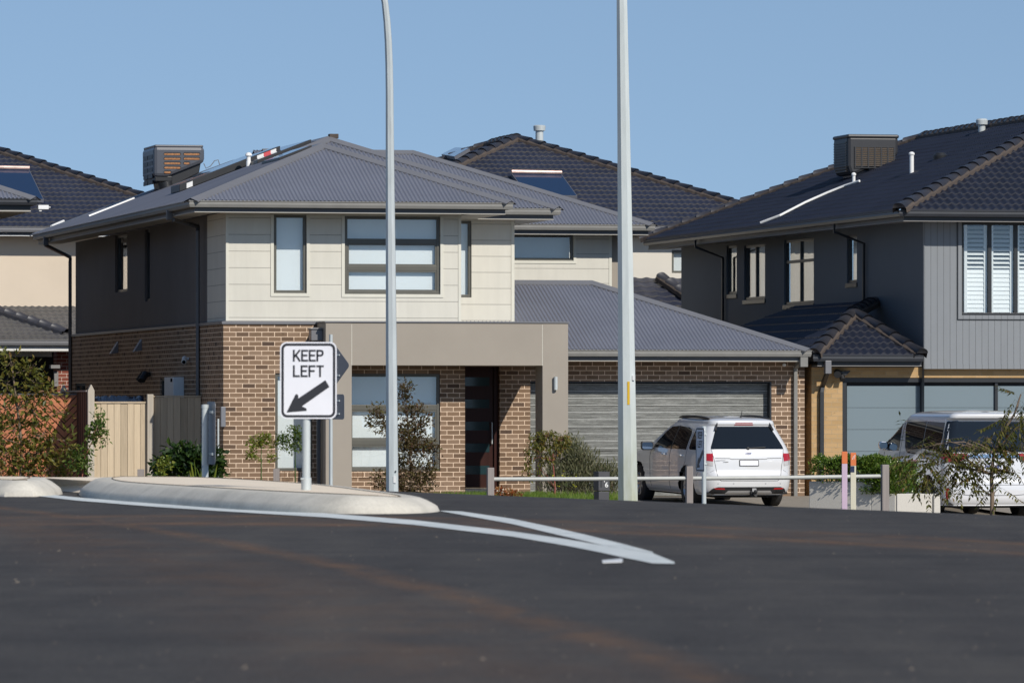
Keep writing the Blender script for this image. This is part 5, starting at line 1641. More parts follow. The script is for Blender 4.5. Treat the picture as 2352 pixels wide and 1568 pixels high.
Y6 = 82.0; b6 = at(1442, 1162, Y6); g6 = gz(b6.x, b6.y); k6 = Y6 / FPX
bp = tag(empty('light_pole', (b6.x, b6.y, g6)), 'thick tapering galvanised pole with a yellow strip, standing before the garage door', 'pole')
def rel6(x, y): p = at(x, y, Y6); return (p.x - b6.x, 0, p.z - g6)
path = []; rad = []
for y, x0, x1 in ((1330, 1418.8, 1467.5), (1162, 1419, 1466), (900, 1418.8, 1460.5), (600, 1418.4, 1454.5), (300, 1417.5, 1447.5), (0, 1415.8, 1441), (-400, 1413, 1431)):
    path.append(rel6((x0 + x1) / 2, y)); rad.append((x1 - x0) / 2 * k6 * 1.035)
mb = MB(); octa(mb, path, rad, 8, R(20)); mb.build('pole', M['galv_pole'] if 'galv_pole' in M else M['galv_pale'], bp)
def strip_on(root, rel, x0, x1, y0, y1, rr, name, mat):
    m = MB(); a = rel(x0, y0); b = rel(x1, y1)
    m.box(a[0], b[0], -rr - .002, -rr + .03, b[2], a[2]); m.build(name, mat, root)
M['yellow'] = simple('yellow_reflector', (.72, .44, .02), .4, var=.05)
r6 = (1460 - 1418.8) / 2 * k6
strip_on(bp, rel6, 1440.5, 1446, 876, 929, r6 * 1.01, 'yellow_strip', M['yellow'])
strip_on(bp, rel6, 1452, 1457, 862, 873, r6 * .86, 'sticker', M['white_paint'])

# ------------------------------------------------------------------ timber bollards joined by a steel rail
YR = 88.0; kR = YR / FPX
r0 = at(1125, 1148, YR)
rl_ = tag(empty('rail_barrier', (r0.x, YR, gz(r0.x, YR))), 'low barrier of three grey timber posts joined by a white steel rail', 'barrier')
g0 = gz(r0.x, YR)
pcs = []
for (x, ytop, w) in ((1126.3, 1073.5, 15.5), (1583, 1070, 15.5), (2032.5, 1066.5, 16.5)):
    c = at(x, ytop, YR); gg = gz(c.x, YR)
    mb = MB(); hw = w * kR / 2
    X = Matrix.Translation((c.x - r0.x, 0, 0)) @ Matrix.Rotation(R(11), 4, 'Z')
    mb.box(-hw, hw, -hw, hw, gg - g0 - .3, c.z - g0, X)
    pcs.append(mb.build('post', M['post_grey'], rl_, bevel=.008))
mb = MB()
pts = [at(x, y, YR) for (x, y) in ((1128, 1100), (1350, 1099.5), (1583, 1098), (1800, 1096.5), (2032, 1093))]
mb.tube([(p.x - r0.x, .0, p.z - g0) for p in pts], 4.6 * kR, 12); mb.build('rail', M['rail'], rl_)

def stake(x0, x1, y0, Y, label, mats, split, name='marker_post', cat='marker post', thick=.03, group=None, cap=None):
    a, b = at(x0, y0, Y), at(x1, y0, Y); g = gz((a.x + b.x) / 2, Y)
    e = tag(empty(name, ((a.x + b.x) / 2, Y, g)), label, cat, group)
    w = (b.x - a.x) / 2; top = a.z - g
    zs = top - split * Y / FPX if split else None
    mb = MB(); mb.box(-w, w, -thick, thick, -.3, zs if zs else top); mb.build('stake', M[mats[0]], e, bevel=.004)
    if zs: mb = MB(); mb.box(-w - .001, w + .001, -thick - .001, thick + .001, zs + .001, top); mb.build('painted_end', M[mats[1]], e, bevel=.004)
    return e, w, top, zs
M['pink_paint'] = simple('faded_pink_paint', (.60, .45, .56), .7, var=.08, stretch=(8, 8, 1)); M['orange_paint'] = simple('orange_paint', (.72, .19, .06), .6, var=.08)
M['ivory_paint'] = simple('ivory_paint', (.66, .62, .48), .7, var=.08, stretch=(8, 8, 1)); M['navy_paint'] = simple('navy_band', (.02, .03, .08), .5)
stake(1933.5, 1946, 1036.5, 86, 'flat pink marker stake with an orange top', ('pink_paint', 'orange_paint'), 28, group='survey marker stakes')
e_, w_, t_, z_s = stake(1953.5, 1966, 1039, 87, 'ivory marker stake with an orange top and navy band', ('ivory_paint', 'orange_paint'), 30, group='survey marker stakes')
mb = MB(); mb.box(-w_ - .002, w_ * .4, -.034, .034, z_s - .10, z_s - .005); mb.build('navy_band', M['navy_paint'], e_)
mb = MB(); stroke(mb, [(-.012, t_ - .10), (.0, t_ - .05), (.012, t_ - .10), (.024, t_ - .04)], .010, -.0335, -.031); mb.build('white_mark', M['white_paint'], e_)
stake(628, 642, 1076, 92, 'short square grey post in front of the tall narrow window', ('post_grey',), 0, 'garden_post', 'post', .05)
stake(316, 331, 1077, 92, 'short square grey post below the pale paling fence', ('post_grey',), 0, 'garden_post', 'post', .05)

# ------------------------------------------------------------------ letterbox number 16
YL = 91.5; kL = YL / FPX; b = at(1382, 1160, YL); gl = gz(b.x, YL)
lb_ = tag(empty('letterbox', (b.x, YL, gl), R(14)), 'charcoal pillar letterbox numbered 16 beside the thick pole', 'letterbox')
zt = at(0, 1085, YL).z - gl
M['letterbox'] = simple('charcoal_letterbox', (.065, .065, .072), .6, var=.1)
hw = 13.5 * kL; zm = at(0, 1128, YL).z - gl
mb = MB(); mb.box(-hw, hw, -.15, .17, zm + .012, zt); mb.box(-hw * .94, hw * .94, -.14, .16, -.1, zm); mb.build('pillar', M['letterbox'], lb_, bevel=.008)
mb = MB(); mb.box(-hw * 1.02, hw * 1.02, -.155, .175, zt + .001, zt + .018); mb.build('cap', M['letterbox'], lb_, bevel=.004)
mb = MB(); mb.box(-hw * .62, -hw * .42, -.153, -.14, zm + .07, zt - .06); mb.build('mail_slot', M['black_plastic'], lb_)
text_mesh('6', .115, .003, (hw * .42, -.153, at(0, 1113, YL).z - gl), M['white_paint'], lb_, 'number', weight=.002)
text_mesh('1', .115, .003, (hw * .05, -.153, at(0, 1101, YL).z - gl), M['white_paint'], lb_, 'number', weight=.002)

# ------------------------------------------------------------------ fences
def fence_palings(F, u0, u1, v, ztop, mat, label, name='paling_fence', capz=.03, seed=1, w=.115, rail=True):
    rnd = random.Random(seed)
    c = F.w((u0 + u1) / 2, v)
    e = tag(empty(name, (c.x, c.y, F.o.z), F.th), label, 'fence')
    mb = MB(); n = int((u1 - u0) / w); L = (u1 - u0); x = -L / 2
    for k in range(n):
        ww = L / n
        mb.box(x + .003, x + ww - .003, -.012 - (k % 2) * .006 - rnd.uniform(0, .004), .012, -.2, ztop - .03 + rnd.uniform(-.006, .0)); x += ww
    mb.build('palings', M[mat], e, fix=True)
    mb = MB(); mb.box(-L / 2, L / 2, -.04, .05, ztop - .028, ztop); mb.build('capping', M[mat], e)
    mb = MB()
    for z in (.3, 1.2): mb.box(-L / 2, L / 2, .014, .06, z, z + .08)
    mb.build('fence_rail', M[mat], e)
    return e
VFN = 2.45
uf = lambda x, v=VFN: FA.front(x, 1000, v)[0]
zf = lambda y, v=VFN, x=300: FA.front(x, y, v)[1]
fence_palings(FA, uf(216), uf(338), VFN, zf(922), 'paling', 'pale sunlit timber paling fence between two posts, left of the house', seed=3)
fence_palings(FA, uf(352), -.02, VFN, zf(908), 'paling', 'weathered timber paling fence in shade against the brick side wall', seed=4)
def fpost(x0, x1, ytop, v, label, mat, point=0):
    u0, u1 = FA.front(x0, 1000, v)[0], FA.front(x1, 1000, v)[0]; zt = FA.front(x0, ytop, v)[1]
    c = FA.w((u0 + u1) / 2, v); e = tag(empty('fence_post', (c.x, c.y, GZ), TH), label, 'fence post', 'timber fence posts')
    w = (u1 - u0) / 2; mb = MB()
    mb.box(-w, w, -w, w, -.3, zt - point)
    if point: mb.mesh([(-w, -w, zt - point), (w, -w, zt - point), (w, w, zt - point), (-w, w, zt - point), (-w * .1, -w, zt), (w * .1, -w, zt), (w * .1, w, zt), (-w * .1, w, zt)], [(0, 1, 5, 4), (1, 2, 6, 5), (2, 3, 7, 6), (3, 0, 4, 7), (4, 5, 6, 7)])
    mb.build('shaft', M[mat], e, bevel=.006)
fpost(337.5, 351.5, 905, VFN - .05, 'square pale fence post between the lit and the shaded palings', 'post_pale')
fpost(201, 216, 883, VFN - .06, 'pale pointed fence post at the left end of the sunlit palings', 'post_pale', .11)
vfar = FA.side(147, 1000, FA.front(205, 1000, VFN)[0])[0]
fpost(139, 154, 884, vfar, 'pale pointed fence post behind the orange chevron gate', 'post_pale', .11)
# boundary fence running back between the posts
ub_ = FA.front(203, 1000, VFN)[0]
zb0 = zf(896)
c = FA.w(ub_, VFN); e = tag(empty('boundary_fence', (c.x, c.y, GZ), TH), 'dark brown paling fence running back between the two pointed posts', 'fence')
mb = MB(); Lb = vfar - VFN; n = int(Lb / .12)
rnd = random.Random(9)
for k_ in range(n): mb.box(-.012 - (k_ % 2) * .02, .012, k_ * Lb / n + .004, (k_ + 1) * Lb / n - .004, -.2, zb0 - .03)
mb.build('palings', M['brown_paling'], e)
mb = MB(); mb.box(-.05, .04, 0, Lb, zb0 - .028, zb0); mb.build('capping', M['post_grey'], e)
# orange chevron gate
vgt = FA.side(180, 1000, ub_)[0]
x0 = FA.front(-90, 1000, vgt)[0]; x1 = ub_ - .03; ztg = FA.front(100, 907, vgt)[1]
c = FA.w((x0 + x1) / 2, vgt); e = tag(empty('timber_gate', (c.x, c.y, GZ), TH), 'orange timber gate with chevron boards behind the autumn shrub', 'gate')
L = x1 - x0
bt = MB()
pnl = FA.front(147.5, 950, vgt)[0] - FA.front(11, 950, vgt)[0]
cen = FA.front(147.5, 950, vgt)[0] - (x0 + x1) / 2
bw = .100
def clip_rect(poly, x0_, x1_, z0_, z1_):
    for (ax, val, keep) in ((0, x0_, 1), (0, x1_, -1), (1, z0_, 1), (1, z1_, -1)):
        out = []
        for i in range(len(poly)):
            a_, b_2 = poly[i], poly[(i + 1) % len(poly)]
            ia, ib = (a_[ax] - val) * keep >= 0, (b_2[ax] - val) * keep >= 0
            if ia: out.append(a_)
            if ia != ib:
                t = (val - a_[ax]) / (b_2[ax] - a_[ax]); out.append((a_[0] + (b_2[0] - a_[0]) * t, a_[1] + (b_2[1] - a_[1]) * t))
        poly = out
        if not poly: break
    return poly
half = pnl / 2
for side in (-1, 1):
    for ci in (-2, -1, 0, 1):
        cx = cen + ci * pnl
        a, b = (cx - half, cx) if side < 0 else (cx, cx + half)
        if b < -L / 2 or a > L / 2: continue
        a, b = max(a, -L / 2) + .002, min(b, L / 2) - .002
        if b - a < .02: continue
        for k_ in range(-30, 60):
            zc = k_ * bw * 1.414
            # boards rise away from the panel centre; below mid height the pattern mirrors
            for (zlo, zhi, sl) in ((.95, ztg, 1), (-.1, .94, 1)):
                s = side * sl
                poly = [(cx - 3, zc - 3 * s), (cx + 3, zc + 3 * s), (cx + 3, zc + 3 * s + bw * 1.414 - .026), (cx - 3, zc - 3 * s + bw * 1.414 - .026)]
                poly = clip_rect(poly, a, b, zlo, zhi)
                if len(poly) >= 3: bt.prism(poly, lambda p: (p[0], -.012, p[1]), lambda p: (p[0], .012, p[1]))
bt.build('chevron_boards', M['merbau'], e, fix=False)
mb = MB(); mb.box(-L / 2, L / 2, .016, .03, -.1, ztg - .01); mb.build('backing', M['door_wood'], e)
mb = MB(); mb.box(-L / 2, L / 2, -.016, .03, ztg + .001, ztg + .03); mb.build('capping', M['fascia'], e)
# dark plastic cover behind the pale palings
vt_ = VFN + .35; u0 = FA.front(218, 910, vt_)[0]; u1 = FA.front(338, 910, vt_)[0]; z1 = FA.front(280, 907, vt_)[1]
c = FA.w((u0 + u1) / 2, vt_); e = tag(empty('covered_stack', (c.x, c.y, GZ), TH), 'crumpled dark blue plastic cover showing above the sunlit palings', 'plastic cover')
L = u1 - u0; vs = []; fs = []; nx, ny = 24, 8; rnd = random.Random(5)
for j in range(ny + 1):
    for i in range(nx + 1):
        f = j / ny
        edge = 0 if 0 < i < nx and 0 < j < ny else 1
        vs.append((-L / 2 + L * i / nx, f * .9, z1 - .05 + rnd.uniform(-.05, .05) - .12 * edge))
for j in range(ny):
    for i in range(nx): a = j * (nx + 1) + i; fs.append((a, a + 1, a + nx + 2, a + nx + 1))
t = NT('dark_blue_plastic'); t.col((.012, .022, .045)); M['tarp'] = t.set(.22, spec=.6)
raw_mesh('cover', vs, fs, M['tarp'], e, True)
mb = MB(); mb.box(-L / 2 + .03, L / 2 - .03, .03, .87, 0, z1 - .2); mb.build('stack', M['black_plastic'], e)

# ------------------------------------------------------------------ planter wall between the driveways
YPn = 95.0; c = at(2060, 1160, YPn)
FP = Frame(c.x, c.y, gz(c.x, c.y))
pw = tag(empty('planter_wall', FP.o, TH), 'low cream rendered planter wall between the two driveways', 'planter')
wd = FP.front(2143, 1160, 0)[0]
zt1 = FP.front(2060, 1133.5, 0)[1]
TQ = R(56)
FQ = Frame(c.x, c.y, FP.o.z, TQ)                                # the side wall is splayed away from the street
vst = FQ.side(2001, 1140, 0)[0]; vend = FQ.side(1858, 1100, 0)[0]
zt2 = FQ.side(1990, 1106, 0)[1]
mb = MB(); mb.box(0, wd, 0, .16, -.4, zt1); mb.build('front_wall', M['planter'], pw, bevel=.012)
WQ = .9
mb = MB(); mb.box(0.002, WQ, .03, vst, -.4, zt1 - .002); o = mb.build('near_side_wall', M['planter'], pw, bevel=.012); o.rotation_euler.z = TQ - TH
mb = MB(); mb.box(0.004, WQ, vst + .001, vend, -.4, zt2); o = mb.build('far_side_wall', M['planter'], pw, bevel=.012); o.rotation_euler.z = TQ - TH
mb = MB(); x1 = FP.front(2158, 1160, 0)[0]; mb.box(wd + .002, x1, -.05, .14, -.4, zt1 - .01); mb.box(wd + .01, x1 + .015, -.065, .15, zt1 - .035, zt1 + .0); mb.build('end_pier', M['planter'], pw, bevel=.01)
# ------------------------------------------------------------------ plants: branch tubes and many small folded leaves
class Leaves:
    def __init__(s): s.v = []; s.f = []

    def leaf(s, p, d, n, L, W):
        """folded leaf at p pointing along d, face normal near n"""
        d = d.normalized(); t = d.cross(n)
        if t.length < 1e-4: t = d.cross(Vector((1, 0, 0.3)))
        t.normalize(); n = t.cross(d)
        a = len(s.v)
        s.v += [tuple(p), tuple(p + d * L * .45 + t * W / 2 + n * W * .18), tuple(p + d * L), tuple(p + d * L * .45 - t * W / 2 + n * W * .18)]
        s.f += [(a, a + 1, a + 2), (a, a + 2, a + 3)]

    def build(s, name, mat, parent):
        me = bpy.data.meshes.new(name); me.from_pydata(s.v, [], s.f); me.update(); me.materials.append(mat)
        o = bpy.data.objects.new(name, me); COL.objects.link(o); o.parent = parent
        return o


def rv(rnd): 
    while True:
        v = Vector((rnd.uniform(-1, 1), rnd.uniform(-1, 1), rnd.uniform(-1, 1)))
        if .01 < v.length < 1: return v


def plant(name, label, cat, px, py, Y, blobs, trunk, mats, leaf=(.06, .03), seed=1, twig=.006, barkr=.02, group=None, droop=0.0, clump=7, gy=None, kind='leaf', stem_from=None, dens=1.9, lsc=1.35):
    """blobs: (px, py, r_px_x, r_px_y, leaves); trunk: list of pixel points from the ground up; sizes become metres at depth Y"""
    rnd = random.Random(seed)
    k = Y / FPX
    b = at(px, py, Y); g = gz(b.x, Y) if gy is None else gy
    e = tag(empty(name, (b.x, Y, g)), label, cat, group)
    def loc(x, y, dy=0.0):
        p = at(x, y, Y); return Vector((p.x - b.x, dy, p.z - g))
    leaf = (leaf[0] * lsc, leaf[1] * lsc)
    L = Leaves(); br = MB()
    tp = [loc(*q[:2]) for q in trunk]
    tp[0].z = min(tp[0].z, 0) if stem_from is None else tp[0].z
    m = len(tp)
    br.tube(tp, [barkr * (1 - .72 * i / (m - 1)) for i in range(m)], 8)
    for (x, y, rx, ry, n) in blobs:
        c = loc(x, y); ry_, rx_ = ry * k, rx * k
        rd = min(rx_, max(ry_, rx_ * .7))
        depth = rnd.uniform(-.25, .25) * rx_
        c.y += depth
        # limb from the nearest trunk point below
        st = min(tp, key=lambda q: (q - c).length + (3 if q.z > c.z + .05 else 0))
        mid = (st + c) / 2 + Vector((0, 0, .12 * (c - st).length)) + rv(rnd) * .04
        br.tube([st, mid, c], [barkr * .34, barkr * .2, twig], 5)
        n = int(n * dens); ncl = max(1, n // clump)
        for q in range(ncl):
            v = rv(rnd); v = v.normalized() * (v.length ** .55)
            p = c + Vector((v.x * rx_, v.y * rd, v.z * ry_))
            if rnd.random() < .5: br.tube([c + (p - c) * .15, (c + p) / 2 + rv(rnd) * .02, p], [twig * .8, twig * .6, twig * .35], 3, False)
            outd = (p - c); outd = outd.normalized() if outd.length > 1e-3 else rv(rnd).normalized()
            if kind == 'pinnate':
                ax = (outd + rv(rnd) * .6 + Vector((0, 0, -droop))).normalized()
                ln = rnd.uniform(.8, 1.25) * leaf[0] * 4.2
                nl = 6
                br.tube([p, p + ax * ln], [.002, .0012], 3, False)
                sd = ax.cross(Vector((0, 0, 1)));
                if sd.length < .05: sd = Vector((1, 0, 0))
                sd.normalize()
                for h in range(nl):
                    pp = p + ax * ln * (.2 + .8 * h / nl)
                    for sgn in (-1, 1):
                        dd = (sd * sgn + ax * .55 + Vector((0, 0, -droop * .9)) + rv(rnd) * .25)
                        L.leaf(pp, dd, Vector((0, 0, 1)) + rv(rnd) * .5, leaf[0] * rnd.uniform(.8, 1.2), leaf[1] * rnd.uniform(.8, 1.2))
                L.leaf(p + ax * ln, ax, Vector((0, 0, 1)) + rv(rnd) * .4, leaf[0], leaf[1])
            else:
                for h in range(clump):
                    pp = p + rv(rnd) * leaf[0] * 1.6
                    dd = outd * .7 + rv(rnd) + Vector((0, 0, -droop))
                    if kind == 'needle': dd = Vector((0, 0, 1)) + rv(rnd) * .9 + outd * .3
                    L.leaf(pp, dd, Vector((0, -.3, .9)) + rv(rnd) * .9, leaf[0] * (sz := rnd.uniform(.5, 1.5)), leaf[1] * sz * rnd.uniform(.8, 1.25))
    br.build('trunk', M[mats[1]], e, fix=False)
    L.build('foliage', M[mats[0]], e)
    return e


# big autumn shrub at the left edge
plant('shrub', 'large loose olive and rust leaved shrub before the orange chevron gate', 'shrub', 40, 1095, 98,
      [(25, 830, 26, 18, 150), (70, 850, 26, 16, 150), (15, 880, 20, 24, 120), (85, 880, 24, 16, 150), (112, 905, 34, 14, 220), (60, 915, 30, 16, 140), (10, 935, 20, 26, 140), (78, 945, 20, 26, 220), (130, 948, 24, 12, 110),
       (30, 985, 34, 26, 300), (95, 1000, 28, 22, 260), (150, 1012, 18, 12, 110), (20, 1040, 44, 28, 480), (75, 1045, 42, 26, 460), (120, 1068, 36, 22, 320), (160, 1055, 22, 16, 140), (178, 1048, 14, 12, 70), (40, 1078, 50, 16, 380), (150, 1082, 24, 10, 120), (-15, 1010, 26, 60, 420), (100, 1030, 18, 14, 110)],
      [(45, 1100), (50, 1020), (40, 940), (30, 860), (22, 815)], ('leaf_olive', 'bark'), (.062, .030), 21, barkr=.03, clump=5, twig=.007, dens=.6, lsc=1.6)
plant('shrub', 'long thin leafy shoot crossing the pale pointed fence post', 'shrub', 196, 1093, 97,
      [(227, 960, 8, 16, 50), (222, 985, 14, 14, 100), (208, 1000, 12, 12, 70), (232, 1003, 8, 12, 40), (196, 1040, 16, 12, 70), (176, 1060, 18, 14, 100), (190, 1072, 14, 10, 50)],
      [(180, 1100), (195, 1050), (212, 1012), (225, 965)], ('leaf_green', 'bark_red'), (.05, .024), 22, barkr=.012, clump=5, twig=.004)
plant('shrub', 'dark green broad leaved bush under the shaded palings', 'shrub', 420, 1100, 100,
      [(385, 1070, 24, 20, 160), (415, 1055, 34, 22, 330), (450, 1065, 26, 26, 240), (480, 1060, 18, 26, 200), (495, 1080, 14, 20, 140)],
      [(430, 1110), (430, 1080), (430, 1050)], ('leaf_dark', 'stem_green'), (.085, .045), 23, barkr=.02, clump=6)
plant('spurge_plant', 'lime green flowering plant at the foot of the shaded palings', 'plant', 372, 1096, 97,
      [(367, 1062, 7, 4, 30), (378, 1057, 7, 5, 30), (388, 1068, 6, 4, 24), (370, 1075, 6, 10, 40), (373, 1088, 5, 8, 30)],
      [(372, 1100), (372, 1078), (372, 1062)], ('leaf_lime', 'stem_green'), (.035, .03), 24, barkr=.007, clump=6, twig=.003)
# strap leaved plants by the sign post
e = None
def blades(name, label, cat, items, Y, mat, seed, group=None):
    rnd = random.Random(seed); k = Y / FPX
    x0, y0 = items[0][0], items[0][1]
    b = at(x0, y0, Y); g = gz(b.x, Y); e = tag(empty(name, (b.x, Y, g)), label, cat, group)
    vs = []; fs = []
    for (xa, ya, xb, yb, w) in items:
        A = at(xa, ya, Y); B = at(xb, yb, Y)
        A = Vector((A.x - b.x, rnd.uniform(-.1, .1), min(A.z - g, 0.02))); B = Vector((B.x - b.x, A.y + rnd.uniform(-.12, .05), B.z - g))
        ax = (B - A); sd = Vector((ax.z, 0, -ax.x)).normalized() * (w * k / 2)
        a = len(vs)
        for i in range(6):
            t = i / 5; ww = math.sin(PI * min(1, .18 + .82 * t)) if t < 1 else 0
            ww = (1 - t) ** .6 * (.5 + t) if t < 1 else 0.02
            p = A + ax * t + Vector((0, -.05 * t * t, -.04 * t * t))
            for h in (-1, 0, 1): vs.append(tuple(p + sd * h * ww + Vector((0, .012 * abs(h), .01 * abs(h)))))
        for i in range(5):
            for h in (0, 1): q = a + i * 3 + h; fs.append((q, q + 1, q + 4, q + 3))
    o = raw_mesh('leaves', vs, fs, M[mat], e, True)
    return e
blades('strap_leaf_plant', 'bright green strap leaved plant beside the thick sign post', 'plant', [(452, 1096, 440, 1055, 9), (455, 1096, 466, 1060, 8), (440, 1096, 412, 1085, 12), (450, 1097, 436, 1075, 8), (478, 1096, 462, 1035, 8), (476, 1096, 452, 1068, 6), (480, 1096, 500, 1060, 8), (455, 1097, 446, 1050, 4)], 96, 'leaf_lime', 31)
# standard roses
plant('standard_rose', 'small standard rose with a yellow green crown before the brickwork', 'rose', 600, 1096, 101,
      [(592, 1013, 14, 10, 90), (610, 1008, 14, 9, 90), (583, 1020, 10, 8, 50), (628, 1020, 10, 8, 44), (583, 1048, 10, 9, 44), (626, 1048, 9, 7, 40), (575, 1040, 8, 10, 34)],
      [(600, 1098), (600, 1060), (600, 1030), (601, 1015)], ('leaf_lime', 'stem_green'), (.034, .022), 41, barkr=.014, clump=5, twig=.004, group='standard roses by the window')
plant('standard_rose', 'small standard rose with a fresh green crown before the tall narrow window', 'rose', 678, 1096, 101,
      [(676, 992, 12, 12, 90), (690, 1008, 14, 12, 110), (660, 1010, 12, 10, 70), (648, 1018, 10, 12, 50), (688, 1026, 12, 8, 70), (664, 1028, 10, 8, 40), (650, 1000, 9, 9, 30)],
      [(678, 1098), (678, 1060), (678, 1035), (677, 1015)], ('leaf_green', 'stem_green'), (.036, .020), 42, barkr=.013, clump=5, twig=.004, group='standard roses by the window')
# plum leaved sapling before the window
plant('sapling', 'upright plum brown sapling in front of the porch window', 'tree', 945, 1150, 97,
      [(930, 893, 13, 14, 130), (927, 920, 13, 16, 120), (868, 945, 16, 16, 120), (865, 970, 20, 14, 130), (885, 985, 14, 12, 90), (960, 945, 20, 14, 150), (970, 965, 22, 14, 170), (935, 960, 16, 20, 120), (945, 990, 34, 16, 320), (930, 1010, 26, 22, 280), (960, 1020, 30, 18, 260),
       (990, 1020, 14, 14, 90), (985, 1040, 14, 12, 80), (935, 1045, 30, 22, 330), (920, 1080, 26, 22, 260), (965, 1080, 30, 18, 220), (985, 1090, 16, 18, 150), (880, 1100, 22, 18, 190), (950, 1115, 44, 22, 480), (920, 1130, 34, 14, 260), (1000, 1062, 10, 8, 24)],
      [(945, 1155), (945, 1080), (938, 1000), (934, 940), (930, 890)], ('leaf_plum', 'bark'), (.046, .020), 43, barkr=.022, clump=5, twig=.004, dens=1.35)
# weeping standard
plant('weeping_tree', 'weeping standard tree with a thin red trunk beside the portico column', 'tree', 1272, 1165, 97,
      [(1258, 1000, 20, 9, 140), (1232, 1010, 14, 10, 100), (1290, 1008, 16, 9, 110), (1300, 1000, 6, 8, 22), (1250, 1022, 20, 10, 130), (1280, 1022, 16, 10, 100), (1222, 1030, 9, 14, 60), (1215, 1055, 6, 18, 50), (1212, 1085, 4, 16, 34), (1246, 1050, 9, 16, 60), (1262, 1052, 8, 16, 40), (1238, 1075, 5, 10, 20), (1296, 1030, 8, 8, 34)],
      [(1273, 1165), (1275, 1120), (1270, 1060), (1271, 1012)], ('leaf_olive', 'bark_red'), (.042, .016), 44, barkr=.020, clump=5, twig=.004, droop=.9)
# grey green bush
plant('rosemary_bush', 'big grey green needle leaved bush behind the letterbox', 'bush', 1320, 1165, 99,
      [(1310, 1030, 26, 16, 330), (1290, 1060, 32, 24, 560), (1335, 1055, 32, 22, 520), (1300, 1100, 40, 26, 760), (1350, 1090, 40, 26, 760), (1385, 1100, 26, 26, 420), (1405, 1120, 16, 34, 360), (1330, 1130, 60, 22, 760), (1265, 1110, 18, 30, 260), (1400, 1080, 14, 14, 110)],
      [(1320, 1170), (1320, 1120), (1320, 1080)], ('leaf_rosemary', 'bark'), (.075, .010), 45, barkr=.03, clump=8, kind='needle', dens=1.8, lsc=1.25)
plant('yellow_daisy_plant', 'low plant with small yellow flowers at the foot of the grey green bush', 'plant', 1300, 1165, 95,
      [(1275, 1092, 3, 3, 6), (1296, 1090, 4, 4, 10), (1294, 1098, 4, 4, 10), (1313, 1098, 4, 4, 10), (1284, 1112, 3, 3, 5), (1322, 1116, 3, 3, 8), (1326, 1092, 3, 3, 5)],
      [(1300, 1170), (1300, 1140), (1300, 1115)], ('petal_yellow', 'stem_green'), (.026, .02), 46, barkr=.005, clump=4, twig=.002, dens=1.0, lsc=1.0)
# orange succulents
plant('succulent', 'low clump of orange and red succulents in the grass by the first timber post', 'plant', 1175, 1160, 95,
      [(1150, 1135, 16, 12, 150), (1172, 1138, 16, 10, 150), (1190, 1145, 12, 8, 100), (1160, 1150, 30, 8, 200)], [(1170, 1165), (1170, 1150), (1170, 1140)], ('leaf_orange', 'stem_green'), (.03, .018), 47, barkr=.008, clump=6)
# hedges in the planter
FPo = FP
def hedge(label, u0, u1, v0, v1, z0, h, n, seed):
    rnd = random.Random(seed)
    c = FQ.w((u0 + u1) / 2, (v0 + v1) / 2, z0); e = tag(empty('hedge', c, TQ), label, 'hedge', 'hedges in the planter')
    L = Leaves(); br = MB()
    hx, hy = (u1 - u0) / 2, (v1 - v0) / 2
    bumps = [(rnd.uniform(-hx, hx), rnd.uniform(-hy, hy), rnd.uniform(.12, .3), rnd.uniform(.02, .14)) for _ in range(26)]
    def top(x, y):
        return h * .80 + max(a * max(0, 1 - ((x - bx) ** 2 + (y - by) ** 2) / r ** 2) for bx, by, r, a in bumps)
    for q in range(int(n / 4)):
        x, y = rnd.uniform(-hx, hx), rnd.uniform(-hy, hy); t = top(x, y)
        f = rnd.random()
        if f < .5: z = t - abs(rnd.gauss(0, .05))
        elif f < .85:
            z = rnd.uniform(.0, t)
            if rnd.random() < .5: x = (-hx if rnd.random() < .6 else hx) + rnd.gauss(0, .04)
            else: y = -hy + rnd.gauss(0, .04)
        else: z = rnd.uniform(0, t)
        p = Vector((x, y, z))
        for w in range(4): L.leaf(p + rv(rnd) * .045, rv(rnd) + Vector((x / hx * .6, y / hy * .5, .6)), Vector((-.1, -.4, .8)) + rv(rnd) * .8, rnd.uniform(.035, .06), rnd.uniform(.02, .03))
    for q in range(30):
        x, y = rnd.uniform(-hx * .8, hx * .8), rnd.uniform(-hy * .8, hy * .8); br.tube([(x, y, -.05), (x + rnd.uniform(-.1, .1), y, top(x, y) * .8)], [.008, .004], 5, False)
    br.build('trunk', M['bark'], e, fix=False); L.build('foliage', M['leaf_hedge'], e)
hz = lambda x, y, u=.0: FP.side(x, y, u)[1]
hedge('near bright green clipped hedge above the lit end of the planter wall', -.03, WQ - .05, .12, vst + .15, zt1, .46, 10000, 61)
hedge('far dark green hedge in the planter below the tan brickwork', -.03, WQ, vst + .05, vend - .05, zt2, .36, 13000, 62)
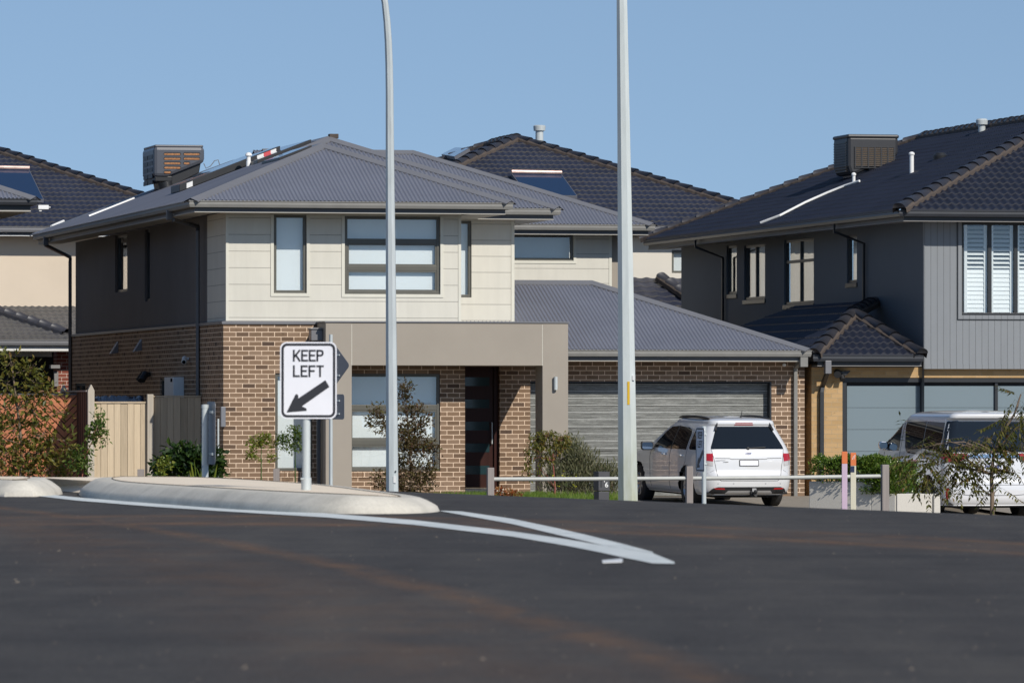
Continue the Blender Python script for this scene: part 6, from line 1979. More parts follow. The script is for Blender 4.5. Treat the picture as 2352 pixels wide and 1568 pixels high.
# street tree at the right
plant('street_tree', 'young street tree with drooping compound leaves before the white van', 'tree', 2279, 1192, 90,
      [(2340, 920, 20, 24, 110), (2330, 955, 26, 14, 90), (2300, 975, 16, 10, 50), (2345, 985, 22, 20, 90), (2150, 1018, 24, 14, 100), (2180, 1030, 20, 12, 80), (2225, 1010, 30, 12, 130), (2270, 1010, 26, 14, 130), (2300, 1022, 26, 16, 120), (2085, 1035, 18, 12, 60), (2120, 1050, 24, 14, 110), (2160, 1060, 26, 14, 120), (2210, 1045, 26, 16, 120),
       (2250, 1045, 20, 16, 90), (2095, 1075, 14, 12, 40), (2130, 1090, 22, 14, 80), (2170, 1085, 20, 14, 80), (2215, 1075, 24, 16, 110), (2260, 1080, 20, 18, 90), (2310, 1060, 18, 16, 70), (2330, 1085, 14, 14, 46), (2296, 1120, 12, 10, 30), (2275, 1135, 10, 14, 26), (2340, 1045, 12, 16, 44), (2195, 1110, 14, 8, 26)],
      [(2279, 1240), (2279, 1190), (2279, 1140), (2277, 1090), (2283, 1040), (2300, 1000), (2330, 950), (2345, 905)], ('leaf_pist', 'bark'), (.10, .036), 71, barkr=.042, clump=7, droop=.75, kind='pinnate', twig=.003, dens=.72, lsc=1.0)
tr_ = MB()

# grass along the garden edge
def grass(label, spans, Y, seed, n):
    rnd = random.Random(seed); vs = []; fs = []
    for i in range(n):
        x0, x1 = spans[rnd.randrange(len(spans))]
        x = rnd.uniform(x0, x1); yy = Y + rnd.uniform(-2.2, 2.2)
        X = (x - CX) / FPX * yy; g = gz(X, yy)
        h = rnd.uniform(.07, .24); w = rnd.uniform(.007, .014)
        dx, dy = rnd.gauss(0, .07), rnd.gauss(0, .07)
        a = len(vs)
        vs += [(X - w, yy, g), (X + w, yy, g), (X + dx * .5 + w * .7, yy + dy * .5, g + h * .6), (X + dx * .5 - w * .7, yy + dy * .5, g + h * .6), (X + dx, yy + dy, g + h)]
        fs += [(a, a + 1, a + 2, a + 3), (a + 3, a + 2, a + 4)]
    o = raw_mesh('grass', vs, fs, M['grass'], None)
    tag(o, label, 'grass', None, 'stuff')
grass('green grass growing along the garden edge', [(1000, 1130), (1060, 1130), (1195, 1290), (1195, 1290), (560, 760), (700, 1000), (1290, 1420), (1000, 1250), (350, 700)], 96.5, 81, 9000)

# gravel bits and leaf litter on the road
rnd = random.Random(90); vs = []; fs = []
def chip(X, Y, r, mt=None):
    a = len(vs); n = 5; z = gz(X, Y) + .002
    off = [rnd.uniform(.6, 1.2) for _ in range(n)]
    for q in range(n): vs.append((X + math.cos(2 * PI * q / n) * r * off[q], Y + math.sin(2 * PI * q / n) * r * off[q], z))
    vs.append((X, Y, z + r * .28))
    for q in range(n): fs.append((a + q, a + (q + 1) % n, a + n))
for i in range(420):
    px_1 = rnd.uniform(-60, 2420); py_1 = 1180 + 400 * rnd.random() ** 1.6
    X, Y = on_level(px_1, py_1, ROADZ)
    chip(X, Y, rnd.uniform(.002, .007) * (1 if rnd.random() < .93 else 1.8))
for (x, y, r) in ((40, 1337, .013), (1100, 1285, .010), (135, 1265, .010), (805, 1277, .008), (1090, 1450, .006), (300, 1641, .008)):
    X, Y = on_level(x, y, ROADZ); chip(X, Y, r)
M['chip'] = simple('pale_stone_chip', (.36, .29, .22), .8, var=.4, scale=3)
o = raw_mesh('gravel', vs, fs, M['chip'], None); tag(o, 'scattered pale stone chips on the asphalt', 'gravel', None, 'stuff')
# a scrap of white paper by the painted line
X, Y = on_level(1406, 1291, ROADZ); z = gz(X, Y)
mb = MB(); mb.mesh([(X - .055, Y - .25, z + .004), (X + .05, Y - .2, z + .006), (X + .06, Y + .22, z + .012), (X - .05, Y + .2, z + .004), (X - .055, Y - .25, z + .008), (X + .05, Y - .2, z + .010), (X + .06, Y + .22, z + .016), (X - .05, Y + .2, z + .008)], [(4, 5, 6, 7), (0, 3, 2, 1), (0, 1, 5, 4), (1, 2, 6, 5), (2, 3, 7, 6), (3, 0, 4, 7)])
tag(mb.build('paper_scrap', M['white_paint']), 'flat scrap of white paper on the asphalt by the painted arrow tip', 'litter')
# ------------------------------------------------------------------ cars: a body lofted through level outlines; every panel, lamp and window follows its surface
def pchip(xs, ys, x):
    n = len(xs)
    if x <= xs[0]: return ys[0]
    if x >= xs[-1]: return ys[-1]
    for i in range(n - 1):
        if x <= xs[i + 1]: break
    h = [xs[k + 1] - xs[k] for k in range(n - 1)]; d = [(ys[k + 1] - ys[k]) / h[k] for k in range(n - 1)]
    def m(k):
        if k == 0: return d[0]
        if k == n - 1: return d[-1]
        if d[k - 1] * d[k] <= 0: return 0
        return 2 * d[k - 1] * d[k] / (d[k - 1] + d[k])
    t = (x - xs[i]) / h[i]
    a, b = ys[i], ys[i + 1]
    return (2 * t ** 3 - 3 * t * t + 1) * a + (t ** 3 - 2 * t * t + t) * h[i] * m(i) + (-2 * t ** 3 + 3 * t * t) * b + (t ** 3 - t * t) * h[i] * m(i + 1)


class Car:
    def __init__(s, rows, L, bow=.05, taper=.05):
        s.rows = rows; s.zs = [r[0] for r in rows]; s.L = L; s.bow = bow; s.tp = taper

    def row(s, z): return [pchip(s.zs, [r[k] for r in s.rows], z) for k in range(1, 6)]
    def T(s, x): q = (x - s.L * .5) / (s.L * .5); return 1 - s.tp * abs(q) ** 2.5

    def rear_x(s, y, z):
        w, xr, xf, rr, rf = s.row(z)
        y = abs(y) / s.T(xr)
        y = min(y, w - .001)
        c = w - rr
        if y <= c: return xr + s.bow * (y / w) ** 2
        b = xr + s.bow * (c / w) ** 2
        return b + rr - math.sqrt(max(0, rr * rr - (y - c) ** 2))

    def side_y(s, x, z):
        w, xr, xf, rr, rf = s.row(z)
        c = w - rr; b = xr + s.bow * (c / w) ** 2
        y = w
        if x < b + rr: y = c + math.sqrt(max(0, rr * rr - (b + rr - x) ** 2))
        elif x > xf - rf: y = (w - rf) + math.sqrt(max(0, rf * rf - (x - xf + rf) ** 2))
        return y * s.T(x)

    def outline(s, z, ns=46):
        w, xr, xf, rr, rf = s.row(z)
        rr = min(rr, w * .95); rf = min(rf, w * .95)
        c = w - rr; pts = []
        for k in range(8): y = c * k / 8; pts.append((xr + s.bow * (y / w) ** 2, y))
        b = xr + s.bow * (c / w) ** 2
        for k in range(10): a = PI / 2 * k / 10; pts.append((b + rr - rr * math.cos(a), c + rr * math.sin(a)))
        x0, x1 = b + rr, xf - rf
        for k in range(ns): pts.append((x0 + (x1 - x0) * k / ns, w))
        for k in range(9): a = PI / 2 * k / 9; pts.append((xf - rf + rf * math.sin(a), w - rf + rf * math.cos(a)))
        for k in range(5): pts.append((xf, (w - rf) * (1 - k / 4)))
        return [(x, y * s.T(x)) for x, y in pts]

    def body(s, name, mat, parent, arches, nz=70):
        z0, z1 = s.zs[0], s.zs[-1]
        levels = sorted(set([z0 + (s.zs[-6] - z0) * k / nz for k in range(nz + 1)] + [s.zs[-6] + (z1 - s.zs[-6]) * k / 14 for k in range(1, 15)]))
        vs = []; rings = []
        for z in levels:
            o = s.outline(z); ring = []
            full = o + [(x, -y) for x, y in reversed(o[1:-1])]
            for x, y in full: ring.append(len(vs)); vs.append([x, y, z])
            rings.append(ring)
        n = len(rings[0]); fs = []
        for i in range(len(rings) - 1):
            for k in range(n):
                q = (rings[i][k], rings[i][(k + 1) % n], rings[i + 1][(k + 1) % n], rings[i + 1][k])
                cx = sum(vs[j][0] for j in q) / 4; cz = sum(vs[j][2] for j in q) / 4; cy = sum(abs(vs[j][1]) for j in q) / 4
                if cy > .45 and any((cx - ax) ** 2 + (cz - az) ** 2 < ar * ar for ax, az, ar in arches): continue
                fs.append(q)
        fs.append(tuple(reversed(rings[-1]))); fs.append(tuple(rings[0]))
        # pull ragged arch edges onto the circle
        for v in vs:
            for ax, az, ar in arches:
                d = math.hypot(v[0] - ax, v[2] - az)
                if abs(v[1]) > .45 and ar * .86 < d < ar * 1.04 and v[2] > z0 + .01:
                    f = ar / d; v[0] = ax + (v[0] - ax) * f; v[2] = max(z0, az + (v[2] - az) * f)
        return raw_mesh(name, [tuple(v) for v in vs], [tuple(reversed(f)) for f in fs], mat, parent, True)

    def patch(s, name, mat, parent, poly, face='rear', off=.004, th=.02, side=1, grid=.05, inset=0):
        """flat polygon in (y,z) or (x,z) laid on the body surface"""
        bm = bmesh.new()
        f = bm.faces.new([bm.verts.new((p[0], 0, p[1])) for p in poly])
        xs_ = [p[0] for p in poly]; zs_ = [p[1] for p in poly]
        for ax, lo, hi in ((0, min(xs_), max(xs_)), (2, min(zs_), max(zs_))):
            n = int((hi - lo) / grid)
            for k in range(1, n + 1):
                co = [0, 0, 0]; co[ax] = lo + (hi - lo) * k / (n + 1); no = [0, 0, 0]; no[ax] = 1
                bmesh.ops.bisect_plane(bm, geom=bm.verts[:] + bm.edges[:] + bm.faces[:], plane_co=co, plane_no=no)
        ex = bmesh.ops.extrude_face_region(bm, geom=bm.faces[:])
        back = {v for v in ex['geom'] if isinstance(v, bmesh.types.BMVert)}
        for v in bm.verts:
            o = off if v not in back else off - th
            a, z = v.co.x, v.co.z
            if face == 'rear': v.co = (s.rear_x(a, z) - o, a, z)
            else: v.co = (a, side * (s.side_y(a, z) + o), z)
        bmesh.ops.recalc_face_normals(bm, faces=bm.faces)
        for f in bm.faces: f.smooth = True
        for e in bm.edges:
            if len(e.link_faces) == 2 and e.calc_face_angle(0) > R(45): e.smooth = False
        me = bpy.data.meshes.new(name); bm.to_mesh(me); bm.free()
        me.materials.append(mat)
        o = bpy.data.objects.new(name, me); COL.objects.link(o); o.parent = parent
        return o

    def line(s, mb, pts, face='rear', w=.008, side=1):
        """dark shut line along a polyline on the surface"""
        P = []
        for i in range(len(pts) - 1):
            (a0, z0), (a1, z1) = pts[i], pts[i + 1]
            n = max(1, int(math.hypot(a1 - a0, z1 - z0) / .06))
            for k in range(n): P.append((a0 + (a1 - a0) * k / n, z0 + (z1 - z0) * k / n))
        P.append(pts[-1])
        if face == 'rear': path = [(s.rear_x(a, z) - .001, a, z) for a, z in P]
        else: path = [(a, side * (s.side_y(a, z) + .001), z) for a, z in P]
        mb.tube(path, w / 2, 4, True, False)


def rpoly(x0, x1, z0, z1, r=.03, n=4): return rrect(x0, x1, z0, z1, r, n)


def wheel(root, x, y, r, wd, side):
    X = Matrix.Translation((x, y, r)) @ Matrix.Rotation(R(90), 4, 'X')
    mb = MB()
    mb.lathe([(r * .62, -wd / 2), (r * .9, -wd / 2), (r * .975, -wd * .42), (r, -wd * .25), (r, wd * .25), (r * .975, wd * .42), (r * .9, wd / 2), (r * .62, wd / 2), (r * .62, -wd / 2)], 36, X)
    t_ = mb.build('tyre', M['tyre'], root)
    rm = MB(); s = -side
    rm.lathe([(0, s * wd * .30), (r * .16, s * wd * .34), (r * .17, s * wd * .22), (r * .52, s * wd * .18), (r * .60, s * wd * .42), (r * .66, s * wd * .46), (r * .66, -s * wd * .3), (0, -s * wd * .3)], 30, X)
    for k in range(7):
        a = 2 * PI * k / 7; c_, s_ = math.cos(a), math.sin(a)
        p = [X @ Vector((c_ * q - s_ * h, s_ * q + c_ * h, s * wd * z)) for q, h, z in ((r * .12, r * .05, .36), (r * .62, r * .08, .44), (r * .62, -r * .08, .44), (r * .12, -r * .05, .36))]
        p2 = [X @ Vector((c_ * q - s_ * h, s_ * q + c_ * h, s * wd * z)) for q, h, z in ((r * .12, r * .05, .2), (r * .62, r * .08, .2), (r * .62, -r * .08, .2), (r * .12, -r * .05, .2))]
        rm.mesh(p + p2, [(0, 1, 2, 3), (7, 6, 5, 4), (0, 4, 5, 1), (1, 5, 6, 2), (2, 6, 7, 3), (3, 7, 4, 0)])
    rm.build('rim', M['alloy'], t_)
    return t_


M['tyre'] = simple('tyre_rubber', (.022, .022, .023), .75, var=.15)
M['alloy'] = simple('alloy_rim', (.42, .43, .45), .3, metal=.8, var=.05)
t = NT('white_car_paint'); t.col((.70, .705, .71)); t.b.inputs['Coat IOR'].default_value = 1.7; M['car_white'] = t.set(.32, spec=.6, coat=1.0, coatr=.03)
t = NT('pearl_white_car_paint'); t.col((.72, .72, .725)); t.b.inputs['Coat IOR'].default_value = 1.8; M['car_pearl'] = t.set(.30, spec=.6, coat=1.0, coatr=.02)
t = NT('red_lens'); t.col((.42, .006, .010)); M['lens_red'] = t.set(.08, spec=.6, coat=1, coatr=.02)
t = NT('clear_lens'); t.col((.55, .52, .50)); M['lens_clear'] = t.set(.08, spec=.6, coat=1, coatr=.02)
M['trim_black'] = simple('black_trim', (.022, .022, .024), .5)
M['seam'] = simple('shut_line', (.03, .03, .032), .8)
M['silver'] = simple('silver_trim', (.50, .50, .50), .35, metal=.4, var=.05)
t = NT('chrome'); t.col((.75, .76, .78)); M['chrome'] = t.set(.08, metal=1.0)
t = NT('blue_badge'); t.col((.02, .05, .22)); M['badge'] = t.set(.15, spec=.6)
M['underbody'] = simple('underbody', (.012, .012, .013), .9)

# ---- the white SUV
SR = [(.25, .84, .11, 4.66, .26, .4), (.31, .895, .05, 4.76, .30, .45), (.42, .93, .012, 4.82, .33, .5), (.54, .94, .0, 4.84, .33, .5), (.64, .94, .015, 4.84, .31, .5), (.72, .94, .040, 4.83, .28, .5),
      (.86, .94, .055, 4.78, .25, .55), (.98, .93, .075, 4.55, .24, .6), (1.05, .915, .095, 3.95, .23, .55), (1.10, .90, .115, 3.62, .23, .40), (1.20, .862, .165, 3.44, .23, .36), (1.35, .795, .26, 3.12, .23, .34), (1.47, .74, .345, 2.86, .22, .32),
      (1.545, .70, .385, 2.68, .20, .3), (1.58, .68, .355, 2.58, .18, .3), (1.635, .655, .36, 2.46, .16, .28), (1.66, .61, .42, 2.36, .15, .26), (1.685, .50, .58, 2.2, .14, .24), (1.703, .34, .85, 1.95, .12, .2), (1.71, .06, 1.2, 1.5, .05, .05)]
suv = Car(SR, 4.84)
KC = .955
YV = 102.3
c = at(1722, 1170, YV)
car = tag(empty('parked_car', (c.x, YV, gz(c.x, YV) + .012), R(90 + 17)), 'white SUV with tinted rear window parked facing the wood grain garage door', 'car')
car.scale = (KC, KC, KC); car.rotation_euler = (0, R(-1.0), R(90 + 17))
AR = [(1.02, .37, .425), (3.88, .37, .425)]
bd = suv.body('body', M['car_white'], car, AR)
mb = MB(); mb.box(.25, 4.5, -.62, .62, .20, .55); mb.box(.14, 4.7, -.80, .80, .262, .30)
for ax in (1.02, 3.88):
    for sd_ in (-1, 1): mb.box(ax - .44, ax + .44, sd_ * .55, sd_ * .70, .22, .85)
mb.build('underbody', M['underbody'], car)
for ax in (1.02, 3.88):
    for sd_ in (-1, 1): wheel(car, ax, sd_ * .80, .365, .235, sd_)
pt = suv.patch
# glass
rw = [(-.725, 1.115), (.725, 1.115), (.715, 1.16), (.60, 1.40), (.53, 1.535), (-.53, 1.535), (-.60, 1.40), (-.715, 1.16)]
rwo = pt('rear_window', M['tint_glass'], car, rw, 'rear', .006)
for sd_ in (1, -1):
    pt('side_window', M['tint_glass'], car, [(3.02, 1.085), (3.05, 1.10), (2.62, 1.40), (2.40, 1.495), (2.02, 1.515), (2.00, 1.085)], 'side', .004, .02, sd_)
    pt('side_window', M['tint_glass'], car, [(1.93, 1.085), (1.95, 1.515), (1.42, 1.50), (1.20, 1.46), (1.14, 1.38), (1.10, 1.085)], 'side', .004, .02, sd_)
    pt('side_window', M['tint_glass'], car, [(.97, 1.12), (1.01, 1.40), (.98, 1.44), (.62, 1.43), (.48, 1.38), (.42, 1.12), (.48, 1.09), (.90, 1.09)], 'side', .004, .02, sd_)
    pt('window_trim', M['trim_black'], car, [(1.94, 1.075), (1.95, 1.52), (2.02, 1.52), (2.01, 1.075)], 'side', .003, .02, sd_)
    # corner glass between the quarter and the tailgate
    pt('corner_glass', M['tint_glass'], car, [(.34, 1.13), (.40, 1.13), (.56, 1.42), (.52, 1.44)], 'side', .003, .02, sd_)
# tail lamps wrap from the tailgate edge onto the side
for sd_ in (1, -1):
    tl = pt('tail_lamp', M['lens_red'], car, [(sd_ * .70, 1.035), (sd_ * .845, 1.03), (sd_ * .85, .90), (sd_ * .705, .885)], 'rear', .010, .03)
    tl2 = pt('lamp_wrap', M['lens_red'], tl, [(.20, .90), (.19, 1.035), (.36, 1.02), (.44, .985), (.30, .90)], 'side', .010, .03, sd_)
    pt('reversing_lens', M['lens_clear'], tl, [(sd_ * .705, .882), (sd_ * .85, .897), (sd_ * .845, .82), (sd_ * .71, .80)], 'rear', .010, .03)
    pt('bumper_reflector', M['lens_red'], car, [(sd_ * .50, .385), (sd_ * .70, .385), (sd_ * .665, .36), (sd_ * .48, .355)], 'rear', .016, .03)
pt('brake_lamp', M['lens_red'], car, [(-.19, 1.56), (.19, 1.56), (.17, 1.605), (-.17, 1.605)], 'rear', .008, .03)
pt('valance', M['trim_black'], car, [(-.62, .405), (.62, .405), (.72, .37), (.80, .27), (-.80, .27), (-.72, .37)], 'rear', .010, .04)
pt('skid_plate', M['silver'], car, [(-.42, .335), (.42, .335), (.47, .285), (.44, .262), (-.44, .262), (-.47, .285)], 'rear', .020, .04)
for sd_ in (1, -1): pt('valance_recess', M['underbody'], car, [(sd_ * .53, .325), (sd_ * .70, .315), (sd_ * .66, .285), (sd_ * .52, .29)], 'rear', .014, .03)
plt_ = pt('number_plate', M['trim_black'], car, rpoly(-.195, .195, .795, .915, .012), 'rear', .010, .03)
pt('plate_face', M['sign_white'], plt_, rpoly(-.180, .180, .808, .902, .01), 'rear', .014, .01)
bg = pt('badge', M['chrome'], car, [(.074 * math.cos(a), 1.045 + .032 * math.sin(a)) for a in [2 * PI * k / 20 for k in range(20)]], 'rear', .012, .02)
pt('badge_field', M['badge'], bg, [(.066 * math.cos(a), 1.045 + .026 * math.sin(a)) for a in [2 * PI * k / 20 for k in range(20)]], 'rear', .015, .01)
text_mesh('Ford', .042, .002, (suv.rear_x(0, 1.045) - .019, 0, 1.045), M['chrome'], bg, 'script', rot=(R(90), 0, R(-90)))
text_mesh('TERRITORY', .034, .002, (suv.rear_x(.5, .905) - .008, .555, .905), M['silver'], car, 'lettering', track=1.25, rot=(R(82), 0, R(-86)))
text_mesh('TITANIUM', .022, .002, (suv.rear_x(.45, .87) - .008, .46, .873), M['trim_black'], car, 'lettering', rot=(R(82), 0, R(-86)))
mb = MB()
suv.line(mb, [(-.72, 1.11), (-.66, .80), (-.62, .56), (-.56, .52), (.56, .52), (.62, .56), (.66, .80), (.72, 1.11)])
suv.line(mb, [(.66, .945), (.38, .94), (.34, .925), (-.34, .925), (-.38, .94), (-.66, .945)], w=.010)
suv.line(mb, [(-.84, .50), (-.80, .66), (-.69, .72)], w=.006); suv.line(mb, [(.84, .50), (.80, .66), (.69, .72)], w=.006)
for sd_ in (1, -1):
    suv.line(mb, [(1.98, .32), (1.97, 1.08)], 'side', .008, sd_)
    suv.line(mb, [(1.22, .72), (1.06, .86), (1.04, 1.08), (1.08, 1.42)], 'side', .007, sd_)
    suv.line(mb, [(3.12, .34), (3.16, .9), (3.10, 1.08)], 'side', .008, sd_)
    suv.line(mb, [(.46, .60), (.34, .70), (.20, .76)], 'side', .006, sd_)
mb.build('shut_line', M['seam'], car, fix=False)
for sd_ in (1, -1):
    for x in (1.32, 2.28):
        h = MB(); y = suv.side_y(x, .97)
        h.tube([(x - .09, sd_ * (y - .005), .968), (x - .07, sd_ * (y + .03), .97), (x + .07, sd_ * (y + .03), .972), (x + .09, sd_ * (y - .005), .972)], .017, 8); h.build('door_handle', M['car_white'], car)
    # mirror
    y = suv.side_y(2.98, 1.10); m_ = MB()
    m_.prism(rrect(0, .25, 1.03, 1.20, .05), lambda p: (2.93, sd_ * (y + .04 + p[0]), p[1]), lambda p: (3.08, sd_ * (y + .03 + p[0] * .9), p[1]))
    m_.box(2.97, 3.05, sd_ * (y - .02), sd_ * (y + .08), 1.06, 1.10)
    mo = m_.build('mirror', M['trim_black'], car, bevel=.015)
    g = MB(); g.prism(rrect(.02, .23, 1.05, 1.18, .04), lambda p: (2.922, sd_ * (y + .04 + p[0]), p[1]), lambda p: (2.932, sd_ * (y + .04 + p[0]), p[1])); g.build('mirror_glass', M['chrome'], mo)
    # roof rails follow the roof edge
    rr_ = MB(); pth = []
    for k in range(11):
        x = .62 + 1.75 * k / 10
        zz = 1.655 + .028 * math.sin(PI * k / 10)
        pth.append((x, sd_ * .60, zz + .02))
    rr_.tube(pth, [.012] + [.026] * 9 + [.012], 8); rr_.build('roof_rail', M['trim_black'], car)
    # spoiler end caps
    sp_ = MB(); sp_.tube([(suv.rear_x(.5, 1.535) - .01, sd_ * .52, 1.60), (suv.rear_x(.56, 1.45) - .015, sd_ * .575, 1.46)], [.014, .026], 6); sp_.build('spoiler_fin', M['trim_black'], car)
mb = MB(); mb.tube([(.72, -.06, 1.67), (.64, -.06, 1.83)], [.010, .005], 6); mb.lathe([(.035, 0), (.02, .035), (0, .04)], 10, Matrix.Translation((.72, -.06, 1.672))); mb.build('antenna', M['trim_black'], car)
mb = MB(); mb.tube([(.06, -.08, .30), (.0, -.08, .26), (-.10, -.08, .27)], .032, 8); mb.lathe([(0, .0), (.028, .01), (.036, .04), (.028, .065), (0, .075)], 12, Matrix.Translation((-.11, -.08, .285))); mb.box(-.02, .06, -.14, -.02, .22, .34)
tb = mb.build('tow_bar', M['trim_black'], car); mb = MB(); mb.box(-.03, .0, -.12, -.04, .32, .38); mb.build('trailer_socket', M['silver'], tb)
mb = MB()
for y in (-.62, -.32, .32, .62): mb.lathe([(.013, -.004), (.013, .003), (0, .004)], 10, Matrix.Translation((suv.rear_x(y, .47), y, .47)) @ Matrix.Rotation(R(-90), 4, 'Y'))
mb.build('parking_sensor', M['silver'], car)
# wiper
mb = MB(); mb.tube([(suv.rear_x(0, 1.13) - .02, .0, 1.13), (suv.rear_x(.3, 1.16) - .025, -.35, 1.15)], .010, 6); mb.lathe([(.03, 0), (.03, .02), (0, .025)], 10, Matrix.Translation((suv.rear_x(0, 1.125) - .0, 0, 1.125)) @ Matrix.Rotation(R(-90), 4, 'Y')); mb.build('wiper', M['trim_black'], car)

# ---- the white people mover at the right
VR = [(.22, .86, .06, 4.80, .22, .4), (.28, .90, .02, 4.86, .24, .45), (.36, .925, .0, 4.90, .25, .5), (.50, .93, .0, 4.92, .24, .5), (.62, .93, .012, 4.92, .22, .5), (.70, .93, .03, 4.9, .2, .5), (.95, .93, .04, 4.82, .19, .55), (1.02, .928, .045, 4.74, .19, .6), (1.10, .92, .05, 4.70, .18, .6), (1.17, .91, .055, 4.58, .18, .55),
      (1.25, .895, .07, 4.30, .17, .45), (1.45, .86, .10, 3.64, .17, .40), (1.62, .825, .135, 3.22, .17, .38), (1.72, .80, .15, 3.0, .16, .36), (1.76, .79, .07, 2.9, .14, .35), (1.81, .765, .06, 2.78, .13, .33), (1.845, .70, .12, 2.66, .12, .3), (1.87, .58, .3, 2.5, .12, .26), (1.888, .38, .7, 2.2, .1, .2), (1.895, .06, 1.3, 1.6, .05, .05)]
van_ = Car(VR, 4.92, bow=.06, taper=.045)
KV = .975
YW = 97.6
c = at(2283, 1180, YW)
van = tag(empty('parked_van', (c.x, YW, gz(c.x, YW) + .012), R(90 + 12.6)), 'white people mover with wraparound dark glass, parked behind the street tree at the right', 'van')
van.scale = (KV, KV, KV)
AV = [(.98, .36, .40), (3.95, .36, .40)]
van_.body('body', M['car_pearl'], van, AV)
mb = MB(); mb.box(.2, 4.6, -.64, .64, .18, .55); mb.box(.10, 4.75, -.82, .82, .235, .27)
for ax in (.98, 3.95):
    for sd_ in (-1, 1): mb.box(ax - .42, ax + .42, sd_ * .55, sd_ * .70, .2, .82)
mb.build('underbody', M['underbody'], van)
for ax in (.98, 3.95):
    for sd_ in (-1, 1): wheel(van, ax, sd_ * .79, .345, .225, sd_)
pv = van_.patch
pv('rear_window', M['tint_glass'], van, [(-.80, 1.16), (.80, 1.16), (.775, 1.45), (.74, 1.70), (-.74, 1.70), (-.775, 1.45)], 'rear', .006)
for sd_ in (1, -1):
    pv('front_window', M['tint_glass'], van, [(3.86, 1.17), (3.40, 1.52), (3.05, 1.66), (2.86, 1.685), (2.80, 1.17)], 'side', .004, .02, sd_)
    pv('sliding_window', M['tint_glass'], van, [(2.60, 1.685), (2.62, 1.60), (2.45, 1.25), (2.36, 1.17), (2.22, 1.13), (1.40, 1.10), (1.40, 1.70)], 'side', .004, .02, sd_)
    pv('rear_side_window', M['tint_glass'], van, [(1.37, 1.70), (1.37, 1.10), (.62, 1.10), (.45, 1.18), (.34, 1.42), (.36, 1.68)], 'side', .004, .02, sd_)
    pv('roof_trim', M['chrome'], van, [(2.95, 1.71), (.35, 1.735), (.35, 1.718), (2.95, 1.695)], 'side', .007, .02, sd_)
    pv('corner_glass', M['tint_glass'], van, [(.30, 1.14), (.30, 1.70), (.17, 1.71), (.12, 1.14)], 'side', .003, .02, sd_)
    tl = pv('tail_lamp', M['lens_red'], van, [(sd_ * .46, 1.135), (sd_ * .86, 1.145), (sd_ * .865, 1.02), (sd_ * .70, .96), (sd_ * .50, 1.05)], 'rear', .012, .03)
    pv('lamp_wrap', M['lens_red'], tl, [(.13, 1.02), (.12, 1.145), (.34, 1.12), (.30, 1.07)], 'side', .010, .03, sd_)
    pv('bumper_reflector', M['lens_red'], van, [(sd_ * .80, .52), (sd_ * .872, .535), (sd_ * .872, .335), (sd_ * .81, .33)], 'rear', .012, .03)
    pv('reflector_recess', M['car_pearl'], van, [(sd_ * .775, .56), (sd_ * .885, .56), (sd_ * .885, .30), (sd_ * .78, .30)], 'rear', .006, .02)
    for x in (2.62, 2.86):
        h = MB(); y = van_.side_y(x, .98)
        h.tube([(x - .08, sd_ * (y - .004), .978), (x - .06, sd_ * (y + .03), .98), (x + .06, sd_ * (y + .03), .98), (x + .08, sd_ * (y - .004), .98)], .016, 8); h.build('door_handle', M['chrome'], van)
    y = van_.side_y(3.55, 1.18); m_ = MB()
    m_.prism(rrect(0, .17, 1.19, 1.33, .05), lambda p: (3.52, sd_ * (y + .0 + p[0]), p[1]), lambda p: (3.66, sd_ * (y + .0 + p[0] * .85), p[1])); m_.box(3.54, 3.62, sd_ * (y - .05), sd_ * (y + .06), 1.17, 1.2)
    m_.build('mirror', M['chrome'], van, bevel=.02)
pv('chrome_strip', M['chrome'], van, [(-.46, 1.125), (.46, 1.125), (.50, 1.06), (-.50, 1.06)], 'rear', .014, .03)
np_ = pv('number_plate', M['sign_white'], van, rpoly(-.19, .19, .83, .95, .012), 'rear', .014, .03)
text_mesh('0ST·193', .092, .002, (van_.rear_x(0, .89) - .017, 0, .89), M['badge'], np_, 'lettering', rot=(R(90), 0, R(-90)), weight=.002)
text_mesh('Vellfire', .05, .002, (van_.rear_x(.5, .80) - .008, -.60, .80), M['silver'], van, 'lettering', rot=(R(90), 0, R(-88)))
mb = MB()
van_.line(mb, [(-.87, 1.0), (-.84, .64), (-.78, .585), (.78, .585), (.84, .64), (.87, 1.0)])
van_.line(mb, [(-.82, .44), (-.4, .40), (.4, .40), (.82, .44)], w=.010)
for sd_ in (1, -1):
    van_.line(mb, [(2.72, .3), (2.72, 1.14), (2.70, 1.68)], 'side', .008, sd_); van_.line(mb, [(1.38, .3), (1.38, 1.09)], 'side', .008, sd_); van_.line(mb, [(3.72, .34), (3.80, .9), (3.72, 1.14)], 'side', .008, sd_)
    van_.line(mb, [(1.40, 1.045), (.30, 1.03)], 'side', .010, sd_)
mb.build('shut_line', M['seam'], van, fix=False)
mb = MB()
for k in range(5): y = -.5 + .25 * k; mb.tube([(.55, y, 1.87), (2.3, y, 1.868)], .006, 4)
mb.build('roof_rib', M['car_pearl'], van)
# headlamp side
for sd_ in (1, -1): pv('headlamp', M['lens_clear'], van, [(4.32, .96), (4.62, .93), (4.60, .80), (4.40, .84)], 'side', .008, .03, sd_)
SKYLIFT, SKYSTR, DUST, OZONE, SUNE, EXPO = 0.17, 0.120, 0.0, 1.8, 4.6, -0.19
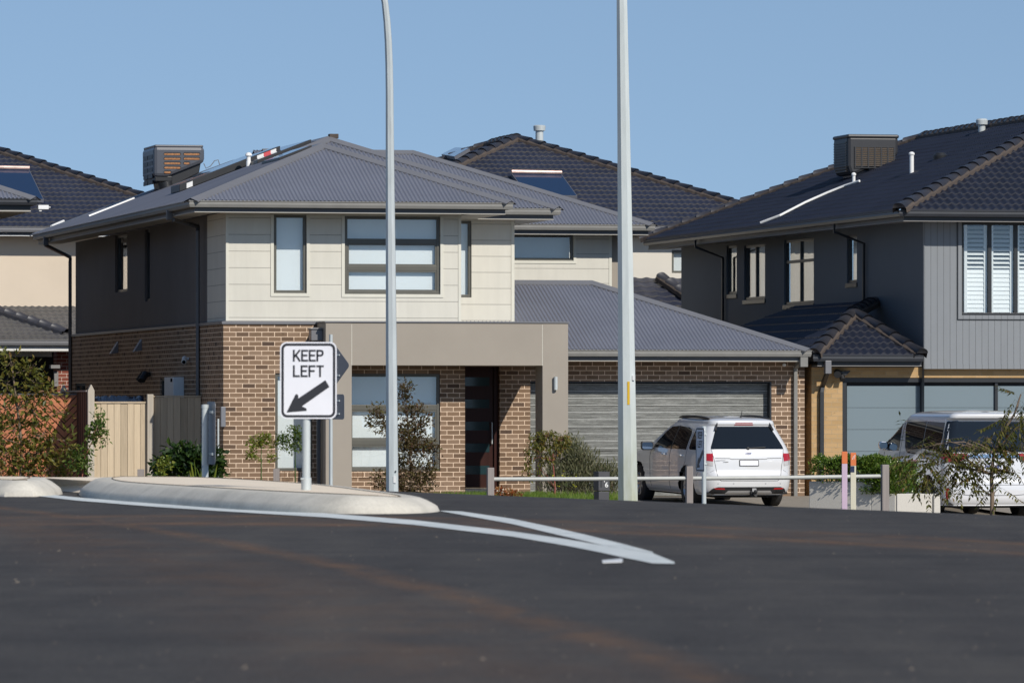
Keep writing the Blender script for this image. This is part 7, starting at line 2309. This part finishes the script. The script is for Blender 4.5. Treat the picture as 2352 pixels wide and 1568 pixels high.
# ------------------------------------------------------------------ light
SA, SB, SCc = .41, 1.0, .77           # towards the sun: along the street, out from the facades, up
sv = Vector((CT * SA + ST * SB, ST * SA - CT * SB, SCc)).normalized()
elev = math.asin(sv.z); azim = math.atan2(sv.x, sv.y)
ld = bpy.data.lights.new('sun', 'SUN'); ld.energy = SUNE; ld.angle = R(.5); ld.color = (1.0, .945, .86)
lo = bpy.data.objects.new('sun', ld); COL.objects.link(lo)
lo.rotation_euler = (-sv).to_track_quat('-Z', 'Y').to_euler()
lo.location = sv * 60
W = bpy.data.worlds.new('World'); SC.world = W; W.use_nodes = True
nt = W.node_tree; bg_ = nt.nodes['Background']
sky = nt.nodes.new('ShaderNodeTexSky'); sky.sky_type = 'NISHITA'; sky.sun_disc = False
sky.sun_elevation = elev; sky.sun_rotation = azim
sky.air_density = 1.0; sky.dust_density = DUST; sky.ozone_density = OZONE
# look a little higher into the sky dome, where the air is clearer
tc = nt.nodes.new('ShaderNodeTexCoord'); va = nt.nodes.new('ShaderNodeVectorMath'); va.operation = 'ADD'; va.inputs[1].default_value = (0, 0, SKYLIFT)
nt.links.new(tc.outputs['Generated'], va.inputs[0])
vn = nt.nodes.new('ShaderNodeVectorMath'); vn.operation = 'NORMALIZE'; nt.links.new(va.outputs[0], vn.inputs[0]); nt.links.new(vn.outputs[0], sky.inputs[0])
nt.links.new(sky.outputs[0], bg_.inputs['Color']); bg_.inputs['Strength'].default_value = SKYSTR

# ------------------------------------------------------------------ camera: 200 mm, level, crouching at the roadside
cd_ = bpy.data.cameras.new('camera'); cam = bpy.data.objects.new('camera', cd_); COL.objects.link(cam)
cam.location = (0, 0, 0); cam.rotation_euler = (R(90), 0, 0)
cd_.lens = 200; cd_.sensor_width = 36; cd_.sensor_fit = 'HORIZONTAL'
cd_.shift_y = (CY - 784) / 2352
cd_.clip_start = .5; cd_.clip_end = 3000
cd_.dof.use_dof = True; cd_.dof.focus_distance = 96; cd_.dof.aperture_fstop = 9.0
SC.camera = cam
SC.view_settings.view_transform = 'Standard'; SC.view_settings.look = 'None'; SC.view_settings.exposure = EXPO; SC.view_settings.gamma = 1
SC.render.engine = 'CYCLES'
SC.cycles.use_denoising = True
SC.cycles.max_bounces = 8; SC.cycles.transparent_max_bounces = 12
